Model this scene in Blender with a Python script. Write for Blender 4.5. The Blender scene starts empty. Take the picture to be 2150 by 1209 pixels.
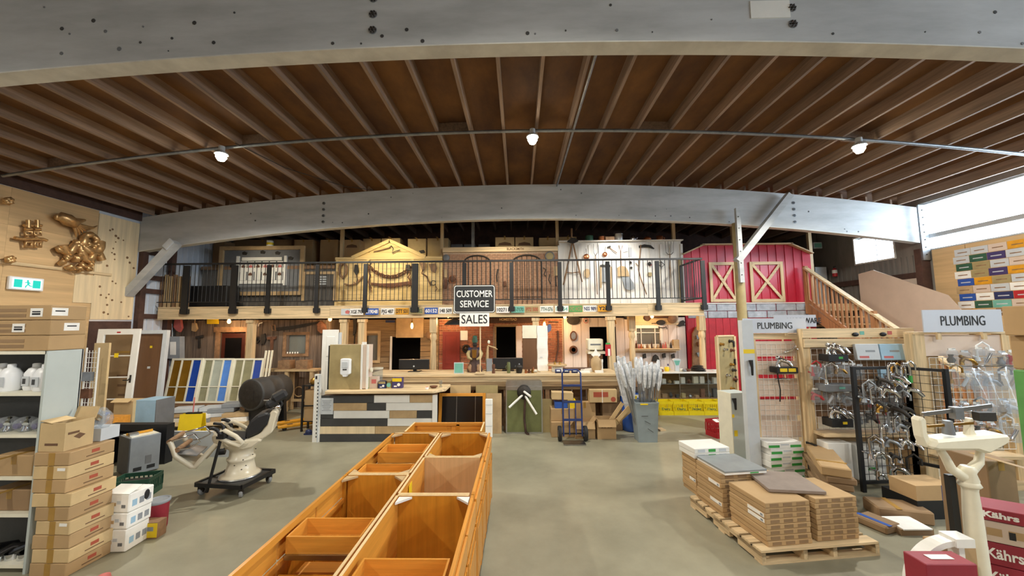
import bpy, math, random
from mathutils import Vector, Matrix, Euler
random.seed(7)
PI = math.pi
SC = bpy.context.scene
COL = SC.collection
# ---------------------------------------------------------------- camera
FPX, IW, IH = 800.0, 2150.0, 1209.0
CAM_LOC = Vector((0, 0, 2.2))
CAM_ROT = Euler((PI/2 + math.radians(5.3), math.radians(0.0), math.radians(1.0)), 'XYZ').to_matrix() @ Matrix.Rotation(-0.0075, 3, 'Z')
cd = bpy.data.cameras.new('camera'); cam = bpy.data.objects.new('camera', cd); COL.objects.link(cam)
cd.sensor_width = 36; cd.lens = 36*FPX/IW; cd.clip_end = 200; cd.clip_start = .05
cam.matrix_world = Matrix.Translation(CAM_LOC) @ CAM_ROT.to_4x4()
SC.camera = cam
# ---------------------------------------------------------------- world and exposure
wd = bpy.data.worlds.new('overcast_sky'); SC.world = wd; wd.use_nodes = True
bg = wd.node_tree.nodes['Background']; bg.inputs[0].default_value = (.74, .86, 1, 1); bg.inputs[1].default_value = 20
SC.view_settings.view_transform = 'Standard'; SC.view_settings.look = 'None'
SC.view_settings.exposure = 0.0; SC.view_settings.gamma = 1; SC.view_settings.use_curve_mapping = False
LAMP_W, WARM_W, SPOT_W = 600, 18, 150

def portal(name, loc, rot, sx, sy):
    l = bpy.data.lights.new(name, 'AREA'); l.shape = 'RECTANGLE'; l.size = sx; l.size_y = sy; l.cycles.is_portal = True
    o = bpy.data.objects.new(name, l); COL.objects.link(o); o.location = loc; o.rotation_euler = rot; return o
portal('window_light_portal', (9.98, 1.0, 4.45), (0, PI/2, 0), 1.3, 16.6)
portal('window_light_portal', (9.98, 10.55, 4.2), (0, PI/2, 0), .75, 1.3)

# ---------------------------------------------------------------- picture -> place helpers
def ray(x, y):
    return CAM_ROT @ Vector((x-IW/2, -(y-IH/2), -FPX))
def at_y(x, y, Y): r = ray(x, y); return CAM_LOC + r*((Y-CAM_LOC.y)/r.y)
def at_z(x, y, Z=0): r = ray(x, y); return CAM_LOC + r*((Z-CAM_LOC.z)/r.z)
def at_x(x, y, X): r = ray(x, y); return CAM_LOC + r*((X-CAM_LOC.x)/r.x)
def rect(x0, y0, x1, y1, Y):
    a = at_y(x0, (y0+y1)/2, Y); b = at_y(x1, (y0+y1)/2, Y); c = at_y((x0+x1)/2, y0, Y); d = at_y((x0+x1)/2, y1, Y)
    return a.x, b.x, d.z, c.z          # X0, X1, Z0, Z1

# ---------------------------------------------------------------- materials
def lin(c):
    if isinstance(c, str):
        c = [int(c[i:i+2], 16)/255 for i in (0, 2, 4)]
    return tuple((v/12.92 if v <= .04045 else ((v+.055)/1.055)**2.4) for v in c)
MATS = {}
def mk(name, col, rough=.6, metal=0, var=.12, scale=6, stretch=(1, 1, 1), bump=0, rnd=0, col2=None, spec=.5, emit=0, detail=5, coat=0):
    m = bpy.data.materials.new(name); m.use_nodes = True; nt = m.node_tree; N = nt.nodes; L = nt.links
    b = N['Principled BSDF']; b.inputs['Roughness'].default_value = rough; b.inputs['Metallic'].default_value = metal
    b.inputs['Specular IOR Level'].default_value = spec; b.inputs['Coat Weight'].default_value = coat
    c = lin(col)
    if var or col2 or rnd:
        tc = N.new('ShaderNodeTexCoord'); mp = N.new('ShaderNodeMapping'); nz = N.new('ShaderNodeTexNoise'); rp = N.new('ShaderNodeValToRGB')
        mp.inputs['Scale'].default_value = [s*scale for s in stretch]; nz.inputs['Scale'].default_value = 1; nz.inputs['Detail'].default_value = detail
        nz.inputs['Roughness'].default_value = .62
        L.new(tc.outputs['Object'], mp.inputs[0]); L.new(nz.outputs['Fac'], rp.inputs[0])
        if rnd:
            oi = N.new('ShaderNodeObjectInfo'); ad = N.new('ShaderNodeVectorMath'); ad.operation = 'ADD'
            sc_ = N.new('ShaderNodeVectorMath'); sc_.operation = 'SCALE'; sc_.inputs[0].default_value = (37, 53, 71); L.new(oi.outputs['Random'], sc_.inputs['Scale'])
            L.new(mp.outputs[0], ad.inputs[0]); L.new(sc_.outputs[0], ad.inputs[1]); L.new(ad.outputs[0], nz.inputs['Vector'])
        else:
            L.new(mp.outputs[0], nz.inputs['Vector'])
        e = rp.color_ramp.elements
        e[0].position = .32; e[1].position = .68
        c2 = lin(col2) if col2 else tuple(min(1, v*(1+var)) for v in c)
        e[0].color = (*[v*(1-var) for v in c], 1); e[1].color = (*c2, 1)
        out = rp.outputs[0]
        if rnd:
            hs = N.new('ShaderNodeHueSaturation'); mr = N.new('ShaderNodeMapRange'); mr.inputs[3].default_value = 1-rnd; mr.inputs[4].default_value = 1+rnd
            L.new(oi.outputs['Random'], mr.inputs[0]); L.new(mr.outputs[0], hs.inputs['Value']); L.new(out, hs.inputs['Color']); out = hs.outputs[0]
        L.new(out, b.inputs['Base Color'])
        if bump:
            bp = N.new('ShaderNodeBump'); bp.inputs['Strength'].default_value = bump; bp.inputs['Distance'].default_value = .01
            L.new(nz.outputs['Fac'], bp.inputs['Height']); L.new(bp.outputs[0], b.inputs['Normal'])
    else:
        b.inputs['Base Color'].default_value = (*c, 1)
    if emit:
        b.inputs['Emission Color'].default_value = (*c, 1); b.inputs['Emission Strength'].default_value = emit
    MATS[name] = m; return m
def wood(name, col, axis='z', rough=.6, var=.28, rnd=.12, scale=5, bump=.15, **k):
    st = {'x': (.12, 2.2, 2.2), 'y': (2.2, .12, 2.2), 'z': (2.2, 2.2, .12)}[axis]
    return mk(name, col, rough, var=var, scale=scale*2, stretch=st, bump=bump, rnd=rnd, **k)
def glassmat(name, tint=(1, 1, 1), refl=.06, rough=.02, alpha=0):
    m = bpy.data.materials.new(name); m.use_nodes = True; nt = m.node_tree; N = nt.nodes; L = nt.links
    N.remove(N['Principled BSDF']); out = N['Material Output']
    tr = N.new('ShaderNodeBsdfTransparent'); tr.inputs[0].default_value = (*tint, 1)
    gl = N.new('ShaderNodeBsdfGlossy'); gl.inputs['Roughness'].default_value = rough
    fr = N.new('ShaderNodeFresnel'); fr.inputs[0].default_value = 1.45
    ge = N.new('ShaderNodeNewGeometry'); sb = N.new('ShaderNodeMath'); sb.operation = 'SUBTRACT'; sb.inputs[0].default_value = 1; L.new(ge.outputs['Backfacing'], sb.inputs[1]); mu = N.new('ShaderNodeMath'); mu.operation = 'MULTIPLY'; L.new(sb.outputs[0], mu.inputs[0]); L.new(fr.outputs[0], mu.inputs[1])
    mx = N.new('ShaderNodeMixShader'); L.new(mu.outputs[0], mx.inputs[0]); L.new(tr.outputs[0], mx.inputs[1]); L.new(gl.outputs[0], mx.inputs[2])
    last = mx
    if alpha:
        df = N.new('ShaderNodeBsdfDiffuse'); df.inputs[0].default_value = (.8, .82, .85, 1); m2 = N.new('ShaderNodeMixShader'); m2.inputs[0].default_value = alpha
        L.new(mx.outputs[0], m2.inputs[1]); L.new(df.outputs[0], m2.inputs[2]); last = m2
    L.new(last.outputs[0], out.inputs[0]); MATS[name] = m; return m
def emitmat(name, col, s):
    m = bpy.data.materials.new(name); m.use_nodes = True; N = m.node_tree.nodes; N.remove(N['Principled BSDF'])
    e = N.new('ShaderNodeEmission'); e.inputs[0].default_value = (*lin(col), 1); e.inputs[1].default_value = s
    m.node_tree.links.new(e.outputs[0], N['Material Output'].inputs[0]); MATS[name] = m; return m

mk('concrete', '8c8873', .4, var=.2, scale=.9, col2='9f9a84', detail=9, bump=.04)
mk('beam_paint', 'b0b2b2', .55, var=.16, scale=2.5, stretch=(.35, 1, 1.6), col2='c0c2c3', bump=.1, detail=8)
mk('beam_under_bounce', 'cccac2', .6, var=.15, scale=3)  # lighter than the beam faces: floor bounce light put into the colour
mk('roof_deck', '5f3c24', .8, var=.3, scale=1.6, stretch=(1, .5, 1), col2='7c5429')
wood('joist_wood', '8d7562', 'y', .75)
mk('dark_steel', '2a2b2d', .5, .5, var=.1)
mk('black', '141416', .5, var=0)
mk('black_gloss', '101012', .18, var=0)
mk('black_fabric', '17171a', .55, var=.2, scale=20)
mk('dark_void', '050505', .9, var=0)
wood('plywood', 'cbaa7c', 'y', .65, var=.14, scale=2.2, rnd=.06)
wood('plywood_pale', 'e0cba5', 'z', .65, var=.14, scale=2.5, rnd=.06)
mk('knot', '7a5a3a', .7, var=.3)
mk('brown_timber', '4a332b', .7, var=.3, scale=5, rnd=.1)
mk('siding_pale', 'ccd3de', .4, .2, var=.08, scale=2)
mk('siding_dark', '7b7670', .6, var=.25, scale=2, stretch=(1, 1, .3))
wood('pine_x', 'd3ba92', 'x', .55, rnd=.08); wood('stair_wood', 'ad7c54', 'z', .55); wood('pine_y', 'd3ba92', 'y', .55, rnd=.08); wood('pine_z', 'd0b68c', 'z', .55, rnd=.08)
wood('barn_z', '635347', 'z', .8, var=.4, rnd=.25, col2='7b6a5b'); wood('barn_x', '8c7151', 'x', .8, var=.35, rnd=.22, col2='a08560')
wood('barn_grey', '5b5752', 'z', .8, var=.35, rnd=.2)
wood('yellow_siding', 'd9bc82', 'x', .6, var=.14, rnd=.06)
mk('brick_up', 'ad8468', .85, var=.3, scale=14, rnd=.1); mk('brick', '9a6044', .85, var=.35, scale=12, rnd=.25, bump=.3)
mk('mortar', 'c3ab90', .95, var=.2, scale=20)
wood('white_board', 'e3e0da', 'z', .5, var=.1, rnd=.05); wood('white_board_g', 'dccfc6', 'z', .5, var=.1, rnd=.06)
mk('barn_red', 'c0243c', .32, .0, var=.08, scale=2, rnd=.04); mk('barn_red_wood', 'b92332', .5, var=.14, rnd=.06)
mk('stone', 'a9afba', .7, var=.25, scale=5, bump=.5, rnd=.08, col2='c0c5ce')
wood('cherry_x', 'd2903a', 'x', .34, var=.16, rnd=.06); wood('cherry_y', 'd2903a', 'y', .34, var=.16, rnd=.06); wood('cherry_z', 'c48228', 'z', .36, var=.16, rnd=.06)
wood('maple_z', 'cfa878', 'z', .4, var=.1, rnd=.04); wood('edge_wood', 'd9bb8a', 'y', .5, var=.12)
mk('card', 'b3946a', .85, var=.07, scale=3, rnd=.09); mk('card_dark', '8f7455', .85, var=.1, scale=3, rnd=.08); mk('card_pale', 'c6ab7e', .85, var=.07, rnd=.07)
mk('tape', 'a37d3a', .35, var=.1); mk('card_ink', '6b4f38', .85, var=0); mk('red_ink', 'a8503a', .8, var=0)
mk('paper', 'eceae4', .7, var=.06); mk('white_paint', 'e6e5df', .4, var=.05, scale=3); mk('white_plastic', 'e9ebee', .3, var=0)
mk('grey_panel', 'b9c1bd', .45, var=.05, scale=2); mk('light_grey', 'c2c7cb', .5, var=.05); mk('grey', '8c9196', .5, var=.08); mk('mid_grey', '6e7073', .55, var=.1)
mk('dark_grey', '3d3d3d', .6, var=.15, rnd=.06); mk('steel', 'b4b6b8', .28, 1, var=.08, scale=10); mk('chrome', 'd6d8dc', .12, 1, var=0); mk('galv', '8e9296', .4, .7, var=.2, scale=8)
mk('gold', 'c39c6a', .34, .7, var=.2, scale=14); mk('brass', 'a8803e', .3, .9, var=.2); mk('copper', 'b3724c', .3, .85, var=.2); mk('rust', '6e4a36', .8, .3, var=.35, scale=12)
mk('iron', '3b3733', .6, .6, var=.25, scale=12); mk('tool_wood', '8a6a4c', .7, var=.3, scale=10); mk('cream_enamel', 'd9d0ba', .28, var=.06, scale=5, col2='cfc4aa'); mk('cream', 'e3dec9', .35, var=.06)
mk('yellow', 'e6c619', .45, var=.05); mk('yellow_crate', 'ddc60f', .45, var=.05, rnd=.03); mk('orange_paint', 'd99a22', .4, var=.12, scale=8); mk('blue', '2b55a8', .4, var=.1); mk('pale_blue', '9dbfd6', .45, var=.06)
mk('green', '3c9c46', .5, var=.1); mk('green_dark', '2f5a45', .5, var=.15); mk('green_paint', '5c9a54', .4, var=.08); mk('red', 'b0232a', .45, var=.1); mk('red_box', '8f2433', .6, var=.08); mk('pink_red', 'c46a66', .6, var=.1)
mk('navy', '26325e', .45, var=.1); mk('purple', '3f3566', .5, var=.1); mk('teal', '6fb0a0', .5, var=.1); mk('olive', '6b7048', .35, .2, var=.2, scale=3); mk('olive_panel', 'a08f63', .6, var=.1)
mk('tile_grey', '868b8c', .4, var=.12, scale=4); mk('tile_brown', '8a7d74', .45, var=.12, scale=6); mk('tan', 'b79b72', .6, var=.15, scale=4); mk('rose_board', 'd3bfae', .6, var=.06, scale=2, rnd=.04)
mk('door_red', '7a2c22', .4, var=.12, scale=4); mk('door_dark', '4a2219', .4, var=.12); mk('door_brown', '6a4a30', .55, var=.12, scale=4, stretch=(2, 2, .3)); mk('ink', '1c1c1e', .6, var=0); mk('sign_grey', 'c3c8d2', .5, var=0); mk('sign_black', '25282a', .5, var=0)
mk('blue_truck', '2c3e74', .35, .2, var=.06); mk('rubber', '1d1d1f', .75, var=0); mk('silver_wrap', 'c7cbd2', .3, .5, var=.3, scale=30, bump=.5); mk('mid_bin', '8b979c', .5, var=.08, scale=3)
mk('bag_plastic', 'd5dae0', .25, .1, var=.3, scale=18, bump=.6, col2='f0f3f6')
glassmat('glass', (.96, .98, .98)); glassmat('dusty_glass', (.8, .86, .88), alpha=.12); glassmat('amber_glass', (.75, .52, .12), alpha=.08); glassmat('smoke_glass', (.68, .66, .5), alpha=.15); glassmat('clear_wrap', (.9, .93, .96), rough=.12, alpha=.13)
mk('blue_glass', '24479e', .12, var=.1); mk('bright_blue_glass', '4f86d8', .12, var=.1)
mk('amber_pane', '7d5a1c', .1, var=.2, scale=3); mk('smoke_pane', '8d8a6c', .1, var=.2, scale=3); mk('pearl_pane', 'aab0a4', .12, var=.15, scale=3)
emitmat('lamp_glow', 'fff6dc', 60); emitmat('warm_glow', 'ffb25e', 26); emitmat('exit_green', '2fc9b5', 1.3); emitmat('exit_white', 'f2ffff', 1.3)

# ---------------------------------------------------------------- mesh builder
class MB:
    def __init__(s): s.v = []; s.f = []; s.sm = []
    def add(s, vs, fs, smooth=False):
        o = len(s.v); s.v += [tuple(v) for v in vs]; s.f += [tuple(i+o for i in f) for f in fs]; s.sm += [smooth]*len(fs); return s
    def box(s, c, d, rot=None):
        hx, hy, hz = d[0]/2, d[1]/2, d[2]/2; c = Vector(c)
        vs = [Vector((x, y, z)) for x in (-hx, hx) for y in (-hy, hy) for z in (-hz, hz)]
        if rot is not None:
            R = rot if isinstance(rot, Matrix) else Euler(rot).to_matrix()
            vs = [R @ v for v in vs]
        return s.add([v+c for v in vs], [(0, 1, 3, 2), (4, 6, 7, 5), (0, 4, 5, 1), (2, 3, 7, 6), (0, 2, 6, 4), (1, 5, 7, 3)])
    def ab(s, x0, x1, y0, y1, z0, z1):
        return s.box(((x0+x1)/2, (y0+y1)/2, (z0+z1)/2), (abs(x1-x0), abs(y1-y0), abs(z1-z0)))
    def bar(s, p0, p1, w, h, up=(0, 0, 1)):
        p0 = Vector(p0); p1 = Vector(p1); d = (p1-p0); l = d.length; d.normalize(); u = Vector(up)
        if abs(d.dot(u)) > .98: u = Vector((0, 1, 0)) if abs(d.y) < .9 else Vector((1, 0, 0))
        sd = d.cross(u).normalized(); u = sd.cross(d)
        R = Matrix((sd, d, u)).transposed()
        return s.box((p0+p1)/2, (w, l, h), R)
    def cyl(s, p0, p1, r0, r1=None, n=12, caps=True):
        r1 = r0 if r1 is None else r1; p0 = Vector(p0); p1 = Vector(p1); d = (p1-p0).normalized()
        a = d.orthogonal().normalized(); b = d.cross(a); vs = []
        for p, r in ((p0, r0), (p1, r1)):
            for i in range(n):
                t = 2*PI*i/n; vs.append(p+(a*math.cos(t)+b*math.sin(t))*r)
        s.add(vs, [(i, (i+1) % n, n+(i+1) % n, n+i) for i in range(n)], True)
        if caps:
            s.add(vs[:n], [tuple(range(n-1, -1, -1))]); s.add(vs[n:], [tuple(range(n))])
        return s
    def tube(s, pts, r, n=8, closed=False):
        pts = [Vector(p) for p in pts]; m = len(pts); vs = []; prev = None
        rr = r if isinstance(r, (list, tuple)) else [r]*m
        for i, p in enumerate(pts):
            if closed: d = pts[(i+1) % m]-pts[i-1]
            else: d = pts[min(i+1, m-1)]-pts[max(i-1, 0)]
            d.normalize()
            a = d.orthogonal().normalized() if prev is None else (prev-d*prev.dot(d)).normalized()
            prev = a; b = d.cross(a)
            for k in range(n):
                t = 2*PI*k/n; vs.append(p+(a*math.cos(t)+b*math.sin(t))*rr[i])
        fs = []
        for i in range(m if closed else m-1):
            j = (i+1) % m
            for k in range(n): fs.append((i*n+k, i*n+(k+1) % n, j*n+(k+1) % n, j*n+k))
        s.add(vs, fs, True)
        if not closed: s.add(vs[:n], [tuple(range(n-1, -1, -1))]); s.add(vs[-n:], [tuple(range(n))])
        return s
    def lathe(s, prof, n=20, o=(0, 0, 0), axis='z'):
        o = Vector(o); vs = []
        for r, z in prof:
            for i in range(n):
                t = 2*PI*i/n; q = (r*math.cos(t), r*math.sin(t), z)
                if axis == 'y': q = (q[0], q[2], q[1])
                if axis == 'x': q = (q[2], q[0], q[1])
                vs.append(o+Vector(q))
        m = len(prof); fs = []
        for j in range(m-1):
            for i in range(n): fs.append((j*n+i, j*n+(i+1) % n, (j+1)*n+(i+1) % n, (j+1)*n+i))
        s.add(vs, fs, True)
        s.add(vs[:n], [tuple(range(n-1, -1, -1))]); s.add(vs[-n:], [tuple(range(n))]); return s
    def prism(s, poly, y0, y1):           # polygon in XZ, extruded along Y
        n = len(poly); vs = [(x, y0, z) for x, z in poly]+[(x, y1, z) for x, z in poly]
        return s.add(vs, [tuple(range(n)), tuple(range(2*n-1, n-1, -1))]+[(i, n+i, n+(i+1) % n, (i+1) % n) for i in range(n)])
    def prism_x(s, poly, x0, x1):         # polygon in YZ
        n = len(poly); vs = [(x0, y, z) for y, z in poly]+[(x1, y, z) for y, z in poly]
        return s.add(vs, [tuple(range(n-1, -1, -1)), tuple(range(n, 2*n))]+[(i, (i+1) % n, n+(i+1) % n, n+i) for i in range(n)])
    def prism_z(s, poly, z0, z1):
        n = len(poly); vs = [(x, y, z0) for x, y in poly]+[(x, y, z1) for x, y in poly]
        return s.add(vs, [tuple(range(n-1, -1, -1)), tuple(range(n, 2*n))]+[(i, (i+1) % n, n+(i+1) % n, n+i) for i in range(n)])
    def sph(s, c, r, n=10, m=7):
        if not isinstance(r, (tuple, list)): r = (r, r, r)
        c = Vector(c); vs = [c+Vector((0, 0, -r[2]))]
        for j in range(1, m):
            p = -PI/2+PI*j/m
            for i in range(n):
                t = 2*PI*i/n; vs.append(c+Vector((r[0]*math.cos(p)*math.cos(t), r[1]*math.cos(p)*math.sin(t), r[2]*math.sin(p))))
        vs.append(c+Vector((0, 0, r[2]))); fs = []; L = len(vs)-1
        for i in range(n): fs.append((0, 1+(i+1) % n, 1+i)); fs.append((L, L-n+i, L-n+(i+1) % n))
        for j in range(m-2):
            for i in range(n): fs.append((1+j*n+i, 1+j*n+(i+1) % n, 1+(j+1)*n+(i+1) % n, 1+(j+1)*n+i))
        return s.add(vs, fs, True)
    def mesh(s, name, mat):
        me = bpy.data.meshes.new(name); me.from_pydata(s.v, [], s.f); me.polygons.foreach_set('use_smooth', s.sm)
        me.materials.append(MATS[mat]); me.update(); return me
    def build(s, name, mat, parent=None, loc=(0, 0, 0), rot=(0, 0, 0), bevel=0):
        o = bpy.data.objects.new(name, s.mesh(name, mat)); COL.objects.link(o); o.parent = parent; o.location = loc; o.rotation_euler = rot
        if bevel:
            b = o.modifiers.new('bevel', 'BEVEL'); b.width = bevel; b.segments = 1; b.limit_method = 'ANGLE'
        return o
def tag(o, label=None, cat=None, group=None, kind=None):
    if label: o['label'] = label
    if cat: o['category'] = cat
    if group: o['group'] = group
    if kind: o['kind'] = kind
    return o
def T(name, label, cat, loc=(0, 0, 0), rz=0, group=None):
    o = bpy.data.objects.new(name, None); o.empty_display_size = .1; COL.objects.link(o); o.location = loc
    o.rotation_euler = rz if isinstance(rz, (tuple, list)) else (0, 0, rz)
    return tag(o, label, cat, group)
def S(name, mb, mat, parent=None, **k):
    o = mb.build(name, mat, parent, **k)
    if parent is None: o['kind'] = 'structure'
    return o
def bx(name, mat, parent, c, d, rot=None, bevel=0, **k): return MB().box((0, 0, 0), d).build(name, mat, parent, loc=c, rot=rot or (0, 0, 0), bevel=bevel, **k)
def copy_tree(o, parent=None):
    c = o.copy(); COL.objects.link(c); c.parent = parent
    for ch in list(o.children): copy_tree(ch, c)
    return c
def text(name, body, size, mat, parent, loc, rot=(PI/2, 0, 0), sx=1.0, depth=.002, bold=0, width=None):
    cu = bpy.data.curves.new(name, 'FONT'); cu.body = body; cu.align_x = 'CENTER'; cu.align_y = 'CENTER'; cu.size = size; cu.extrude = depth; cu.offset = bold; cu.resolution_u = 3
    t = bpy.data.objects.new(name, cu); COL.objects.link(t); bpy.context.view_layer.update()
    me = bpy.data.meshes.new_from_object(t.evaluated_get(bpy.context.evaluated_depsgraph_get())); bpy.data.objects.remove(t)
    if width and len(me.vertices):
        xs = [v.co.x for v in me.vertices]; sx = width/(max(xs)-min(xs))
    me.materials.clear(); me.materials.append(MATS[mat])
    o = bpy.data.objects.new(name, me); COL.objects.link(o); o.parent = parent; o.location = loc; o.rotation_euler = rot; o.scale = (sx, 1, 1); return o
def bulb_light(name, loc, w, col, r=.05, parent=None):
    l = bpy.data.lights.new(name, 'POINT'); l.energy = w; l.color = col; l.shadow_soft_size = r
    o = bpy.data.objects.new(name, l); COL.objects.link(o); o.location = loc; o.parent = parent; return o
def spot(name, loc, target, w, col, ang=1.2, r=.05, blend=.6):
    l = bpy.data.lights.new(name, 'SPOT'); l.energy = w; l.color = col; l.spot_size = ang; l.spot_blend = blend; l.shadow_soft_size = r
    o = bpy.data.objects.new(name, l); COL.objects.link(o); o.location = loc; o.rotation_euler = (Vector(target)-Vector(loc)).to_track_quat('-Z', 'Y').to_euler(); return o
# ================================================================ the shell
XL, XR, YB, YF = -9.6, 9.8, 14.0, -8.0
B1, B2 = 3.32, 9.3            # near and far arched beam, front faces
FAC = 11.2                    # facade plane of the little storefronts
MEZ = 2.69
def zb(x): return 4.79-.0077*(x-.15)**2      # underside of the arched beams
BD = .88
S('floor', MB().ab(XL-.3, XR+.3, YF-.3, YB+.3, -.2, 0), 'concrete')
# roof deck following the arch
nd = 40; prof = [(XL-.3+(XR-XL+.6)*i/nd) for i in range(nd+1)]
m = MB(); poly = [(x, zb(x)+BD+.2) for x in prof]+[(x, zb(x)+BD+.34) for x in reversed(prof)]; m.prism(poly, YF-.3, YB+.3)
roof = S('ceiling', m, 'roof_deck')
jm = {}
k = 0; x = -9.25
while x < 9.7:
    for (y0, y1) in ((-2.2, B1), (B1+.18, B2), (B2+.18, YB)):
        L_ = y1-y0
        key = round(L_, 3)
        if key not in jm: jm[key] = MB().ab(-.024, .024, 0, L_, 0, .2).mesh('joist', 'joist_wood')
        o = bpy.data.objects.new('joist', jm[key]); COL.objects.link(o); o.parent = roof; o.location = (x, y0, zb(x)+BD+.005)
    # solid blocking at mid bay in alternating gaps
    if k % 6 in (1,):
        MB().ab(.024, .576, -.02, .02, 0, .19).build('blocking', 'joist_wood', roof, loc=(x, 6.62, zb(x+.3)+BD-.01), rot=(0, math.atan(.0154*(x+.15)), 0))
    x += .6; k += 1
def arch_beam(y, name):
    m = MB(); n = 48; xs = [XL+.02+(XR-XL-.04)*i/n for i in range(n+1)]
    m.prism([(a, zb(a)+.012) for a in xs]+[(a, zb(a)+BD) for a in reversed(xs)], y, y+.17)
    b = S(name, m, 'beam_paint')
    m = MB(); m.prism([(a, zb(a)) for a in xs]+[(a, zb(a)+.012) for a in reversed(xs)], y-.004, y+.174); m.build('bounce_tint_strip', 'beam_under_bounce', b)
    return b
beam_near = arch_beam(B1, 'arched_beam'); beam_far = arch_beam(B2, 'arched_beam')
for bm_, yy, xs in ((beam_near, B1, (2.55, -1.35)), (beam_far, B2, (-4.9, 6.8))):
    for x0 in xs:
        for j in range(4):
            z = zb(x0)+.18+j*.16
            m = MB().cyl((0, 0, 0), (0, -.006, 0), .04, n=12); m.build('washer_plate', 'galv', bm_, loc=(x0, yy, z))
            m = MB().cyl((0, 0, 0), (0, -.02, 0), .012, n=6)
            for q in range(6): t = q*PI/3; m.cyl((.028*math.cos(t), 0, .028*math.sin(t)), (.028*math.cos(t), -.012, .028*math.sin(t)), .006, n=6)
            m.build('bolt', 'iron', bm_, loc=(x0, yy-.006, z))
random.seed(12)
for bm_, yy, n_ in ((beam_near, B1, 34), (beam_far, B2, 22)):
    for i in range(n_):
        x0 = random.uniform(-4.6, 4.6) if yy == B1 else random.uniform(-9, 9); MB().cyl((0, 0, 0), (0, -.004, 0), .006+.016*random.random(), n=7).build('nail_hole', 'dark_grey' if i % 3 else 'mid_grey', bm_, loc=(x0, yy, zb(x0)+(.05+.1*random.random() if i % 2 else .1+.7*random.random())))
bx('patch_plate', 'white_paint', beam_near, (2.35, B1-.004, zb(2.3)+.32), (.36, .008, .17))
# walls
def wall_rects(name, axis, pos, th, u0, u1, z0, z1, holes, mat):
    """a wall with rectangular holes cut out, built from abutting boxes"""
    us = sorted({u0, u1}|{h[0] for h in holes}|{h[1] for h in holes}); zs = sorted({z0, z1}|{h[2] for h in holes}|{h[3] for h in holes}); m = MB()
    for a, b in zip(us, us[1:]):
        for c, d in zip(zs, zs[1:]):
            mu, mz = (a+b)/2, (c+d)/2
            if any(h[0] < mu < h[1] and h[2] < mz < h[3] for h in holes): continue
            if axis == 'x': m.ab(pos, pos+th, a, b, c, d)
            else: m.ab(a, b, pos, pos+th, c, d)
    return S(name, m, mat)
wl = wall_rects('wall_left', 'x', XL-.2, .2, YF, YB, 0, 5.6, [], 'siding_pale')
HOLE = (-7.2, 9.28, 3.86, 5.02); HOLE2 = (9.98, 11.12, 3.84, 4.56)
wr = wall_rects('wall_right', 'x', XR, .2, YF, YB, 0, 5.6, [HOLE, HOLE2], 'siding_dark')
S('wall_back', MB().ab(XL-.2, XR+.2, YB, YB+.2, 0, 6), 'brown_timber')
S('wall_front', MB().ab(XL-.2, XR+.2, YF-.2, YF, 0, 6), 'rose_board')
# long clerestory window in the right wall: panes, mullion rail, posts
w1 = S('window_1', MB().ab(XR+.06, XR+.12, HOLE[0], HOLE[1], 4.16, 4.26), 'light_grey')
y = HOLE[0]
while y < HOLE[1]-.1:
    y2 = min(y+2.06, HOLE[1])
    MB().ab(XR+.085, XR+.09, y+.02, y2-.02, 3.9, 4.16).build('pane', 'glass', w1); MB().ab(XR+.085, XR+.09, y+.02, y2-.02, 4.26, 4.98).build('pane', 'glass', w1)
    y = y2
MB().ab(XR+.05, XR+.13, HOLE[0], HOLE[1], HOLE[2], HOLE[2]+.04).build('window_sill', 'light_grey', w1)
MB().ab(XR+.05, XR+.13, HOLE[0], HOLE[1], HOLE[3]-.04, HOLE[3]).build('window_head', 'light_grey', w1)
w2 = S('window_2', MB().ab(XR-.02, XR+.13, HOLE2[0]-.04, HOLE2[0], HOLE2[2], HOLE2[3]).ab(XR-.02, XR+.13, HOLE2[1], HOLE2[1]+.04, HOLE2[2], HOLE2[3]).ab(XR-.02, XR+.13, HOLE2[0]-.04, HOLE2[1]+.04, HOLE2[3], HOLE2[3]+.04).ab(XR-.02, XR+.13, HOLE2[0]-.04, HOLE2[1]+.04, HOLE2[2]-.04, HOLE2[2]), 'white_paint')
for a, b in ((HOLE2[0], 10.54), (10.56, HOLE2[1])): MB().ab(XR+.085, XR+.09, a, b, HOLE2[2], HOLE2[3]).build('pane', 'glass', w2)
MB().ab(XR+.08, XR+.1, 10.54, 10.56, HOLE2[2], HOLE2[3]).build('mullion', 'white_paint', w2)
# left wall: plywood sheets, pale sheets with knots, trim board, brown framing beyond the beam
def xl_rect(x0, y0, x1, y1, X=XL):
    a = at_x(x0, (y0+y1)/2, X); b = at_x(x1, (y0+y1)/2, X); return a.y, b.y
y = 4.4
for i, y2 in enumerate((5.62, 6.84, 8.35)):
    for z0, z1 in ((0.02, 1.2), (1.2, 2.4), (2.4, 3.45), (3.45, 4.12), (4.12, 4.84)):
        MB().ab(0, .022, 0, y2-y-.002, 0, z1-z0-.002).build('plywood_sheet', 'plywood', wl, loc=(XL+.001, y, z0))
    y = y2
MB().ab(0, .03, 0, .93, 0, 2.42).build('plywood_sheet', 'plywood_pale', wl, loc=(XL+.001, 8.355, 2.36))
MB().ab(0, .014, 0, .36, 0, .62).build('plywood_sheet', 'plywood_pale', wl, loc=(XL+.024, 7.99, 2.72))
MB().ab(0, .022, 0, .93, 0, 2.3).build('plywood_sheet', 'brown_timber', wl, loc=(XL+.001, 8.355, .02))
bx('trim_board', 'pine_y', wl, (XL+.045, 7.0, 3.4), (.04, 3.4, .06))
for i in range(26):
    yy = 8.42+.82*random.random(); zz = 2.42+2.2*random.random()
    MB().cyl((0, 0, 0), (.003, 0, 0), .014+.018*random.random(), n=8).build('knot', 'knot', wl, loc=(XL+.031, yy, zz))
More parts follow.
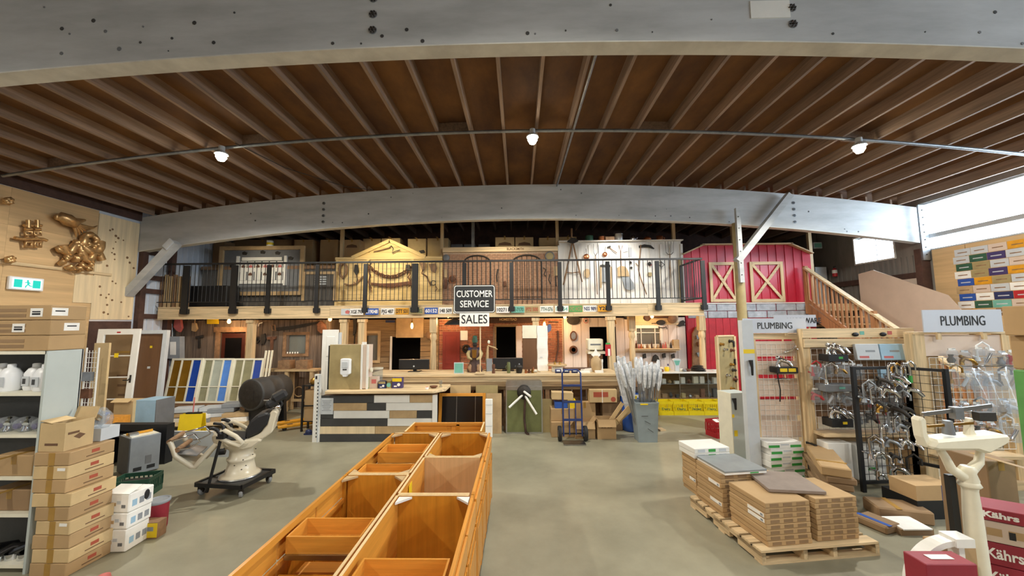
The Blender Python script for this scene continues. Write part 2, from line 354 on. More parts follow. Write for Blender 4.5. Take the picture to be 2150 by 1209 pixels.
bx('shade_strip', 'brown_timber', wl, (XL+.03, 6.6, 5.2), (.06, 5.4, .7))  # dark board added above the plywood, standing in for shadow there
for yy in (9.4, 10.2): bx('wall_post', 'brown_timber', wl, (XL+.07, yy, 2.4), (.14, .14, 4.8))
for zz in (1.2, 2.45, 3.1, 3.45, 4.1): bx('wall_girt', 'brown_timber', wl, (XL+.04, 9.8, zz), (.08, .7, .12))
m = MB()
for i in range(26): m.ab(0, .02, 9.32+i*.18, 9.35+i*.18, .02, 5.2)
m.build('siding_rib', 'siding_pale', wl, loc=(XL+.0, 0, 0))
# right wall: brown post at the beam, girts, white boards, plywood under the plates
pr = S('corner_post', MB().ab(XR-.22, XR-.01, 9.14, 9.29, 0, 3.9), 'brown_timber')
S('steel_flange', MB().ab(XR-.2, XR-.02, 9.1, 9.14, 3.62, 4.96), 'galv')
m = MB()
for j in range(7): m.cyl((XR-.12, 9.1, 3.75+j*.18), (XR-.12, 9.085, 3.75+j*.18), .014, n=6)
m.build('bolt_row', 'iron', None); bpy.data.objects['bolt_row'].parent = bpy.data.objects['steel_flange']
for zz in (2.55, 3.3): bx('wall_girt', 'brown_timber', wr, (XR-.04, 11.55, zz), (.08, 4.4, .14))
for i in range(30): bx('siding_rib', 'siding_dark', wr, (XR-.012, 9.4+i*.15, 2.0), (.024, .06, 3.6))
bx('wall_sheet', 'rose_board', wr, (XR-.05, 9.86, 3.08), (.04, 1.1, .4)); bx('wall_sheet', 'rose_board', wr, (XR-.05, 9.86, 1.95), (.04, 1.1, 1.1))
for y0, y1 in ((6.2, 7.3), (7.31, 8.4), (8.41, 9.08)): MB().ab(-.02, 0, 0, y1-y0-.005, 0, 3.84).build('plywood_sheet', 'plywood', wr, loc=(XR-.001, y0, .01))
# interior columns of the far beam
pz = at_y(1552, 560, 9.16)
col = S('timber_post', MB().cyl((pz.x+.02, 9.2, 0), (pz.x+.02, 9.2, zb(pz.x)), .11, .1, n=14), 'olive_panel')
bx('steel_channel', 'beam_paint', col, (pz.x-.02, 9.06, 4.02), (.1, .08, 1.8))
m = MB()
for j in range(6): m.cyl((pz.x-.03, 9.02, 3.3+j*.28), (pz.x-.03, 9.005, 3.3+j*.28), .012, n=6)
m.build('bolt', 'iron', col)
a = at_y(1550, 548, 9.05); b = at_y(1660, 408, 9.05)
br = S('diagonal_brace', MB().bar((a.x, 9.1, a.z), (b.x, 9.1, b.z), .14, .17, up=(0, 1, 0)), 'beam_paint')
a = at_y(258, 618, 9.1); b = at_y(366, 508, 9.1)
br2 = S('diagonal_brace', MB().bar((a.x+.05, 9.16, a.z), (b.x, 9.16, b.z), .16, .2, up=(0, 1, 0)), 'beam_paint')
bx('gusset_plate', 'light_grey', br2, (b.x-.1, 9.045, b.z-.06), (.26, .03, .14), rot=(0, -.85, 0))
# conduit across the bay with hangers
m = MB(); n = 30
m.tube([(XL+.3+(XR-XL-.5)*i/n, 6.5, zb(XL+.3+(XR-XL-.5)*i/n)+BD-.06) for i in range(n+1)], .03, n=8)
cond = tag(m.build('conduit', 'galv'), 'thin steel pipe curving across the ceiling between the two arched beams', 'pipe')
m = MB(); m.tube([(1.02, 3.7, zb(1)+BD-.05), (1.0, 6.4, zb(1)+BD-.05), (.98, 9.28, zb(1)+BD-.05)], .02, n=6)
tag(m.build('conduit', 'galv'), 'straight thin conduit strapped under a joist along the ceiling', 'pipe')
m = MB(); l0 = (-5.0, 6.4, zb(-5)+BD-.05)
m.tube([l0, (-4.6, 7.2, zb(-4.6)+BD-.2), (-4.0, 8.4, zb(-4)+BD-.18), (-3.6, 9.2, zb(-3.6)+BD-.02)], .008, n=5)
tag(m.build('power_cable', 'iron'), 'slack lamp cable drooping from the ceiling lamp over the chair side', 'cable')
# high-bay lamps: bare compact lamps under the pipe, same grid in the bays behind the camera
def bay_lamp(x, y, label, w):
    z = zb(x)+BD-.06
    t = T('ceiling_lamp', label, 'lamp', (x, y, z), group='high bay lamps under the roof')
    MB().cyl((0, 0, 0), (0, 0, -.1), .05, n=12).build('lamp_socket', 'light_grey', t)
    MB().lathe([(.05, -.08), (.1, -.12), (.11, -.15), (.03, -.1)], n=16).build('lamp_reflector', 'light_grey', t)
    MB().lathe([(.03, -.1), (.075, -.15), (.085, -.2), (.05, -.26), (.005, -.275)], n=16).build('bulb', 'lamp_glow', t)
    sp = spot('lamp_light', (0, 0, -.3), (0, 0, -1), w, (1.0, .95, .84), math.radians(168), .09, .25); sp.parent = t
LP = [(465, 322), (1118, 288), (1803, 298)]
LX = []
for (px, py), lb in zip(LP, ('bright bare ceiling lamp over the dental chair side', 'bright bare ceiling lamp over the middle aisle', 'bright bare ceiling lamp over the plumbing racks')):
    p = at_y(px, py, 6.45); LX.append(p.x); bay_lamp(p.x, 6.45, lb, LAMP_W)
for yy in (.6, -5.2):
    for x_ in LX: bay_lamp(x_, yy, 'bare ceiling lamp hanging in the bays behind the near arched beam', LAMP_W*(.62 if yy > 0 else .4))
# ================================================================ mezzanine and storefronts
def P(x, y, Y): p = at_y(x, y, Y); return (p.x, p.z)
def cut(z0, z1, holes):
    segs = [(z0, z1)]
    for a, b in holes:
        n = []
        for s, e in segs:
            if b <= s or a >= e: n.append((s, e)); continue
            if a > s: n.append((s, a))
            if b < e: n.append((b, e))
        segs = n
    return [q for q in segs if q[1]-q[0] > .02]
def boards(parent, name, mat, X0, X1, Z0, Z1, Y, w, vertical=True, holes=(), gap=.006, th=.022, top=None, jit=0):
    """individual boards in front of plane Y, cut around holes (X0,X1,Z0,Z1); top(x) gives a sloped upper end"""
    a, b = (X0, X1) if vertical else (Z0, Z1); n = max(1, round((b-a)/w)); w = (b-a)/n
    for i in range(n):
        u0 = a+i*w+gap/2; u1 = a+(i+1)*w-gap/2; um = (u0+u1)/2
        hs = [((h[2], h[3]) if vertical else (h[0], h[1])) for h in holes if ((h[0] < um < h[1]) if vertical else (h[2] < um < h[3]))]
        t = th+jit*random.random()
        if vertical:
            zt = Z1
            for s, e in cut(Z0, zt, hs):
                m = MB()
                if top and e == zt: m.prism([(u0, s), (u1, s), (u1, top(u1)), (u0, top(u0))], Y-t, Y)
                else: m.ab(u0, u1, Y-t, Y, s, e)
                m.build(name, mat, parent)
        else:
            x0, x1 = X0, X1
            if top: x0, x1 = top(um)
            for s, e in cut(x0, x1, hs): MB().ab(s, e, Y-t, Y, u0, u1).build(name, mat, parent)
def facade(name, X0, X1, Z0, Z1, holes, mat, Y=FAC):
    return wall_rects(name, 'y', Y, .06, X0, X1, Z0, Z1, holes, mat)
# platform, fascia, posts
xa = XL+.16; xe = at_y(1478, 640, 9.8).x
pf = S('mezzanine_floor', MB().ab(xa, xe, 9.86, FAC-.03, 2.5, 2.69).ab(xa, 8.3, FAC+.07, YB-.02, 2.5, 2.69).ab(8.3, 9.75, 11.0, YB-.02, 2.5, 2.69).ab(xa, xe, 9.8, 9.86, 2.66, 2.69), 'pine_x')
fz = [xa, -7.3, -4.9, -1.6, 1.4, 3.3, xe]
for a, b in zip(fz, fz[1:]): MB().ab(0, b-a-.004, 0, .04, 0, .29).build('fascia_board', 'pine_x', pf, loc=(a, 9.81, 2.365))
def turned_post(px, turned, label, y=9.95):
    X = at_y(px, 720, y).x; t = T('veranda_post', label, 'post', (X, y, 0), group='posts carrying the balcony')
    if turned:
        MB().box((0, 0, 2.17), (.17, .17, .38)).build('post_head', 'pine_z', t); MB().box((0, 0, .3), (.18, .18, .6)).build('post_base', 'pine_z', t)
        MB().lathe([(.085, .6), (.06, .64), (.085, .7), (.085, .76), (.06, .8), (.075, .9), (.08, 1.3), (.07, 1.7), (.06, 1.76), (.088, 1.82), (.085, 1.9), (.065, 1.95), (.085, 1.98)], n=18).build('post_shaft', 'pine_z', t)
    else:
        MB().box((0, 0, 1.17), (.16, .16, 2.34)).build('post_shaft', 'pine_z', t, bevel=.008); MB().box((0, 0, 2.3), (.2, .2, .08)).build('post_head', 'pine_z', t)
for px, tn, lb in ((527, 0, 'square pine post beside the red-brown door, under the balcony'), (722, 0, 'square pine post behind the leaning white door'), (760, 0, 'square pine post left of the small cabin window'), (910, 1, 'turned porch post between the cabin front and the brick front'), (1125, 0, 'square pine post behind the tall white wrapped box'),
                   (1283, 0, 'wide square pine post with a red tag pack, at the counter end'), (1327, 1, 'turned porch post in front of the bottle shelf'), (1474, 1, 'turned porch post beside the carved slab on the red wall')):
    turned_post(px, tn, lb, 10.3 if px in (1327, 1474) else 9.95 if px != 1283 else 9.1)
# --- upper fronts
U = FAC
zf = 2.7
def ux(px, y=590): return at_y(px, y, U).x
def uz(py, px=1090): return at_y(px, py, U).z
# grey board wall
X0, X1 = ux(425), ux(704); ZG = uz(566, 560)
wg = facade('wall_upper_grey', X0, X1, zf, ZG, [], 'barn_grey'); boards(wg, 'plank', 'barn_grey', X0, X1, zf, ZG, U, .16, jit=.008)
bx('top_rail', 'tool_wood', wg, ((X0+X1)/2, U-.03, ZG+.05), (X1-X0, .1, .1))
# yellow gable front
X0, X1 = ux(706), ux(929); ZE = uz(541, 818); za = uz(506, 818); xm = ux(819, 520); gl, gr = ux(741, 535), ux(894, 535)
wy = S('wall_upper_yellow', MB().ab(X0, X1, U, U+.06, zf, ZE).prism([(gl, ZE), (gr, ZE), (xm, za)], U, U+.06), 'yellow_siding')
boards(wy, 'plank', 'yellow_siding', X0, X1, zf, ZE-.06, U, .125, False)
def gtop(z): f = (z-ZE)/(za-ZE); return (gl+(xm-gl)*f, gr+(xm-gr)*f)
boards(wy, 'plank', 'yellow_siding', gl, gr, ZE+.02, za-.06, U, .125, False, top=gtop)
MB().ab(X0-.03, X1, U-.06, U, ZE-.06, ZE+.02).build('trim_board', 'yellow_siding', wy)
MB().bar((gl, U-.05, ZE), (xm, U-.05, za), .1, .07, up=(0, 1, 0)).build('gable_trim', 'yellow_siding', wy); MB().bar((gr, U-.05, ZE), (xm, U-.05, za), .1, .07, up=(0, 1, 0)).build('gable_trim', 'yellow_siding', wy)
for px in (708, 773, 866): MB().ab(ux(px)-.04, ux(px)+.04, U-.05, U, zf, ZE-.06).build('trim_board', 'yellow_siding', wy)
# brick front (bricks smaller than ten pixels: one part)
X0, X1 = ux(930), ux(1172); ZB = uz(529, 1050)
wb = facade('wall_upper_brick', X0, X1, zf, ZB, [], 'mortar')
m = MB(); bw, bh = .152, .056; r = 0; z = zf
while z+bh < ZB:
    x = X0-(bw/2 if r % 2 else 0)
    while x < X1:
        a, b = max(x, X0), min(x+bw-.012, X1)
        if b-a > .02: m.ab(a, b, U-.012-.004*random.random(), U, z, z+bh-.011)
        x += bw
    z += bh; r += 1
tag(m.build('brickwork', 'brick_up', wb), kind='stuff')
bx('lintel_board', 'pine_x', wb, ((X0+X1)/2, U-.02, ZB+.07), (X1-X0, .12, .14))
text('lettering', 'BLACKSMITH', .1, 'card_ink', wb, (ux(1082, 524), U-.082, ZB+.07), bold=.002, width=.5)
for px0, px1, py in ((974, 1030, 537), (1076, 1137, 536)):      # blind arches framed by an iron band
    a, b = ux(px0), ux(px1); zt = uz(py, px0); r_ = (b-a)/2; c = (a+b)/2
    t = T('iron_arch', 'black iron arch frame with upright bars, fixed to the upper brick front', 'arch', (c, U-.04, zf+.02), group='iron arches on the upper brick front')
    zs = zt-r_*.55-zf-.02
    m = MB(); m.tube([(-r_, 0, 0), (-r_, 0, zs)]+[(-r_*math.cos(PI*i/12), 0, zs+r_*.55*math.sin(PI*i/12)) for i in range(1, 12)]+[(r_, 0, zs), (r_, 0, 0)], .022, n=6); m.build('arch_band', 'iron', t)
    for i in range(1, 6): xx = -r_+2*r_*i/6; MB().cyl((xx, 0, 0), (xx, 0, zs+r_*.55*math.sqrt(max(0, 1-(xx/r_)**2))), .009, n=6).build('bar', 'iron', t)
    MB().cyl((-r_, 0, .25), (r_, 0, .25), .009, n=6).build('crossbar', 'iron', t)
# white board front
X0, X1 = ux(1175), ux(1433); ZW = uz(507, 1300)
ww = facade('wall_upper_white', X0, X1, zf, ZW, [], 'white_board'); boards(ww, 'plank', 'white_board', X0, X1, zf, ZW-.04, U, .29, th=.018, gap=.03)
n_ = round((X1-X0)/.29)
for i in range(n_+1): x = X0+(X1-X0)*i/n_; MB().ab(x-.035, x+.035, U-.045, U-.018, zf, ZW-.1).build('batten', 'white_board', ww)
bx('top_cap', 'white_board', ww, ((X0+X1)/2, U, ZW), (X1-X0+.04, .3, .03))
bx('corner_board', 'olive_panel', ww, (X1-.06, U-.06, 3.4), (.1, .05, 1.3))
# red barn front: ribbed panels under a gambrel edge, both storeys
gp = [P(1434, 536, U), P(1473, 516, U), P(1656, 514, U), P(1699, 534, U)]
X0, X1 = gp[0][0], gp[3][0]+.02
def btop(x):
    for (xa_, za_), (xb_, zb_) in zip(gp, gp[1:]):
        if x <= xb_: return za_+(zb_-za_)*(x-xa_)/(xb_-xa_)
    return gp[3][1]
zlo = uz(636, 1570)
wbn = S('wall_barn', MB().prism([(X0, 0), (X1, 0), (X1, gp[3][1]), gp[2], gp[1], (X0, gp[0][1])], U, U+.06), 'barn_red')
boards(wbn, 'metal_panel', 'barn_red', X0, X1, zlo, 4.4, U, .24, top=btop, gap=.004, th=.012)
n_ = round((X1-X0)/.24)
for i in range(n_): x = X0+(X1-X0)*i/n_+.004; MB().prism([(x-.012, zlo), (x+.012, zlo), (x+.012, btop(x)), (x-.012, btop(x))], U-.034, U-.012).build('rib', 'barn_red', wbn)
for (a, b) in zip(gp, gp[1:]): MB().bar((a[0]-.03, U-.06, a[1]+.02), (b[0]+.03, U-.06, b[1]+.02), .16, .035, up=(0, 0, 1)).build('roof_edge', 'pine_x', wbn)
zs0, zs1 = uz(667, 1570), zlo-.02
for r in range(2):
    x = X0+.05-(.3 if r else 0)
    while x < X1:
        a, b = max(x, X0+.0), min(x+.56, X1); h = (zs1-zs0)/2
        if b-a > .05: MB().ab(0, b-a-.012, -.04-.012*random.random(), 0, 0, h-.012).build('stone_block', 'stone', wbn, loc=(a, U, zs0+r*h), bevel=.012)
        x += .57
MB().ab(X0, X1, U-.05, U, zlo-.02, zlo+.01).build('ledge', 'white_paint', wbn)
boards(wbn, 'plank', 'barn_red_wood', X0+.02, X1, .02, zs0-.01, U, .21, gap=.008, th=.02)
def barn_door(x0, x1, y0, y1, label):
    a, b, z0, z1 = rect(x0, y0, x1, y1, U); t = T('barn_door', label, 'door', ((a+b)/2, U-.04, z0), group='braced doors on the barn front'); w = b-a; h = z1-z0; fw = .085
    for sx in (-1, 1): bx('stile', 'pine_z', t, (sx*(w/2-fw/2), -.02, h/2), (fw, .03, h))
    for zz in (fw/2, h-fw/2): bx('rail', 'pine_x', t, (0, -.021, zz), (w-2*fw, .03, fw))
    for sx in (-1, 1): MB().bar((-sx*(w/2-fw), -.02+sx*.008, fw), (sx*(w/2-fw), -.02+sx*.008, h-fw), .075, .02, up=(0, 1, 0)).build('cross_brace', 'pine_x', t)
barn_door(1488, 1545, 551, 634, 'pine braced barn door frame with X brace, half behind the grey post')
barn_door(1573, 1643, 550, 634, 'pine braced barn door frame with X brace, beside the stair head')
# ties from balcony to roof
for px, yt in ((718, 470), (928, 460), (993, 458), (1170, 455), (1415, 460), (1540, 470), (1700, 480)):
    X = at_y(px, 500, 11.35).x; y_ = 11.38
    tag(MB().ab(-.045, .045, -.045, .045, 0, zb(X)+BD-MEZ).build('support_post', 'galv' if px == 993 else 'pine_z', loc=(X, y_, MEZ)), ('thin steel pipe' if px == 993 else 'slim pine post')+' rising from the balcony fronts to the roof, '+{718: 'left of the gable', 928: 'between yellow gable and brick', 993: 'behind the customer service sign', 1170: 'between brick and white boards', 1415: 'by the pitchfork', 1540: 'behind the grey column', 1700: 'by the stairs'}[px], 'post', kind=None)
# railing
RY = 9.76; rail = T('balcony_railing', 'black metal balcony railing with thin upright bars in front of the storefronts', 'railing', (0, RY, MEZ))
z1r = at_y(900, 549, RY).z-MEZ; z0r = at_y(900, 630, RY).z-MEZ
pxs = [333, 392, 493, 565, 667, 768, 872, 975, 1074, 1175, 1276, 1380, 1476]
PX = [at_y(p, 590, RY).x for p in pxs]
for i, X in enumerate(PX):
    wide = .16 if i in (1, 2, 6) else .1
    if i: bx('post', 'black', rail, (X, -.02, (z1r-.12)/2-.06), (wide, .05, z1r+.14)); bx('post_foot', 'black', rail, (X, .0, -.12), (wide+.06, .06, .12))
    if i == len(PX)-1: continue
    X2 = PX[i+1]
    bx('top_rail', 'black', rail, ((X+X2)/2, 0, z1r), (X2-X, .05, .045)); bx('bottom_rail', 'black', rail, ((X+X2)/2, 0, z0r), (X2-X, .03, .022))
    n = max(2, round((X2-X)/.11))
    for k in range(1, n): MB().cyl((0, 0, 0), (0, 0, z1r-z0r), .0085, n=6).build('baluster', 'black', rail, loc=(X+(X2-X)*k/n, 0, z0r))
# gate leaf folded back at the end of the railing
t = T('railing_gate', 'short black railing return running back to the barn front', 'railing', (xe, RY+.05, MEZ))
for zz in (z1r, z0r): bx('rail', 'black', t, (-.03, .62, zz), (.04, 1.2, .04))
bx('post', 'black', t, (-.03, 1.2, z1r/2), (.05, .05, z1r))
for k in range(1, 9): MB().cyl((-.03, k*.135, z0r), (-.03, k*.135, z1r), .0085, n=6).build('baluster', 'black', t)
# --- storage deck and boxes behind the fronts
dk = S('storage_deck', MB().ab(-9.3, 3.9, 11.5, 12.9, 3.9, 3.95), 'plywood')
for X in (-9.2, -3.6, .2, 3.8): bx('deck_leg', 'pine_z', dk, (X, 12.6, 3.3), (.09, .09, 1.2))
def carton(name, label, X0, X1, Y0, Y1, Z0, Z1, mat='card', group=None, tape=None, parent=None, cat='box', rz=0):
    w, d, h = X1-X0, Y1-Y0, Z1-Z0
    t = T(name, label, cat, ((X0+X1)/2, (Y0+Y1)/2, Z0), rz, group)
    MB().box((0, 0, h/2), (w, d, h)).build('carton_body', mat, t, bevel=min(.006, h*.08))
    if tape:
        MB().box((0, -d/2+.02 if tape == 'y' else 0, h+.0008), (.05, d, .0016) if tape != 'x' else (w, .05, .0016)).build('tape_strip', 'tape', t)
        MB().box((0, -d/2-.0008, h-.04), (.05, .0016, .08)).build('tape_strip', 'tape', t)
    return t
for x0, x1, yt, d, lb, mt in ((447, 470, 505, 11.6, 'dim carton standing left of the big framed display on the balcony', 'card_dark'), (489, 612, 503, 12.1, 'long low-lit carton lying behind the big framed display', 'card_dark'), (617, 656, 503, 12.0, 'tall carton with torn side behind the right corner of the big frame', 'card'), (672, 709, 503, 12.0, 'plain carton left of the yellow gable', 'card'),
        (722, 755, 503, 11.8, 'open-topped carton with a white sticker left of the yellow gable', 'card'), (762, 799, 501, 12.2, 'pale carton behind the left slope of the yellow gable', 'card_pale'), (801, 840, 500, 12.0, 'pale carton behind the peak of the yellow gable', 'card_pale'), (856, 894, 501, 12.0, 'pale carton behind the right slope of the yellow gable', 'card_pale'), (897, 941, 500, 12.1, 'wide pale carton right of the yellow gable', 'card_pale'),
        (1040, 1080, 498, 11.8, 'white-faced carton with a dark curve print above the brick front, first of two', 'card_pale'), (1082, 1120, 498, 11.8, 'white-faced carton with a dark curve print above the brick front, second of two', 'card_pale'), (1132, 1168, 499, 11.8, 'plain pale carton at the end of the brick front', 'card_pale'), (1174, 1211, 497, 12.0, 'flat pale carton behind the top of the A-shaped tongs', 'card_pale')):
    p0 = at_y(x0, yt+20, d); p1 = at_y(x1, yt+20, d); zt = at_y((x0+x1)/2, yt, d).z
    t = carton('cardboard_box', lb, p0.x, p1.x, d, d+.45, 3.952, zt, mt, 'cartons stored behind the balcony fronts', 'y')
    if 1030 < x0 < 1100 or x0 == 722:
        h = zt-3.95; w = p1.x-p0.x; MB().prism([(-w*.36, h*.72), (w*.36, h*.72), (w*.3, h*.8), (0, h*.84), (-w*.3, h*.8)], -.228, -.226).build('print_mark', 'card_ink', t)
for x0 in (948, 975, 1005):
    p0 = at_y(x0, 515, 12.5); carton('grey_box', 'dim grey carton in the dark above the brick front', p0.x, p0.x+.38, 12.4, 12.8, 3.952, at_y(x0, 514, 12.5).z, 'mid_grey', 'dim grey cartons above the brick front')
# paint can on the frame
def can(name, label, cat, loc, r, h, mat, lid=None, band=None, group=None, n=20):
    t = T(name, label, cat, loc, 0, group); MB().lathe([(r*.97, 0), (r, .01), (r, h-.01), (r*.97, h)], n=n).build('can_body', mat, t)
    if lid: MB().lathe([(r*1.03, h-.012), (r*1.03, h+.006), (r*.9, h+.006), (r*.88, h-.002)], n=n).build('lid', lid, t)
    if band: MB().lathe([(r*1.004, h*.2), (r*1.004, h*.6)], n=n).build('paper_label', band, t)
    return t
# --- items on the grey wall
a, b, z0, z1 = rect(460, 517, 638, 620, U-.1)
fr = T('framed_display', 'large wooden picture frame holding a white slatted headboard with red leaf motifs', 'frame', ((a+b)/2, U-.07, z0)); w, h = b-a, z1-z0; f = .11
for sx in (-1, 1): bx('frame_stile', 'tan', fr, (sx*(w/2-f/2), -.03, h/2), (f, .08, h))
for zz in (f/2, h-f/2): bx('frame_rail', 'tan', fr, (0, -.03, zz), (w-2*f, .08, f))
bx('backing', 'mid_grey', fr, (0, .01, h/2), (w-.1, .02, h-.1))
hb = bx('headboard', 'white_paint', fr, (0, -.02, h*.52), (1.35, .03, .12)); 
bx('crest_rail', 'white_paint', fr, (0, -.022, h*.74), (1.2, .04, .1)); bx('bottom_rail', 'white_paint', fr, (0, -.022, h*.27), (1.35, .04, .1))
for sx in (-1, 1): bx('headboard_post', 'white_paint', fr, (sx*.72, -.03, h*.5), (.08, .05, h*.6))
leafp = [(0, -.07), (.01, -.02), (.06, -.03), (.05, 0), (.08, .03), (.04, .03), (.04, .07), (.015, .05), (0, .1), (-.015, .05), (-.04, .07), (-.04, .03), (-.08, .03), (-.05, 0), (-.06, -.03), (-.01, -.02)]
for i in range(6):
    xx = -.55+i*.22; bx('slat', 'white_paint', fr, (xx, -.02, h*.5), (.17, .02, h*.38))
    for q, zz in enumerate((h*.58, h*.42)):
        if (i+q) % 2 == 0 or q == 0: MB().prism([(p*.9, r_*.9) for p, r_ in leafp], -.004, 0).build('leaf_motif', 'pink_red' if (i+q) % 2 else 'rust', fr, loc=(xx, -.031, zz))
for xx, zz in ((-.55, h*.86), (0, h*.88), (.45, h*.86), (.85, h*.75), (-.9, h*.6)): MB().prism([(-.06, -.04), (.05, -.05), (.08, .02), (0, .06), (-.07, .03)], -.02, 0).build('hung_tool', 'iron', fr, loc=(xx, 0, zz))
pc = at_y(567, 514, U-.1); can('paint_can', 'white paint can with a yellow label on top of the big frame', 'can', (pc.x, U-.1, z1+.001), .09, .17, 'white_paint', 'steel', 'yellow')
a, b, z0, z1 = rect(634, 570, 706, 632, U-.1); z0 = max(z0, 2.7)
fr = T('wall_panel', 'pine framed dark grey panel with small white lettering, next to the big frame', 'panel', ((a+b)/2, U-.07, z0)); w, h = b-a, z1-z0
for sx in (-1, 1): bx('frame_stile', 'tan', fr, (sx*(w/2-.04), -.02, h/2), (.08, .05, h))
bx('frame_rail', 'tan', fr, (0, -.02, h-.04), (w-.16, .05, .08)); bx('backing', 'barn_grey', fr, (0, .01, h/2), (w-.05, .02, h-.05))
for i in range(4): bx('lettering_line', 'light_grey', fr, (.03, -.002, h*.82-i*.07), (.36, .004, .035))
# long planks and doors stored at the left end of the balcony
for i in range(7):
    p = at_y(340+i*8.5, 600, 10.0)
    bxo = MB().box((0, 0, .42+.02*(i % 2)), (.085, .04, .84+.04*(i % 2))).build('stored_board', 'tan' if i % 3 else 'tool_wood', loc=(p.x, 10.0+.01*i, MEZ+.001)); tag(bxo, 'brown board stood on end at the left end of the balcony', 'board', 'boards stood on end on the balcony')
p = at_y(375, 562, 10.3)
tag(MB().box((0, 0, .3), (1.2, .5, .6)).build('dark_chest', 'black', loc=(at_y(440, 600, 10.5).x+.1, 10.5, MEZ+.001), bevel=.01), 'low dark chest behind the balcony railing below the grey boards', 'chest')
# --- things hung on the upper fronts (drawn by outline in the wall plane, given real thickness)
HY = U-.07
def hung(name, label, cat, parts, Y=HY, group=None):
    """parts: (part_name, material, kind, data...) in picture coordinates on plane Y"""
    xs = [q for pt in parts for q in pt[3]]; cx = sum(p[0] for p in xs)/len(xs); cy = sum(p[1] for p in xs)/len(xs); o = at_y(cx, cy, Y)
    one = len(parts) == 1
    t = None if one else T(name, label, cat, (o.x, Y, o.z), 0, group)
    for pn, mat, kind, pts, *ex in parts:
        q = [(P(x, y, Y)[0]-o.x, P(x, y, Y)[1]-o.z) for x, y in pts]; m = MB()
        if kind == 'poly': m.prism(q, -(ex[0] if ex else .02), .01)
        elif kind == 'tube': m.tube([(x, -.015, z) for x, z in q], ex[0] if ex else .015, n=7)
        elif kind == 'loop': m.tube([(x, -.015, z) for x, z in q], ex[0] if ex else .015, n=7, closed=True)
        elif kind == 'disc':
            r = abs(q[1][0]-q[0][0]) or abs(q[1][1]-q[0][1]); m.lathe([(.001, -.03), (r*.9, -.03), (r, -.02), (r, .01)], n=20, o=(q[0][0], 0, q[0][1]), axis='y')
        elif kind == 'ring':
            r = abs(q[1][0]-q[0][0]); m.tube([(q[0][0]+r*math.cos(2*PI*i/16), -.015, q[0][1]+r*math.sin(2*PI*i/16)) for i in range(16)], ex[0] if ex else .012, n=6, closed=True)
        elif kind == 'ball':
            r = abs(q[1][0]-q[0][0]); m.sph((q[0][0], -r*.6, q[0][1]), (r, r*.6+.01, r))
        if one: ob = m.build(name, mat, loc=(o.x, Y, o.z)); tag(ob, label, cat, group); return ob
        m.build(pn, mat, t)
    return t
G1 = 'old farm tools on the yellow gable front'; G2 = 'old tools on the upper brick front'; G3 = 'farm tools on the upper white boards'
hung('leather_collar', 'brown leather horse collar hung at the left end of the yellow front', 'collar', [('collar', 'tool_wood', 'loop', [(716, 556), (722, 552), (728, 560), (727, 574), (720, 584), (714, 576), (713, 564)], .04)], group=G1)
hung('pulley_block', 'rusty pulley block with hook hung beside the horse collar', 'pulley', [('block', 'iron', 'poly', [(746, 556), (752, 556), (754, 570), (749, 578), (744, 570)], .05), ('hook', 'rust', 'tube', [(749, 578), (751, 588), (747, 596), (743, 592)], .014)], group=G1)
hung('bent_snath', 'bent wooden handle sweeping up toward the first black railing post on the yellow front', 'handle', [('shaft', 'tool_wood', 'tube', [(724, 596), (735, 599), (748, 595), (758, 585), (768, 577)], .025)], group=G1)
# draped chain: each link its own part
ch = T('iron_chain', 'heavy rusty chain draped in a curve across the yellow front', 'chain', (at_y(820, 575, HY).x, HY, at_y(820, 575, HY).z), 0, G1); o = ch.location
pts = []
for i in range(15): f = i/14; pts.append((779+f*82, 563+18*(1-(2*f-1)**2)))
lm = MB(); lm.tube([(.075*math.cos(2*PI*i/12), 0, .045*math.sin(2*PI*i/12)) for i in range(12)], .016, n=6, closed=True); lm = lm.mesh('chain_link', 'rust')
for i, (x, y) in enumerate(pts):
    c = P(x, y, HY); d = P(pts[min(i+1, 14)][0], pts[min(i+1, 14)][1], HY); b = P(pts[max(i-1, 0)][0], pts[max(i-1, 0)][1], HY); ang = math.atan2(d[1]-b[1], d[0]-b[0])
    l = bpy.data.objects.new('chain_link', lm); COL.objects.link(l); l.parent = ch; l.location = (c[0]-o.x, -.02, c[1]-o.z); l.rotation_euler = (.9 if i % 2 else -.2, -ang, 0)
hung('crosscut_saw', 'long two-man crosscut saw with toothed lower edge under the draped chain', 'saw', [('blade', 'rust', 'poly', [(779, 593), (800, 595), (830, 594), (862, 590)]+[(862-k*4.15, 606-2*abs(10-k)*.35-(3 if k % 2 else 0)) for k in range(21)], .012), ('handle', 'tool_wood', 'tube', [(777, 588), (776, 600), (780, 613)], .02), ('handle', 'tool_wood', 'tube', [(863, 584), (865, 598), (868, 608)], .02)], group=G1)
hung('chain_hoist', 'hanging chain hoist with blocks beside the black double post on the yellow front', 'hoist', [('block', 'iron', 'poly', [(853, 556), (861, 556), (862, 568), (852, 568)], .05), ('chain', 'rust', 'tube', [(857, 568), (861, 575), (857, 582), (862, 590)], .02), ('hook', 'rust', 'tube', [(862, 590), (864, 598), (858, 602)], .016)], group=G1)
hung('shackle_chain', 'rusty chain tail with shackle beside the first black railing post', 'chain', [('chain', 'rust', 'tube', [(777, 556), (774, 568), (778, 578), (774, 592), (780, 606)], .022), ('shackle', 'iron', 'ring', [(776, 552), (780, 552)], .012)], group=G1)
hung('hay_hook', 'iron hay hook and pole fixed high in the yellow gable', 'hook', [('pole', 'tool_wood', 'tube', [(785, 528), (800, 525), (818, 520)], .014), ('hook', 'iron', 'tube', [(818, 520), (822, 516), (826, 522), (824, 532), (832, 527), (840, 525)], .012)], group=G1)
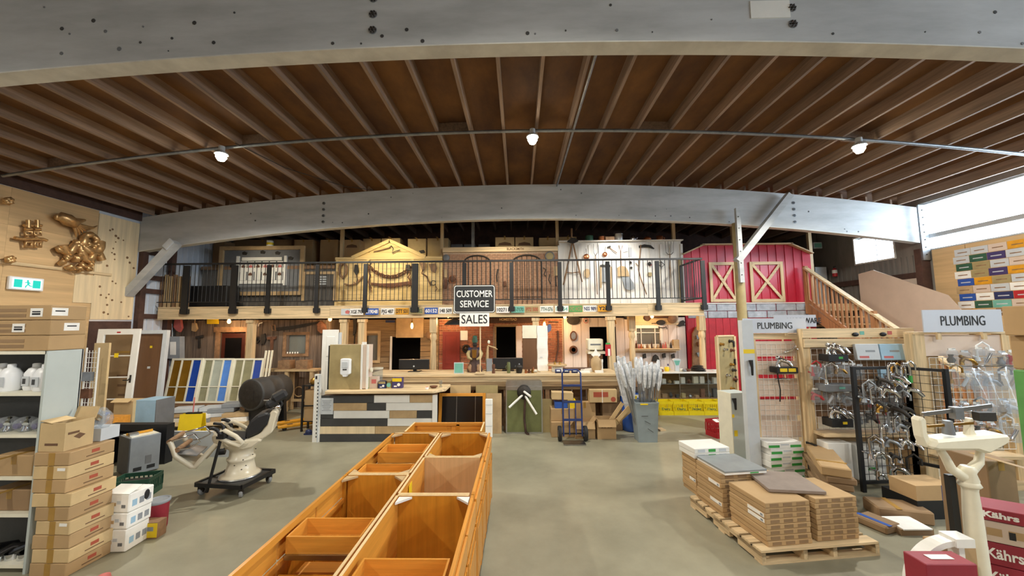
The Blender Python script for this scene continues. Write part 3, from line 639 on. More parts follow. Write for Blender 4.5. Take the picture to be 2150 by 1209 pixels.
hung('animal_trap', 'dark steel trap resting above the right corner of the yellow front', 'trap', [('jaw', 'iron', 'poly', [(880, 527), (890, 525), (893, 530), (884, 532)], .04)], group=G1)
hung('ice_tongs', 'spiked iron tongs hanging right of the black double post', 'tongs', [('arm', 'rust', 'tube', [(884, 556), (888, 566), (886, 574), (896, 580)], .02), ('arm', 'rust', 'tube', [(896, 580), (900, 590), (905, 600)], .016), ('grip', 'tool_wood', 'poly', [(882, 552), (894, 552), (892, 566), (886, 566)], .04)], group=G1)
hung('hames_pair', 'grey wooden paddle shape hung near the brick edge of the yellow front', 'paddle', [('paddle', 'tool_wood', 'poly', [(901, 555), (915, 553), (918, 563), (914, 573), (906, 570)], .05)], group=G1)
hung('ring_hook', 'iron ring with hook low on the yellow front', 'hook', [('ring', 'iron', 'ring', [(910, 594), (915, 594)], .01), ('hook', 'rust', 'tube', [(914, 598), (918, 606), (914, 612)], .012)], group=G1)
hung('pot_lid_round', 'grey round lid hung at the left end of the upper brick front', 'lid', [('lid', 'mid_grey', 'disc', [(937, 541), (944, 541)])], group=G2)
hung('wall_sconce', 'tan wooden bracket holding a rust-red bottle on the upper brick front', 'bracket', [('bracket', 'tan', 'poly', [(932, 565), (939, 565), (939, 583), (934, 583)], .05), ('bottle', 'rust', 'poly', [(934, 586), (938, 586), (940, 595), (938, 606), (933, 606), (932, 595)], .05)], group=G2)
hung('red_lantern', 'rust-red round lantern body hung left of the first iron arch', 'lantern', [('body', 'rust', 'ball', [(951, 586), (957, 586)]), ('ring', 'copper', 'ring', [(951, 586), (959, 586)], .012)], group=G2)
hung('horse_bit', 'small iron tool crossed over a bar between the two arches', 'tool', [('shaft', 'iron', 'tube', [(1045, 565), (1043, 580), (1044, 592)], .02), ('head', 'rust', 'poly', [(1056, 592), (1062, 590), (1064, 598), (1057, 602)], .05)], group=G2)
hung('round_sieve', 'grey round sieve hung high at the right end of the upper brick front', 'sieve', [('rim', 'mid_grey', 'ring', [(1154, 538), (1163, 538)], .02), ('mesh_disc', 'olive_panel', 'disc', [(1154, 538), (1162, 538)])], group=G2)
hung('brace_drill', 'dark carpenter brace drill hung below the round sieve', 'drill', [('crank', 'iron', 'tube', [(1140, 562), (1146, 566), (1142, 576), (1146, 580)], .015), ('bit', 'iron', 'tube', [(1154, 576), (1152, 588), (1156, 596)], .015)], group=G2)
hung('wood_bracket', 'yellow-brown wooden gunstock shape hung by the black post on the brick front', 'bracket', [('stock', 'tan', 'poly', [(1162, 560), (1170, 559), (1171, 578), (1163, 580)], .05), ('barrel', 'iron', 'tube', [(1166, 580), (1167, 592), (1168, 601)], .018)], group=G2)
# white boards
hung('wood_splitting_tongs', 'tall A-shaped weathered wooden tripod standing proud against the white boards', 'tripod', [('leg', 'tool_wood', 'tube', [(1201, 510), (1192, 555), (1183, 598)], .024), ('leg', 'tool_wood', 'tube', [(1203, 510), (1213, 555), (1222, 592)], .024), ('leg', 'tool_wood', 'tube', [(1200, 480), (1200, 505)], .028), ('crossbar', 'tool_wood', 'tube', [(1188, 572), (1202, 573), (1216, 571)], .016), ('hinge', 'iron', 'poly', [(1190, 508), (1199, 500), (1207, 500), (1214, 507), (1202, 512)], .06), ('hanging_tool', 'iron', 'tube', [(1201, 512), (1201, 540)], .008)], Y=U-.1, group=G3)
hung('copper_ladle', 'round copper ladle hung by a thin handle on the white boards, beside the tripod', 'ladle', [('bowl', 'copper', 'disc', [(1231, 539), (1237, 539)]), ('handle', 'iron', 'tube', [(1231, 533), (1230, 522)], .007)], group=G3)
hung('wooden_paddle', 'oval brown wooden paddle hung under the copper ladle', 'paddle', [('blade', 'tan', 'poly', [(1227, 572), (1228, 566), (1232, 564), (1237, 566), (1238, 574), (1237, 581), (1232, 584), (1228, 581)], .02), ('handle', 'tool_wood', 'tube', [(1232, 564), (1232, 546)], .008)], group=G3)
hung('toasting_fork', 'very long two-tined fork standing on the white boards', 'fork', [('shaft', 'tool_wood', 'tube', [(1250, 537), (1252, 570), (1254, 618)], .012), ('tine', 'iron', 'tube', [(1250, 537), (1246, 530), (1246, 512)], .007), ('tine', 'iron', 'tube', [(1250, 537), (1255, 530), (1254, 510)], .007)], group=G3)
hung('copper_skimmer', 'small orange copper skimmer hung above the washboard', 'skimmer', [('bowl', 'copper', 'disc', [(1270, 534), (1275, 534)]), ('handle', 'iron', 'tube', [(1270, 529), (1271, 518)], .006)], group=G3)
hung('claw_hammer', 'long-handled hammer set slanting on the white boards', 'hammer', [('handle', 'tool_wood', 'tube', [(1278, 519), (1286, 525), (1295, 531)], .012), ('head', 'iron', 'poly', [(1276, 521), (1275, 518), (1281, 516), (1282, 519)], .04)], group=G3)
hung('washboard', 'grey washboard with two feet and a dark top rail on the white boards', 'washboard', [('panel', 'grey', 'poly', [(1262, 560), (1282, 560), (1282, 592), (1262, 592)], .02), ('top_rail', 'iron', 'poly', [(1260, 556), (1281, 556), (1281, 561), (1260, 561)], .035), ('side_rail', 'tan', 'poly', [(1260, 560), (1263, 560), (1263, 604), (1260, 604)], .03), ('side_rail', 'tan', 'poly', [(1281, 560), (1284, 560), (1284, 604), (1281, 604)], .03), ('handle', 'iron', 'tube', [(1264, 556), (1267, 548), (1271, 556)], .006)], group=G3)
hung('grain_shovel', 'wide wooden grain shovel with D grip hung on the white boards', 'shovel', [('blade', 'tan', 'poly', [(1296, 562), (1303, 558), (1313, 560), (1319, 570), (1321, 580), (1297, 580)], .03), ('shaft', 'tool_wood', 'tube', [(1304, 560), (1303, 540), (1303, 526)], .014), ('grip', 'tool_wood', 'loop', [(1299, 516), (1307, 516), (1303, 527)], .01)], group=G3)
hung('shovel_shadow', 'bluish grey plate shaped as the blade shadow under the wooden grain shovel', 'shovel', [('blade', 'grey', 'poly', [(1305, 582), (1322, 582), (1330, 594), (1332, 606), (1322, 610), (1312, 606)], .02)], group=G3)  # cast shadow of the shovel blade, built as a grey plate
hung('ice_saw', 'thin iron hook tool in a frame shape high on the white boards', 'hook', [('frame', 'iron', 'loop', [(1320, 520), (1324, 520), (1324, 540), (1320, 540)], .006), ('hook', 'iron', 'tube', [(1308, 530), (1318, 528)], .006)], group=G3)
hung('iron_knob_pair', 'two small dark iron knobs, one above the other, on the white boards', 'knob', [('knob', 'iron', 'ball', [(1323, 551), (1326, 551)]), ('knob', 'iron', 'ball', [(1325, 562), (1327.5, 562)])], group=G3)
hung('scythe', 'large scythe with curved dark blade and bent wooden shaft on the white boards', 'scythe', [('blade', 'iron', 'poly', [(1341, 516), (1352, 513), (1366, 515), (1374, 522), (1372, 523), (1362, 519), (1350, 519), (1342, 521)], .02), ('shaft', 'tool_wood', 'tube', [(1345, 514), (1343, 540), (1340, 566), (1345, 585), (1352, 603), (1357, 618)], .016), ('grip', 'tool_wood', 'tube', [(1341, 560), (1334, 552)], .012)], group=G3)
hung('kitchen_grinder', 'small red and black hand grinder hung right of the scythe', 'grinder', [('body', 'iron', 'ball', [(1363, 554), (1367, 554)]), ('knob', 'red', 'ball', [(1366, 556), (1368, 556)])], group=G3)
hung('enamel_tag', 'small yellowish enamel plate on the white boards', 'plate', [('plate', 'olive_panel', 'poly', [(1360, 572), (1368, 572), (1368, 580), (1360, 580)], .02)], group=G3)
hung('sheep_shears', 'dark iron clamp hung beside the pitchfork', 'clamp', [('body', 'iron', 'loop', [(1380, 553), (1388, 550), (1395, 556), (1388, 561)], .012), ('screw', 'iron', 'tube', [(1388, 548), (1388, 566)], .008)], group=G3)
hung('pitchfork', 'four-tined pitchfork with long thin handle at the end of the white boards', 'fork', [('shaft', 'tool_wood', 'tube', [(1406, 533), (1406, 570), (1407, 618)], .012), ('shoulder', 'iron', 'tube', [(1398, 530), (1402, 534), (1409, 534), (1413, 530)], .009)]+[('tine', 'iron', 'tube', [(1398+k*5, 530), (1397+k*5.4, 518), (1396+k*6, 507)], .005) for k in range(4)], group=G3)
# pots and buckets on the white cap
zt = ZW+.016
def potx(px): return at_y(px, 505, U).x
can('zinc_bucket', 'upturned green-grey enamel bucket on the ledge above the white boards', 'bucket', (potx(1237), U, zt), .12, .16, 'green_dark', None)
MATS['bk'] = MATS['green_dark']
t = T('copper_pot', 'shiny copper pot with loop handle on the ledge above the white boards', 'pot', (potx(1263), U, zt)); MB().lathe([(.08, 0), (.1, .03), (.1, .12), (.11, .13), (.1, .13), (.09, .02)], n=18).build('pot_body', 'copper', t); MB().tube([(-.1, 0, .12), (-.06, 0, .22), (.06, 0, .22), (.1, 0, .12)], .007, n=6).build('bail', 'iron', t)
tag(MB().box((0, 0, .06), (.26, .2, .12)).build('wooden_box', 'tool_wood', loc=(potx(1278)+.02, U+.02, zt)), 'flat brown wooden box on the ledge beside the copper pot', 'box')
t = T('tin_pot', 'bright tin stock pot on the ledge above the white boards', 'pot', (potx(1298), U, zt)); MB().lathe([(.13, 0), (.14, .02), (.14, .19), (.16, .2), (.13, .2), (.12, .03)], n=20).build('pot_body', 'steel', t)
MB().tube([(-.14, 0, .19), (-.09, 0, .3), (.09, 0, .3), (.14, 0, .19)], .008, n=6).build('bail', 'iron', t)
t = T('kettle', 'steel kettle with arched handle on the ledge above the white boards', 'kettle', (potx(1329), U, zt)); MB().lathe([(.09, 0), (.1, .02), (.1, .08), (.05, .14), (.03, .15)], n=18).build('kettle_body', 'steel', t); MB().tube([(-.08, 0, .1), (-.07, 0, .2), (.07, 0, .2), (.08, 0, .1)], .01, n=6).build('handle', 'iron', t); MB().tube([(.08, 0, .04), (.14, 0, .1)], [.02, .012], n=8).build('spout', 'steel', t)
t = T('copper_pan', 'low copper pan with lid knob on the ledge above the scythe', 'pan', (potx(1359), U, zt)); MB().lathe([(.1, 0), (.12, .02), (.12, .06), (.06, .12), (.01, .13)], n=18).build('pan_body', 'copper', t); MB().sph((0, 0, .15), .022).build('knob', 'iron', t)
t = T('copper_cup', 'straight-sided copper cup on the ledge above the pitchfork', 'cup', (potx(1385), U, zt)); MB().lathe([(.09, 0), (.095, .02), (.095, .13), (.085, .13), (.08, .02)], n=18).build('cup_body', 'copper', t); MB().tube([(.09, 0, .1), (.15, 0, .09), (.15, 0, .05), (.09, 0, .03)], .01, n=6).build('handle', 'copper', t)
# licence plates along the fascia
PLATES = [(729, 'light_grey', '', 'ink'), (750, 'paper', 'XGE 793', 'ink'), (782, 'blue', '219048', 'paper'), (813, 'paper', 'PJG 487', 'ink'), (844, 'orange_paint', 'DTT 531', 'ink'), (875, 'olive_panel', 'Y90 332', 'green_dark'), (905, 'blue', '60152', 'paper'), (935, 'paper', '148 509', 'ink'), (966, 'paper', '', 'ink'), (1056, 'paper', '102711', 'ink'), (1087, 'teal', 'AE-7170', 'green_dark'), (1117, 'olive_panel', 'P72 500', 'red_ink'), (1148, 'paper', '7TH-S76', 'green_dark'), (1179, 'paper', '04854', 'teal'), (1209, 'green_paint', '7C 4C0', 'olive_panel'), (1239, 'paper', 'NSS 989', 'navy'), (1269, 'orange_paint', 'Y269', 'ink')]
CN = {'light_grey': 'worn grey', 'paper': 'white', 'blue': 'blue', 'orange_paint': 'orange', 'olive_panel': 'pale olive', 'teal': 'pale green', 'green_paint': 'green'}
for i, (px, mt, tx, ik) in enumerate(PLATES):
    py = 655-8*(px-715)/575; p = at_y(px, py, 9.78); lab = '%s licence plate %s on the balcony edge' % (CN[mt], ('reading '+tx) if tx else ('with a faded crest' if i == 0 else 'half hidden by the service sign'))
    t = T('licence_plate', lab, 'licence plate', (p.x, 9.735 if any(abs(p.x-q) < .3 for q in PX) else 9.79, p.z), 0, 'licence plates along the balcony edge')
    bx('plate', mt, t, (0, 0.012, 0), (.342, .008, .165), bevel=.003)
    if tx: text('lettering', tx, .13, ik, t, (0, .005, -.005), bold=.003, width=.3)
    else: MB().prism([(-.05, -.04), (.04, -.05), (.06, .02), (0, .05), (-.06, .02)], 0, .003).build('crest', 'pink_red', t, loc=(0, .005, 0))
# ================================================================ ground floor fronts
LB = 10.4
def lx(px, Y, py=720): return at_y(px, py, Y).x
def lz(py, Y, px=1090): return at_y(px, py, Y).z
ZT = 2.34
def hole(x0, y0, x1, y1, Y):
    a, b, z0, z1 = rect(x0, y0, x1, y1, Y); return (a, b, z0, z1)
# weathered board wall on the left
X0, X1 = XL+.16, lx(688, LB)
hd = hole(462, 697, 517, 760, LB); hd = (hd[0], hd[1], 0, hd[3]); hw = hole(602, 703, 644, 742, LB)
wbw = facade('wall_lower_barnwood', X0, X1, 0, ZT, [hd, hw], 'barn_z', LB); boards(wbw, 'plank', 'barn_z', X0, X1, .01, ZT, LB, .15, holes=[hd, hw], gap=.008, jit=.012)
MB().ab(X1, X1+.06, LB, FAC+.06, 0, ZT).build('return_wall', 'barn_z', wbw)
dr = S('door_1', MB().ab(hd[0]+.03, hd[1]-.03, LB+.01, LB+.05, .01, hd[3]-.03), 'door_dark')
w, h = hd[1]-hd[0], hd[3]
MB().ab(hd[0]+.14, hd[1]-.14, LB-.004, LB+.01, 1.25, h-.16).build('pane', 'black_gloss', dr)
for z0, z1 in ((.2, .6), (.68, 1.12)): MB().ab(hd[0]+.14, hd[1]-.14, LB-.004, LB+.01, z0, z1).build('door_panel', 'door_dark', dr, bevel=.006)
tag(MB().sph((hd[1]-.1, LB-.03, 1.05), .03).build('door_knob', 'brass', dr), 'brass knob')
fr = S('trim_1', MB().ab(hd[0]-.11, hd[0], LB-.05, LB, 0, h).ab(hd[1], hd[1]+.11, LB-.05, LB, 0, h).ab(hd[0]-.16, hd[1]+.16, LB-.06, LB, h, h+.14), 'tool_wood')
def window_in(name, hl, Y, mat, glass, bars=0):
    a, b, z0, z1 = hl; f = .08
    w = S(name, MB().ab(a-f, a, Y-.05, Y+.02, z0-f, z1+f).ab(b, b+f, Y-.05, Y+.02, z0-f, z1+f).ab(a, b, Y-.05, Y+.02, z1, z1+f).ab(a, b, Y-.05, Y+.02, z0-f, z0), mat)
    MB().ab(a, b, Y+.012, Y+.016, z0, z1).build('pane', glass, w)
    return w
w3 = window_in('window_3', hw, LB, 'tool_wood', 'smoke_glass')
MB().ab(hw[0], hw[1], LB+.03, LB+.05, hw[2], hw[3]).build('curtain', 'green_dark', w3)
for i in range(5): MB().sph((0, 0, .02), (.02, .02, .03), 8, 5).build('ornament', 'paper', w3, loc=(hw[0]+.05+i*.07, LB-.03, hw[2]))
# log-cabin boards
X0, X1 = lx(690, FAC), lx(921, FAC); hd = hole(822, 707, 883, 760, FAC); hd = (hd[0], hd[1], 0, hd[3]); hw = hole(771, 700, 794, 756, FAC)
wc = facade('wall_lower_cabin', X0, X1, 0, ZT, [hd, hw], 'barn_x'); boards(wc, 'plank', 'barn_x', X0, X1, .01, ZT, FAC, .16, False, holes=[hd, hw], gap=.012, jit=.012)
window_in('window_4', hw, FAC, 'tan', 'smoke_glass')
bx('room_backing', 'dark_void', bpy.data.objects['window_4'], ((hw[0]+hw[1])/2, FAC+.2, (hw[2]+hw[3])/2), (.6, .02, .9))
tr = S('trim_2', MB().ab(hd[0]-.03, hd[0]+.02, FAC-.05, FAC, 0, hd[3]+.02), 'white_paint')
bx('door_header', 'tan', tr, ((lx(833, FAC)+lx(890, FAC))/2, FAC-.06, (lz(666, FAC)+lz(707, FAC))/2), (lx(890, FAC)-lx(833, FAC), .06, lz(666, FAC)-lz(707, FAC)))
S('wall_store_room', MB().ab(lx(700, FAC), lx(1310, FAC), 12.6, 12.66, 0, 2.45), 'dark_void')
# brick front: separate bricks
X0, X1 = lx(922, FAC), lx(1183, FAC); hd = hole(1042, 686, 1083, 760, FAC); hd = (hd[0], hd[1], 0, hd[3])
wk = facade('wall_lower_brick', X0, X1, 0, ZT, [hd], 'mortar')
bm = MB().ab(0, .2, -.016, 0, 0, .058).mesh('brick', 'brick'); hm = MB().ab(0, .095, -.016, 0, 0, .058).mesh('brick', 'brick')
zz = 1.08; r = 0; nb = 0
while zz+.06 < ZT:
    x = X0-(.107 if r % 2 else 0)
    while x < X1:
        for (a, me) in ((x, bm),):
            if a < X0: a, me = X0, hm
            if a+.2 > X1: me = hm
            if a+.2 > hd[0] and a < hd[1] and zz < hd[3]:
                if a < hd[0]-.1: me = hm
                elif a+.1 > hd[1]: a, me = max(a, hd[1]+.005), hm
                else: continue
            if a+(.2 if me is bm else .095) > X1: continue
            o = bpy.data.objects.new('brick', me); COL.objects.link(o); o.parent = wk; o.location = (a, FAC-.006*random.random(), zz); nb += 1
        x += .212
    zz += .069; r += 1
m = MB(); zz = .02
while zz+.06 < 1.06:
    x = X0
    while x+.2 < X1:
        if not (x+.2 > hd[0] and x < hd[1]): m.ab(x, x+.2, FAC-.016, FAC, zz, zz+.058)
        x += .212
    zz += .069
tag(m.build('low_bricks', 'brick', wk), kind='stuff')
MB().ab(hd[0]-.05, hd[0], FAC-.05, FAC, 0, hd[3]).ab(hd[1], hd[1]+.03, FAC-.05, FAC, 0, hd[3]).ab(hd[0]-.05, hd[1]+.05, FAC-.05, FAC, hd[3], hd[3]+.06).build('door_frame', 'barn_x', wk)
MB().ab(lx(1025, FAC), lx(1120, FAC), FAC-.1, FAC-.02, lz(678, FAC), lz(667, FAC)).build('timber_lintel', 'brown_timber', wk)
text('lettering', 'HOMESTEAD', .1, 'pine_x', wk, (lx(1067, FAC, 668), FAC-.105, lz(672, FAC)+.02), bold=.002, width=.5)
a, b, z0, z1 = rect(930, 696, 966, 784, FAC)
d2 = S('door_2', MB().ab(a, b, FAC-.07, FAC-.03, .02, z1), 'door_red')
for q0, q1 in ((.2, .95), (1.05, z1-.12)): MB().ab(a+.09, b-.09, FAC-.078, FAC-.07, q0, q1).build('door_panel', 'door_red', d2, bevel=.006)
tag(MB().sph((b-.05, FAC-.1, 1.05), .03).build('door_knob', 'brass', d2), 'brass knob')
# white board front
X0, X1 = lx(1184, FAC), lx(1440, FAC); hd = hole(1236, 686, 1297, 760, FAC); hd = (hd[0], hd[1], 0, hd[3]); hw = hole(1336, 689, 1385, 722, FAC)
wv = facade('wall_lower_white', X0, X1, 0, ZT, [hd, hw], 'white_board_g'); boards(wv, 'plank', 'white_board_g', X0, X1, .01, ZT, FAC, .25, holes=[hd, hw], gap=.012)
w5 = window_in('window_5', hw, FAC, 'white_paint', 'smoke_glass')
for f in (.2, .8): MB().ab(hw[0]+(hw[1]-hw[0])*f-.012, hw[0]+(hw[1]-hw[0])*f+.012, FAC-.02, FAC+.01, hw[2], hw[3]).build('muntin', 'white_paint', w5)
MB().ab(hw[0], hw[1], FAC-.02, FAC+.01, hw[3]-.14, hw[3]-.116).build('muntin', 'white_paint', w5)
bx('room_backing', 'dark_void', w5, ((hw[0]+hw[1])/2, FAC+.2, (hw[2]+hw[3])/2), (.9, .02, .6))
bx('loft_panel', 'pine_x', wv, ((lx(1335, FAC)+lx(1425, FAC))/2, FAC-.035, lz(673, FAC)), (lx(1425, FAC)-lx(1335, FAC), .02, .3))
# --- warm bulbs on cords under the balcony
def bulb(px, py, Y, label, tall=False, w=WARM_W):
    p = at_y(px, py, Y); h = 2.5-p.z
    t = T('hanging_bulb', label, 'lamp', (p.x, Y, p.z), 0, 'warm bulbs under the balcony')
    MB().cyl((0, 0, .09), (0, 0, h), .006, n=6).build('cord', 'black', t); MB().cyl((0, 0, .04), (0, 0, .1), .022, n=10).build('socket', 'brass', t)
    pr_ = [(.012, .05), (.03, 0), (.036, -.04), (.03, -.09), (.004, -.12)] if tall else [(.012, .05), (.035, .01), (.045, -.03), (.032, -.065), (.004, -.08)]
    MB().lathe(pr_, n=14).build('glass_bulb', 'warm_glow', t); bulb_light('bulb_light', (0, -.02, -.18), w, (1, .66, .34), .05, t)
bulb(481, 673, 10.0, 'glowing bare bulb in front of the red-brown door head'); bulb(865, 681, 10.2, 'glowing long filament bulb in front of the cabin doorway', True); bulb(1143, 679, 10.2, 'glowing long filament bulb above the tall white wrapped box', True)
bulb(941, 661, 10.6, 'small glowing bulb just behind the black dome lamp'); bulb(1186, 663, 10.6, 'glowing bulb at the edge of brick and white boards'); bulb(1369, 662, 10.6, 'glowing bulb in front of the hung banjo'); bulb(693, 668, 10.0, 'small warm bulb beside the square post by the leaning white door')
p = at_y(955, 678, 10.0); t = T('dome_pendant', 'black enamel dome pendant lamp beside the sales sign', 'lamp', (p.x, 10.0, p.z))
MB().lathe([(.28, -.05), (.27, -.03), (.16, .07), (.07, .11), (.05, .18), (.03, .2), (.02, .19), (.04, .1), (.15, .055), (.27, -.05)], n=24).build('lamp_shade', 'black', t); MB().cyl((0, 0, .2), (0, 0, 2.5-p.z), .008, n=6).build('cord', 'black', t)
# --- things hung on the lower fronts
G4 = 'ironware on the weathered board wall'; G5 = 'trays and pans on the lower white boards'; HL = LB-.06; HF = FAC-.06
hung('licence_plate', 'yellow licence plate left of the bulb at the red-brown door', 'licence plate', [('plate', 'yellow', 'poly', [(435, 668), (459, 668), (459, 680), (435, 680)], .01)], Y=HL)
hung('electrical_panel', 'grey electrical panel box with a paper notice and round switch', 'electric panel', [('cabinet', 'grey', 'poly', [(346, 706), (387, 706), (387, 752), (346, 752)], .14), ('door_notice', 'paper', 'poly', [(367, 717), (379, 717), (379, 744), (367, 744)], .145), ('switch_handle', 'black', 'poly', [(353, 718), (359, 716), (360, 740), (354, 744)], .16)], Y=HL)
hung('red_work_glove', 'faded red cloth hung from the balcony edge', 'cloth', [('cloth', 'pink_red', 'poly', [(371, 668), (382, 668), (385, 688), (380, 697), (373, 693), (368, 686)], .06)], Y=HL)
hung('wooden_pulley', 'small pale wooden block hung beside the red cloth', 'pulley', [('block', 'tan', 'poly', [(406, 678), (413, 678), (416, 690), (411, 696), (405, 694)], .05), ('rope', 'tan', 'tube', [(410, 678), (411, 664)], .01)], Y=HL)
hung('pipe_pair', 'two thin steel conduits running up from the grey electrical panel', 'pipe', [('pipe', 'steel', 'tube', [(346, 706), (346, 670)], .012), ('pipe', 'steel', 'tube', [(363, 706), (362, 666)], .012)], Y=HL)
hung('old_hand_saw', 'long dark hand saw hung above the small window on barn boards', 'saw', [('blade', 'iron', 'poly', [(578, 688), (620, 683), (672, 674), (676, 676), (640, 686), (600, 693), (580, 694)], .015), ('grip', 'tool_wood', 'loop', [(571, 683), (578, 682), (580, 694), (573, 694)], .018)], Y=HL, group=G4)
hung('horn_mount', 'small white forked antler hook on barn boards', 'antler', [('tine', 'paper', 'tube', [(538, 687), (541, 680), (540, 676)], .01), ('tine', 'paper', 'tube', [(543, 685), (545, 679), (552, 677)], .01)], Y=HL, group=G4)
hung('orange_horn', 'rust-orange cloth bundle hung beside the saw tip', 'bundle', [('bundle', 'rust', 'poly', [(668, 680), (676, 674), (684, 680), (686, 692), (678, 700), (670, 694)], .08)], Y=HL, group=G4)
for px, pts in ((537, [(533, 708), (538, 704), (541, 716), (546, 714), (541, 722), (535, 718)]), (554, [(549, 702), (557, 700), (559, 712), (556, 722), (550, 722)]), (571, [(562, 707), (581, 706), (580, 711), (574, 713), (573, 736), (569, 736), (569, 713), (562, 712)]), (422, [(412, 706), (428, 703), (428, 708), (421, 709), (421, 730), (417, 730), (417, 710), (412, 710)])):
    hung('iron_fitting', {537: 'small dark iron latch hung beside the square pine post', 554: 'dark iron blade head hung between latch and adze', 571: 'T-shaped rusty adze hung left of the small window', 422: 'dark hammer-shaped iron on boards left of the red-brown door'}[px], 'ironware', [('iron', 'iron' if px != 571 else 'rust', 'poly', pts, .03)], Y=HL, group=G4)
hung('rope_coil', 'pale ring of coiled rope hung low on the barn boards', 'rope', [('coil', 'tan', 'ring', [(628, 822), (638, 822)], .014)], Y=HL)
# rustic bench against the boards
a = lx(545, 9.9, 780); b = lx(668, 9.9, 780); zt_ = lz(774, 9.9)
t = T('rustic_bench', 'rough pole workbench against the weathered boards', 'bench', ((a+b)/2, 9.95, 0)); L_ = b-a
bx('bench_top', 'tan', t, (0, 0, zt_), (L_, .35, .05)); bx('stretcher', 'tan', t, (0, .1, .25), (L_*.9, .05, .06))
for sx in (-.42, .0, .42):
    for sy in (-.12, .12): bx('leg', 'tan', t, (sx*L_, sy, zt_/2), (.08, .08, zt_-.02))
for i in range(2): bx('wooden_crate', 'tool_wood', None, (lx(604+i*37, 9.95), 9.95, zt_+.14), (.3, .26, .22)); tag(bpy.data.objects['wooden_crate' if i == 0 else 'wooden_crate.001'], 'dark wooden crate on the rustic bench '+('nearer the barrel' if i == 0 else 'nearer the dark cabinet'), 'crate', 'crates on the rustic bench')
for o in [bpy.data.objects['wooden_crate'], bpy.data.objects['wooden_crate.001']]: o.location.z = zt_+.025+.111
# cabin and brick things
hung('rifle_stock', 'dark slim wooden rifle shape standing between two pine posts', 'rifle', [('stock', 'iron', 'poly', [(742, 668), (748, 667), (749, 684), (747, 700), (742, 704), (743, 684)], .04), ('barrel', 'iron', 'tube', [(745, 700), (744, 722)], .014)], Y=HF)
hung('blue_sign_bar', 'small dark blue name bar on the cabin boards', 'sign', [('bar', 'navy', 'poly', [(810, 672), (829, 672), (829, 677), (810, 677)], .02)], Y=HF)
hung('pan_disc', 'round dark wood disc on the cabin wall beside the turned post', 'disc', [('disc', 'tool_wood', 'disc', [(903, 703), (912, 703)])], Y=HF)
hung('note_sheet', 'white note sheet pinned to the brick under the dome lamp', 'paper', [('sheet', 'paper', 'poly', [(966, 694), (982, 694), (982, 714), (966, 714)], .004)], Y=FAC-.03)
hung('iron_wreath', 'dark round iron wreath on the brick beside the red door', 'wreath', [('ring', 'iron', 'ring', [(979, 732), (986, 732)], .03), ('centre', 'iron', 'ball', [(979, 732), (983, 732)])], Y=HF)
hung('crooked_stick', 'dark crooked walking stick on the brick right of the wrapped box', 'stick', [('stick', 'brown_timber', 'tube', [(1171, 694), (1172, 715), (1171, 735), (1168, 750), (1166, 760)], .022)], Y=HF)
hung('dark_bar', 'short dark iron bar high on the brick beside the bulb', 'bar', [('bar', 'iron', 'tube', [(1152, 676), (1172, 676)], .014)], Y=HF)
hung('blue_ribbon', 'blue ribbon rosette beside the top of the wrapped box', 'ribbon', [('rosette', 'blue', 'poly', [(1150, 682), (1155, 680), (1158, 686), (1156, 694), (1151, 698), (1149, 690)], .02)], Y=HF)
hung('oval_tray', 'large dark bronze oval tray high on the lower white boards', 'tray', [('tray', 'iron', 'poly', [(1204+14*math.cos(2*PI*i/20), 672+10*math.sin(2*PI*i/20)) for i in range(20)], .03)], group=G5, Y=HF)
hung('oval_platter', 'small upright oval bronze platter below the large oval tray', 'tray', [('rim', 'rust', 'poly', [(1204+7.5*math.cos(2*PI*i/18), 705+10.5*math.sin(2*PI*i/18)) for i in range(18)], .025), ('well', 'galv', 'poly', [(1204+5*math.cos(2*PI*i/18), 705+7.5*math.sin(2*PI*i/18)) for i in range(18)], .03)], group=G5, Y=HF)
hung('round_plate', 'round bronze plate below the upright oval platter', 'plate', [('rim', 'rust', 'disc', [(1204, 734), (1212.5, 734)]), ('well', 'galv', 'disc', [(1204, 734), (1209, 734)])], group=G5, Y=HF)
hung('iron_star', 'small dark openwork iron trivet beside the oval tray', 'trivet', [('ring', 'pink_red', 'ring', [(1230, 673), (1235, 673)], .008), ('hub', 'iron', 'ball', [(1230, 673), (1232, 673)])], group=G5, Y=HF)
hung('bugle', 'brass hunting horn hung between two posts on the white boards', 'horn', [('bell', 'brass', 'ball', [(1287, 667), (1293, 667)]), ('tube', 'brass', 'tube', [(1287, 667), (1292, 674), (1293, 680)], .018)], group=G5, Y=HF)
hung('round_clock', 'small dark round clock under the balcony beside the horn', 'clock', [('case', 'iron', 'disc', [(1314, 666), (1318.5, 666)])], group=G5, Y=HF)
hung('banjo', 'brown banjo lying level with its round head toward the red wall', 'banjo', [('head', 'tool_wood', 'disc', [(1411, 669), (1421, 669)]), ('neck', 'brown_timber', 'poly', [(1368, 665), (1402, 664), (1402, 668), (1368, 668)], .04), ('peghead', 'brown_timber', 'disc', [(1359, 667), (1366, 667)])], group=G5, Y=FAC-.1)
hung('frying_pan', 'dark oval frying pan hung under the banjo neck', 'pan', [('pan', 'iron', 'poly', [(1387+9*math.cos(2*PI*i/18), 677+5.5*math.sin(2*PI*i/18)) for i in range(18)], .04), ('handle', 'iron', 'tube', [(1378, 678), (1368, 679)], .01)], group=G5, Y=HF)
hung('beam_balance', 'small iron yoke-shaped bar under the frying pan', 'yoke', [('bar', 'iron', 'tube', [(1382, 687), (1392, 688), (1399, 686)], .012), ('arm', 'iron', 'tube', [(1383, 685), (1384, 691)], .01), ('arm', 'iron', 'tube', [(1398, 684), (1400, 691)], .01)], group=G5, Y=HF)
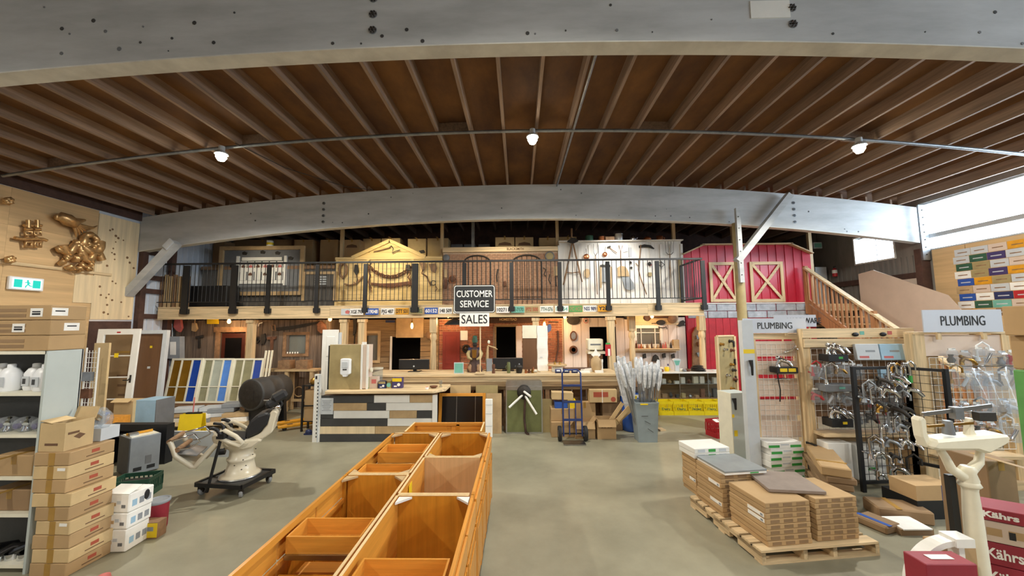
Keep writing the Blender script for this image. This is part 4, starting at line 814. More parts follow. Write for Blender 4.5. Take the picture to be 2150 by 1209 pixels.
hung('iron_rider', 'black cut-iron rider figure on the white boards by the red wall', 'ornament', [('figure', 'iron', 'poly', [(1421, 683), (1426, 680), (1429, 674), (1434, 672), (1438, 676), (1436, 681), (1440, 683), (1432, 684), (1426, 686)], .02)], group=G5, Y=HF)
for i, (px, py) in enumerate(((1352, 748), (1376, 752), (1393, 747), (1412, 748))):
    hung('coat_hook', 'dark iron hook in the row under the bottle shelf', 'hook', [('plate', 'iron', 'poly', [(px-3, py-4), (px+3, py-6), (px+4, py+3), (px-2, py+4)] if i != 1 else [(px-8, py+6), (px-5, py-4), (px, py-8), (px+5, py-4), (px+9, py+6)], .05)], Y=HF, group='iron hooks under the bottle shelf')
# bottle shelf
sY = FAC-.16; a = lx(1322, sY); b = lx(1426, sY); zsf = lz(733, sY)
t = T('wall_shelf', 'pine wall shelf with moulded edge holding bottles and figurines', 'shelf', ((a+b)/2, FAC-.03, zsf-.07)); L_ = b-a
bx('shelf_board', 'pine_x', t, (0, -.13, .06), (L_, .24, .02)); bx('moulding', 'pine_x', t, (0, -.11, .025), (L_-.06, .18, .05)); bx('shelf_back', 'pine_x', t, (0, -.012, .0), (L_-.1, .02, .12))
zsf += .001
BOT = [(1336, 'rust', .22, .03), (1341, 'pink_red', .12, .025), (1346, 'copper', .13, .035), (1353, 'white_paint', .1, .045), (1359, 'tool_wood', .14, .03), (1364, 'cream', .1, .035), (1368, 'brown_timber', .24, .022), (1375, 'cream', .11, .035), (1381, 'tan', .1, .035), (1387, 'brown_timber', .22, .025), (1392, 'pink_red', .14, .03), (1397, 'pink_red', .18, .026), (1402, 'cream', .12, .026), (1408, 'black', .16, .026), (1413, 'paper', .08, .03)]
BN = {'rust': 'rust-brown', 'pink_red': 'pinkish red', 'copper': 'copper', 'white_paint': 'white', 'tool_wood': 'brown', 'cream': 'cream', 'brown_timber': 'dark brown', 'tan': 'tan', 'black': 'black', 'paper': 'small white'}
for px, mt, h, r in BOT:
    m = MB().lathe([(r*.9, 0), (r, .01), (r, h*.55), (r*.4, h*.72), (r*.35, h*.97), (r*.42, h)] if h > .13 else [(r*.7, 0), (r, h*.2), (r*.95, h*.5), (r*.5, h*.62), (r*.65, h*.8), (r*.3, h)], n=12)
    tag(m.build('bottle' if h > .13 else 'figurine', mt, loc=(lx(px, sY+.04), sY+.03+.02*random.random(), zsf)), BN[mt]+(' tall bottle' if h > .13 else ' little figurine')+' on the pine shelf by the white-framed window', 'bottle' if h > .13 else 'figurine', 'bottles and figurines on the pine shelf')
tag(MB().box((0, 0, .12), (.16, .1, .24)).build('wooden_block', 'tan', loc=(lx(1420, sY), sY+.04, zsf)), 'upright brown wooden block at the end of the bottle shelf', 'block')
hung('tree_slab', 'tall carved dark tree slab with ledges leaning on the red wall', 'carving', [('slab', 'tool_wood', 'poly', [(1453, 700), (1460, 686), (1472, 683), (1480, 690), (1482, 835), (1453, 835)], .06), ('ledge', 'galv', 'poly', [(1458, 704), (1472, 698), (1474, 704), (1460, 712)], .12), ('ledge', 'rust', 'poly', [(1460, 718), (1476, 714), (1476, 722), (1462, 726)], .12), ('ledge', 'galv', 'poly', [(1459, 740), (1476, 736), (1476, 744), (1462, 748)], .12)], Y=HF-.03)
# ================================================================ service desk, counter and what stands there
fl = at_z
def W(npx, Y): return npx*Y/805.0
CYF = 8.08; CT = at_y(1100, 784, CYF).z; CX0, CX1 = lx(772, CYF, 790), lx(1300, CYF, 790)
t = T('sales_counter', 'long pine sales counter with dark recessed front under the sales sign', 'counter', ((CX0+CX1)/2, CYF, 0)); L_ = CX1-CX0
bx('worktop', 'pine_x', t, (0, .36, CT-.03), (L_, .82, .06), bevel=.01)
for i, z in enumerate((CT-.115, CT-.215)): bx('apron_board', 'pine_x' if i == 0 else 'barn_x', t, (0, .0, z), (L_-.02, .03, .095))
bx('apron_board', 'barn_x', t, (0, .04, CT-.3), (L_-.06, .03, .07))
for i in range(17): bx('back_plank', 'tool_wood', t, (-L_/2+L_*(i+.5)/17, .42, (CT-.34)/2), (L_/17-.008, .03, CT-.34))
for sx in (-1, 1): bx('end_panel', 'barn_x', t, (sx*(L_/2-.03), .36, (CT-.06)/2), (.05, .7, CT-.06))
for px in (1062, 1150): bx('upright', 'tool_wood', t, (lx(px, CYF, 850)-t.location.x, .06, (CT-.34)/2), (.09, .06, CT-.34))
# customer service sign on a pole standing on the counter
SY = 8.09; a, b, z0, z1 = rect(952, 598, 1040, 657, SY); xc = (a+b)/2; w, h = b-a, z1-z0
t = T('service_sign', 'black customer service sign with white border over a white sales board, on a pole', 'sign', (xc, SY, CT))
def rrect(w, h, r, n=5):
    return [(sx*(w/2-r)+r*math.cos(A), sz*(h/2-r)+r*math.sin(A)) for sx, sz, A0 in ((1, 1, 0), (-1, 1, PI/2), (-1, -1, PI), (1, -1, 3*PI/2)) for A in [A0+PI/2*i/n for i in range(n+1)]]
MB().prism(rrect(w, h, .06), 0, .018).build('sign_board', 'sign_black', t, loc=(0, 0, (z0+z1)/2-CT)); 
m = MB(); o = rrect(w-.03, h-.03, .05); q = rrect(w-.055, h-.055, .04); n = len(o)
m.add([(x, -.002, z) for x, z in o]+[(x, -.002, z) for x, z in q], [(i, (i+1) % n, n+(i+1) % n, n+i) for i in range(n)]); m.build('white_border', 'paper', t, loc=(0, 0, (z0+z1)/2-CT))
text('lettering', 'CUSTOMER', .2, 'paper', t, (0, -.003, (z0+z1)/2-CT+h*.17), bold=.0015, width=w*.86); text('lettering', 'SERVICE', .2, 'paper', t, (0, -.003, (z0+z1)/2-CT-h*.19), bold=.0015, width=w*.68)
a2, b2, y0, y1 = rect(965, 657, 1027, 685, SY); bx('sales_board', 'paper', t, ((a2+b2)/2-xc, .006, (y0+y1)/2-CT), (b2-a2, .014, y1-y0))
text('lettering', 'SALES', .26, 'ink', t, ((a2+b2)/2-xc, -.003, (y0+y1)/2-CT), width=(b2-a2)*.88, bold=.002)
MB().cyl((lx(1008, SY, 700)-xc, .03, 0), (lx(1008, SY, 700)-xc, .03, z1-CT-.1), .014, n=8).build('pole', 'pine_z', t); MB().box((lx(1008, SY, 700)-xc, .03, .012), (.2, .2, .024)).build('pole_base', 'pine_x', t)
# monitors
def monitor(x0, y0, x1, y1, Y, label):
    a, b, z0, z1 = rect(x0, y0, x1, y1, Y); t = T('monitor', label, 'monitor', ((a+b)/2, Y, CT+.001), 0, 'monitors turned to the staff side of the counter'); w = b-a; h = z1-CT
    bx('screen_back', 'black', t, (0, 0, h-(h-.05)/2), (w, .05, h-.06), bevel=.008); bx('top_edge', 'steel', t, (0, 0, h-.005), (w, .052, .008)); bx('stand', 'black', t, (0, .07, .06), (.07, .05, .12)); bx('stand_base', 'black', t, (0, .07, .008), (.26, .2, .016))
    MB().cyl((0, -.027, h*.45), (0, -.025, h*.45), .018, n=12).build('maker_badge', 'light_grey', t)
monitor(838, 754, 901, 784, 8.45, 'black monitor seen from behind in front of the cabin doorway'); monitor(1035, 751, 1098, 783, 8.5, 'black monitor seen from behind in front of the brick doorway')
# counter goods
def cx(px, Y, py=780): return lx(px, Y, py)
z = CT+.001
t = T('picture_frame', 'small pale green framed picture standing on the counter', 'picture', (cx(963, 8.1), 8.12, z)); h = W(23, 8.1); bx('frame', 'light_grey', t, (0, 0, h/2), (W(20, 8.1), .02, h)); bx('print', 'teal', t, (0, -.011, h/2), (W(17, 8.1), .003, h*.85))
# seated samurai-like armour statue
X = cx(997, 8.42); s = W(1, 8.18)
t = T('armour_statue', 'seated carved warrior statue in dark robe with tall hat, on the counter', 'statue', (X, 8.42, z))
MB().lathe([(16*s, 0), (17*s, 4*s), (13*s, 16*s), (9*s, 28*s), (11*s, 40*s), (10*s, 48*s), (4*s, 52*s), (3.6*s, 54*s)], n=18).build('robe', 'brown_timber', t)
MB().sph((0, -1*s, 58*s), (5*s, 5*s, 6*s)).build('head', 'iron', t); MB().lathe([(6*s, 62*s), (6.2*s, 66*s), (4.8*s, 72*s), (5*s, 76*s), (.1, 76*s)][:4]+[(2*s, 77*s)], n=12).build('hat', 'green_dark', t)
for sx in (-1, 1):
    MB().tube([(sx*9*s, 0, 47*s), (sx*14*s, -4*s, 38*s), (sx*12*s, -9*s, 30*s), (sx*5*s, -12*s, 27*s)], [4.5*s, 4.5*s, 3.5*s, 2*s], n=8).build('arm', 'olive_panel', t)
    MB().tube([(sx*6*s, -6*s, 14*s), (sx*10*s, -12*s, 10*s), (sx*7*s, -13*s, 1.5*s)], [5*s, 4.5*s, 3*s], n=8).build('leg', 'tool_wood', t)
    MB().box((sx*10*s, -1*s, 47*s), (7*s, 8*s, 9*s)).build('shoulder_plate', 'navy', t)
MB().prism([(-4*s, 30*s), (4*s, 30*s), (5*s, 47*s), (-5*s, 47*s)], -11*s, -9*s).build('breastplate', 'brass', t)
# small skeleton figure leaning out
X = cx(1022, 8.5); t = T('bone_figure', 'thin standing bone figure with an arm stretched out, beside the warrior statue', 'figurine', (X, 8.55, z))
MB().tube([(0, 0, 0), (-1*s, 0, 14*s), (0, 0, 26*s), (1*s, 0, 40*s), (2*s, 0, 54*s)], [2*s, 1.6*s, 4*s, 3*s, 2*s], n=8).build('body', 'tan', t); MB().tube([(5*s, 0, 0), (4*s, 0, 14*s), (1*s, 0, 26*s)], [2*s, 1.6*s, 2*s], n=6).build('leg', 'tan', t)
MB().sph((4*s, 0, 62*s), (3*s, 3*s, 4.5*s)).build('skull', 'cream', t); MB().tube([(2*s, 0, 55*s), (9*s, -1*s, 52*s), (17*s, -1*s, 50*s), (23*s, -1*s, 46*s)], [1.8*s, 1.6*s, 1.4*s, 1*s], n=6).build('arm', 'tan', t)
tag(MB().box((0, 0, W(13, 8.4)), (W(12, 8.4), .06, W(26, 8.4))).build('grey_case', 'grey', loc=(cx(1027, 8.4), 8.5, z)), 'grey flat case standing between the bone figure and the monitor', 'case')
tag(MB().lathe([(.03, 0), (.035, .04), (.025, .08), (.035, .13), (.03, .19)], n=12).build('spice_grinder', 'rust', loc=(cx(1036.5, 8.15), 8.12, z)), 'mottled brown grinder standing before the second monitor', 'grinder')
t = T('oil_bottle', 'tall olive-green jar with side handle on the counter', 'jar', (cx(1068, 8.1), 8.14, z)); MB().lathe([(.033, 0), (.036, .02), (.036, .2), (.03, .23)], n=14).build('jar_body', 'olive', t); MB().tube([(-.036, 0, .16), (-.06, 0, .14), (-.055, 0, .1), (-.036, 0, .09)], .006, n=6).build('handle', 'olive', t)
t = T('pewter_pot', 'dark pewter lidded pot with ring handle on the counter', 'pot', (cx(1090, 8.12), 8.14, z)); MB().lathe([(.05, 0), (.065, .03), (.068, .11), (.075, .12), (.06, .15), (.02, .17)], n=18).build('pot_body', 'iron', t); MB().lathe([(.012, .165), (.02, .185), (.01, .2)], n=10).build('lid_knob', 'galv', t); MB().tube([(-.06, 0, .12), (-.085, 0, .14), (-.07, 0, .16)], .008, n=6).build('handle', 'galv', t)
for i, (px, mt, lb) in enumerate(((1104, 'copper', 'small copper cup'), (1111, 'rust', 'small rusty toy engine'), (1118, 'brass', 'small brass ornament'))):
    m = MB().lathe([(.022, 0), (.03, .02), (.022, .06), (.03, .08)], n=10); m.box((.02, 0, .03), (.05, .03, .03)); tag(m.build('ornament', mt, loc=(cx(px, 8.12), 8.12+.02*i, z)), lb+' on the counter before the brown door panel', 'ornament')
t = T('duck_bird', 'small carved bird with long beak on the counter by the wrapped box', 'ornament', (cx(1124, 8.1), 8.08, z)); MB().sph((0, 0, .05), (.05, .03, .03)).build('body', 'cream_enamel', t); MB().tube([(-.03, 0, .06), (-.05, 0, .1), (-.04, 0, .13)], [.02, .014, .014], n=8).build('neck', 'copper', t); MB().tube([(.04, 0, .05), (.11, 0, .03)], [.014, .004], n=6).build('tail', 'tan', t); MB().box((0, 0, .012), (.06, .04, .024)).build('foot_block', 'tan', t)
# doors and wrapped box standing behind the counter
a = lx(1084, 10.6); b = lx(1096, 10.6); zt1 = lz(684, 10.6)
tag(MB().box((0, 0, zt1/2), (b-a, .05, zt1)).build('narrow_panel', 'rose_board', loc=((a+b)/2, 10.6, 0)), 'narrow pale grey panel stood beside the dark brick doorway', 'panel')
a = lx(1097, 9.2); b = lx(1127, 9.2); zt1 = lz(683, 9.2); zc = lz(710, 9.2)
t = T('stood_door', 'brown door panel stood on end with a cream sheet over its top', 'door', ((a+b)/2, 9.2, 0)); bx('door_leaf', 'door_brown', t, (0, 0, zc/2), (b-a, .05, zc)); MATS['door_brown']
bx('cream_sheet', 'cream', t, (0, -.005, (zc+zt1)/2), (b-a, .062, zt1-zc))
a = lx(1128, 8.5); b = lx(1150, 8.5); zt1 = lz(684, 8.5)
t = T('wrapped_box', 'tall white paper-wrapped box standing on the counter', 'box', ((a+b)/2, 8.6, CT+.001)); h = zt1-CT
m = MB(); nz = 8; vs = []
for k in range(nz+1):
    for sx, sy in ((-1, -1), (1, -1), (1, 1), (-1, 1)): vs.append((sx*(b-a)/2*(1+.05*math.sin(k*2.1+sx)), sy*.1*(1+.06*math.cos(k*1.7+sy)), h*k/nz))
m.add(vs, [(k*4+i, k*4+(i+1) % 4, k*4+4+(i+1) % 4, k*4+4+i) for k in range(nz) for i in range(4)]+[(3, 2, 1, 0), tuple(nz*4+i for i in range(4))]); m.build('paper_wrap', 'paper', t); bx('wrap_seam', 'light_grey', t, (-.03, -.108, h*.3), (.05, .004, .02))
# right end of the counter: round tray table, small screens, papers, printer, bust
t = T('round_tray', 'round wooden tray on short stand with two small brass bells on it', 'tray', (cx(1171, 8.3), 8.4, z)); MB().cyl((0, 0, 0), (0, 0, .12), .12, n=18).build('stand', 'white_paint', t); MB().lathe([(.2, .12), (.21, .13), (.21, .15), (.19, .15), (.185, .14)], n=24).build('tray_plate', 'tan', t)
for sx in (-.05, .06): MB().lathe([(.03, .15), (.025, .17), (.012, .2), (.02, .22)], n=10).build('bell', 'brass', t, loc=(sx, 0, 0))
for i, px in enumerate((1173, 1190, 1208)):
    t = T('card_terminal', 'small dark blue card terminal with pale screen on the counter edge', 'card terminal', (cx(px, 8.02), 8.13, z), 0, 'card terminals above the hand truck'); bx('terminal_body', 'navy', t, (0, 0, .035), (.13, .09, .06), rot=(.5, 0, 0), bevel=.008); bx('screen', 'light_grey', t, (0, -.036, .052), (.07, .05, .004), rot=(.5, 0, 0))
for i, px in enumerate((1222, 1236, 1246)): tag(MB().box((0, 0, .012+.006*i), (.26, .2, .024+.012*i)).build('paper_stack', 'paper', loc=(cx(px, 8.35), 8.2+.1*(i % 2)+.12*i, z), rot=(0, 0, .2*i)), ('low', 'thicker', 'thickest')[i]+' stack of papers on the counter before the printer', 'papers')
tag(MB().box((0, 0, .02), (.7, .25, .04)).build('dark_tray', 'brown_timber', loc=(cx(1215, 8.6), 8.66, z)), 'long dark wooden tray at the back of the counter', 'tray')
a, b, z0, z1 = rect(1232, 711, 1264, 740, 9.3)
t = T('cash_printer', 'cream office printer with paper slot on a stand behind the counter', 'printer', ((a+b)/2, 9.3, 0)); bx('body', 'cream', t, (0, 0, z1-.13), (b-a, .3, .26), bevel=.02); bx('paper_slot', 'mid_grey', t, (0, -.152, z1-.13), (b-a-.12, .004, .035)); bx('tray', 'cream', t, (.02, -.05, z0+.01), (b-a+.06, .34, .05)); bx('stand', 'tool_wood', t, (0, 0, z0/2-.02), (b-a-.04, .28, z0-.03))
t = T('torso_bust', 'grey-beige vase-shaped bust with cloth on the counter near the tagged post', 'bust', (cx(1253, 8.25), 8.3, z)); MB().lathe([(.07, 0), (.1, .06), (.115, .16), (.1, .26), (.06, .31), (.05, .34)], n=18).build('body', 'tan', t); MB().prism([(-.1, .36), (-.03, .42), (0, .5), (.03, .42), (.1, .36), (.06, .32), (-.06, .32)], -.03, .03).build('cloth', 'paper', t)
tag(MB().lathe([(.018, 0), (.012, .02), (.012, .2), (.02, .22), (.018, .27)], n=10).build('candlestick', 'paper', loc=(cx(1265, 8.2), 8.2, z)), 'white candlestick beside the bust', 'candlestick')
tag(MB().box((0, 0, .02), (.16, .12, .04)).build('napkin_pack', 'paper', loc=(cx(1258, 8.15), 8.16, z)), 'flat white packet at the end of the counter', 'packet')
pX = at_y(1277, 735, 9.0); t = T('tag_pack', 'red and white hanging tag pack with green hanger on the wide post', 'tag pack', (pX.x, 9.012, pX.z)); bx('card', 'red', t, (0, 0, 0), (.13, .012, .26)); bx('label_strip', 'paper', t, (.02, -.008, -.05), (.05, .004, .16)); bx('hanger', 'green', t, (0, 0, .15), (.1, .012, .04))
# --- slatted service desk
DP = fl(672, 927); DY = DP.y; dX0 = DP.x; dX1 = lx(910, DY, 870); dzt = lz(829, DY, 790); ZD = lz(820, DY, 790)
t = T('service_desk', 'service desk faced with dark, white and tan reclaimed boards under a thick pine slab', 'desk', ((dX0+dX1)/2, DY, 0)); ox = t.location.x; w = dX1-dX0
rows = [[(148, 588, 'dark_grey'), (588, 885, 'white_paint'), (885, 1080, 'tan')], [(148, 531, 'tan'), (531, 689, 'dark_grey'), (689, 1080, 'white_paint')], [(148, 256, 'dark_grey'), (256, 719, 'white_paint'), (719, 946, 'tan'), (946, 1080, 'dark_grey')], [(148, 704, 'dark_grey'), (704, 1080, 'white_paint')], [(148, 603, 'plywood_pale'), (603, 1080, 'tan')], [(148, 1080, 'dark_grey')]]
for r, row in enumerate(rows):
    zt2 = dzt*(6-r)/6; zb2 = dzt*(5-r)/6
    for a, b, mt in row:
        A = dX0+w*(a-148)/932; B = dX0+w*(b-148)/932; MB().box((0, 0, 0), (B-A-.006, .022, zt2-zb2-.006)).build('board', mt, t, loc=((A+B)/2-ox, -.011, (zt2+zb2)/2))
bx('carcass', 'tool_wood', t, (0, .2, dzt/2), (w-.02, .38, dzt-.01)); bx('corner_trim', 'white_paint', t, (w/2+.03, -.02, dzt/2), (.09, .03, dzt)); bx('corner_trim', 'white_paint', t, (-w/2-.02, -.012, dzt/2), (.04, .03, dzt))
sl = MB(); A, B = lx(684, DY-.1, 820)-ox, lx(932, DY-.1, 815)-ox
sl.prism_z([(A, -.14), (B-.2, -.14), (B, .1), (B, .62), (A, .62)], ZD-.035, ZD+.02); sl.build('slab_top', 'pine_x', t, bevel=.008)
tag(bx('notice_sheet', 'light_grey', t, (-w/2+.115, -.026, dzt-.2), (.25, .004, .3)), 'laminated grey notice'); 
for i in range(7): bx('notice_line', 'grey', t, (-w/2+.115, -.029, dzt-.1-i*.03), (.18-.03*(i % 3), .002, .01))
zD = ZD+.021
# slotted upright rail and dark cart with cartons left of the desk
a = fl(660, 929); t = T('slotted_rail', 'tall white slotted shelving rail standing at the desk end', 'rail', (a.x, a.y+.05, 0)); h = lz(786, a.y, 660)
bx('channel', 'white_paint', t, (0, 0, h/2), (.11, .06, h)); bx('channel_lip', 'light_grey', t, (.045, -.035, h/2), (.02, .012, h)); bx('end_cap', 'black', t, (-.02, -.032, h-.06), (.03, .006, .06))
for k in range(16): bx('slot', 'dark_grey', t, (.02, -.0312, .1+k*(h-.2)/16), (.022, .004, .03))
a = fl(652, 906); t = T('parts_cart', 'tall dark open cart of brown cartons behind the slotted rail', 'cart', (a.x-.02, a.y+.12, 0)); h = lz(806, a.y+.12, 650)
for sx in (-1, 1):
    for sy in (-1, 1): bx('upright', 'black', t, (sx*.17, sy*.12, h/2), (.035, .035, h))
for zz in (.2, h*.55, h-.02): bx('tray', 'black', t, (0, 0, zz), (.34, .24, .02))
for zz in (.21, h*.55+.01): bx('carton', 'card', t, (0, 0, zz+.15), (.28, .2, .3))
MB().lathe([(.07, h), (.09, h+.04), (.08, h+.1), (.03, h+.14)], n=14).build('brass_fitting', 'brass', t)
# white door leaning beside the boxed panel
a, b, z0, z1 = rect(676, 692, 709, 822, DY+.75)
t = T('leaning_door', 'white panelled door stood upright behind the dispenser cabinet', 'door', ((a+b)/2, DY+.75, 0)); w = b-a; bx('door_leaf', 'white_paint', t, (0, 0, z1/2), (w, .04, z1)); bx('door_panel', 'white_paint', t, (.02, -.024, z1-.35), (w-.16, .012, .42), bevel=.005); bx('door_panel', 'white_paint', t, (.02, -.024, z1-1.0), (w-.16, .012, .7), bevel=.005); bx('door_edge', 'light_grey', t, (w/2+.03, .02, z1/2-.03), (.05, .04, z1-.06))
# dispenser cabinet on the slab
a, b, z0, z1 = rect(690, 723, 774, 817, DY+.05)
t = T('sample_cabinet', 'tan upright cabinet end with white stiles standing on the desk slab', 'cabinet', ((a+b)/2, DY+.16, zD)); w = b-a; h = z1-zD
bx('front_panel', 'olive_panel', t, (-.06, -.12, h/2), (w-.16, .02, h), bevel=.004); bx('side_edge', 'black', t, (-w/2+.01, .02, h/2-.01), (.04, .28, h-.02)); bx('carcass', 'rose_board', t, (0, .02, h/2), (w-.05, .26, h-.02))
for xx in (w/2-.13, w/2-.02): bx('stile', 'white_paint', t, (xx, -.12, h/2), (.035, .03, h))
bx('knob_rail', 'rose_board', t, (w/2-.075, -.115, h/2), (.07, .02, h-.04)); MB().lathe([(.02, 0), (.05, .03), (.045, .05)], n=14, axis='x').build('knob', 'cream', t, loc=(w/2, -.05, h*.42))
bx('top_tab', 'paper', t, (w/2-.1, -.1, h+.02), (.08, .03, .05))
p = at_y(727, 769, DY+.0); d = T('soap_dispenser', 'white wall soap dispenser mounted on the tan cabinet panel', 'dispenser', (p.x, DY+.028, p.z)); h = W(33, DY); w = W(20, DY)
MB().prism(rrect(w, h, .03), -.09, 0).build('dispenser_body', 'white_plastic', d, bevel=.01); bx('window_slot', 'black', d, (0, -.092, -h*.18), (w*.42, .004, .02)); bx('front_cover', 'light_grey', d, (0, -.094, h*.12), (w*.6, .008, h*.4), bevel=.006); MB().prism([(-.05, -h*.5), (.05, -h*.5), (.03, -h*.62), (-.03, -h*.62)], -.09, -.02).build('nozzle', 'white_plastic', d)
# things on the slab
t = T('bulb_carton', 'pinkish carton with green side, light bulb pack, on the desk slab', 'box', (lx(784, DY+.2, 805), DY+.2, zD)); w, h = W(22, DY), W(24, DY); bx('carton_body', 'rose_board', t, (0, 0, h/2), (w, .12, h)); bx('print_side', 'green', t, (-w/2+.02, -.061, h/2), (.035, .003, h)); bx('print_mark', 'pink_red', t, (.03, -.061, h*.6), (.09, .003, .08))
for i, (px, wpx, hpx, mt, lb) in enumerate(((805, 15, 15, 'navy', 'small dark blue lamp box with pale label'), (819, 14, 16, 'olive_panel', 'round green tin with pale lid'), (836, 21, 22, 'purple', 'larger dark purple lamp box with yellow top'))):
    w, h = W(wpx, DY), W(hpx, DY)
    t = T('lamp_box', lb+' on the desk slab', 'box', (lx(px, DY+.2, 808), DY+.18, zD), 0, 'small packs on the desk slab')
    if i == 1: MB().lathe([(w/2, 0), (w/2, h*.9), (w/2*1.04, h*.9), (w/2*1.04, h)], n=18).build('tin_body', mt, t); MB().cyl((0, -w/2-.004, h*.45), (0, -w/2+.01, h*.45), w*.32, n=16).build('paper_label', 'teal', t)
    else: bx('carton_body', mt, t, (0, 0, h/2), (w, .12, h)); bx('print_band', 'yellow' if i == 2 else 'olive_panel', t, (0, -.061, h*.8), (w*.96, .003, h*.32)); MB().cyl((w*.18, -.062, h*.35), (w*.18, -.06, h*.35), w*.16, n=14).build('print_mark', 'paper', t); bx('print_mark', 'paper', t, (-w*.15, -.061, h*.2), (w*.3, .003, h*.12))
t = T('glass_jar_large', 'clear glass canister with pale lid behind the bulb carton', 'jar', (lx(792, DY+.4, 790), DY+.42, zD)); h = W(40, DY); MB().lathe([(.1, 0), (.1, h*.9)], n=18).build('jar_body', 'dusty_glass', t); MB().lathe([(.09, h*.9), (.11, h*.92), (.11, h)], n=18).build('lid', 'cream', t)
t = T('round_dish', 'low dark dish on the right end of the desk slab', 'dish', (lx(907, DY, 806), DY+.15, zD)); MB().lathe([(.04, 0), (.075, .03), (.08, .04), (.06, .03), (.01, .02)], n=16).build('bowl', 'rust', t)
t = T('hurricane_glass', 'small waisted glass on the right end of the desk slab', 'glass', (lx(922, DY+.1, 800), DY+.25, zD)); MB().lathe([(.03, 0), (.02, .04), (.035, .09), (.03, .13)], n=14).build('glass_body', 'smoke_glass', t)
t = T('small_tin', 'small white round tin at the front of the desk slab', 'tin', (lx(895, DY-.05, 812), DY, zD)); MB().lathe([(.03, 0), (.033, .01), (.033, .035), (.03, .04)], n=14).build('tin_body', 'paper', t); MB().cyl((0, 0, .04), (0, 0, .043), .026, n=12).build('lid', 'pink_red', t)
# --- things leaning in front of the counter
def lean(name, label, cat, x0, y0, x1, y1, Y, build, tilt=.12):
    a, b, z0, z1 = rect(x0, y0, x1, y1, Y); t = T(name, label, cat, ((a+b)/2, Y, 0), (-tilt, 0, 0)); build(t, b-a, z1/math.cos(tilt)); return t
def gl_door(t, w, h):
    f = .06
    for sx in (-1, 1): bx('stile', 'cherry_z', t, (sx*(w/2-f/2), 0, h/2), (f, .03, h))
    for zz in (f/2, h-f/2): bx('rail', 'cherry_x', t, (0, 0, zz), (w-2*f, .03, f))
    bx('pane', 'black_gloss', t, (0, .006, h/2), (w-2*f, .006, h-2*f))
    for k in (-.12, .28): bx('came', 'steel', t, (w*k, -.002, h/2), (.006, .008, h-2*f))
lean('glass_cabinet_door', 'cherry framed cabinet door with dark leaded glass leaning on the counter', 'cabinet door', 920, 827, 1019, 905, CYF-.3, gl_door)
lean('orange_board', 'small orange-tan board standing behind the dark glass door', 'board', 945, 809, 988, 840, CYF-.12, lambda t, w, h: bx('panel', 'card_pale', t, (0, 0, h/2), (w, .02, h)), .03)
lean('cream_board', 'small cream board beside the orange-tan board', 'board', 999, 809, 1045, 840, CYF-.1, lambda t, w, h: bx('panel', 'olive_panel', t, (0, 0, h/2), (w, .02, h)), .03)
lean('pink_board', 'pinkish tan fibre board leaning on the counter', 'board', 1020, 827, 1053, 905, CYF-.2, lambda t, w, h: bx('panel', 'tan', t, (0, 0, h/2), (w, .018, h)), .1)
lean('ply_offcut', 'narrow tan plywood offcut right of the turnstile', 'board', 1137, 838, 1160, 905, CYF-.12, lambda t, w, h: bx('panel', 'olive_panel', t, (0, 0, h/2), (w, .018, h)), .06)
lean('white_pack', 'narrow white paper-wrapped bundle standing beside the dark glass door', 'bundle', 1019, 838, 1034, 912, CYF-.45, lambda t, w, h: (bx('wrap', 'paper', t, (0, 0, h/2), (w, .07, h), bevel=.01), [bx('wrap_fold', 'light_grey', t, (0, -.036, h*f), (w*.98, .004, .008)) for f in (.3, .62, .85)]), .05)
# turnstile
tb = fl(1100, 904); TY = tb.y-.2; a, b, z0, z1 = rect(1062, 799, 1139, 905, TY)
t = T('turnstile', 'old steel waist-high turnstile with three pipe arms and olive panel', 'turnstile', ((a+b)/2, TY, 0)); w, h = b-a, z1
m = MB(); n = 8
m.prism([(-w/2, 0), (-w/2, h-.06)]+[(-w/2+.06-.06*math.cos(PI/2*i/n), h-.06+.06*math.sin(PI/2*i/n)) for i in range(n+1)]+[(w/2-.06+.06*math.sin(PI/2*i/n), h-.06+.06*math.cos(PI/2*i/n)) for i in range(n+1)]+[(w/2, 0)], 0, .15); m.build('housing', 'steel', t)
bx('front_panel', 'olive', t, (0, -.004, (h-.2)/2+.02), (w-.05, .012, h-.22)); bx('top_band', 'steel', t, (0, -.012, h-.13), (w-.02, .03, .04)); MB().lathe([(.14, 0), (.14, -.06), (.1, -.1), (.02, -.11)], n=20, axis='y').build('hub', 'iron', t, loc=(0, -.005, h-.22))
for (ex, ez) in ((-.3, -.27), (.24, -.4), (.08, -.03)):
    m = MB(); m.tube([(.02*ex, -.08, h-.22+.1*ez), (ex, -.2, h-.22+ez)] if ez < -.1 else [(0, -.1, h-.2), (.12, -.34, h-.25)], .022, n=10); m.build('arm', 'paper', t)
MB().tube([(.02, -.06, h-.35), (.0, -.02, .3), (.03, -.03, .02), (.08, -.1, .012)], .022, n=8).build('cable_duct', 'brown_timber', t)
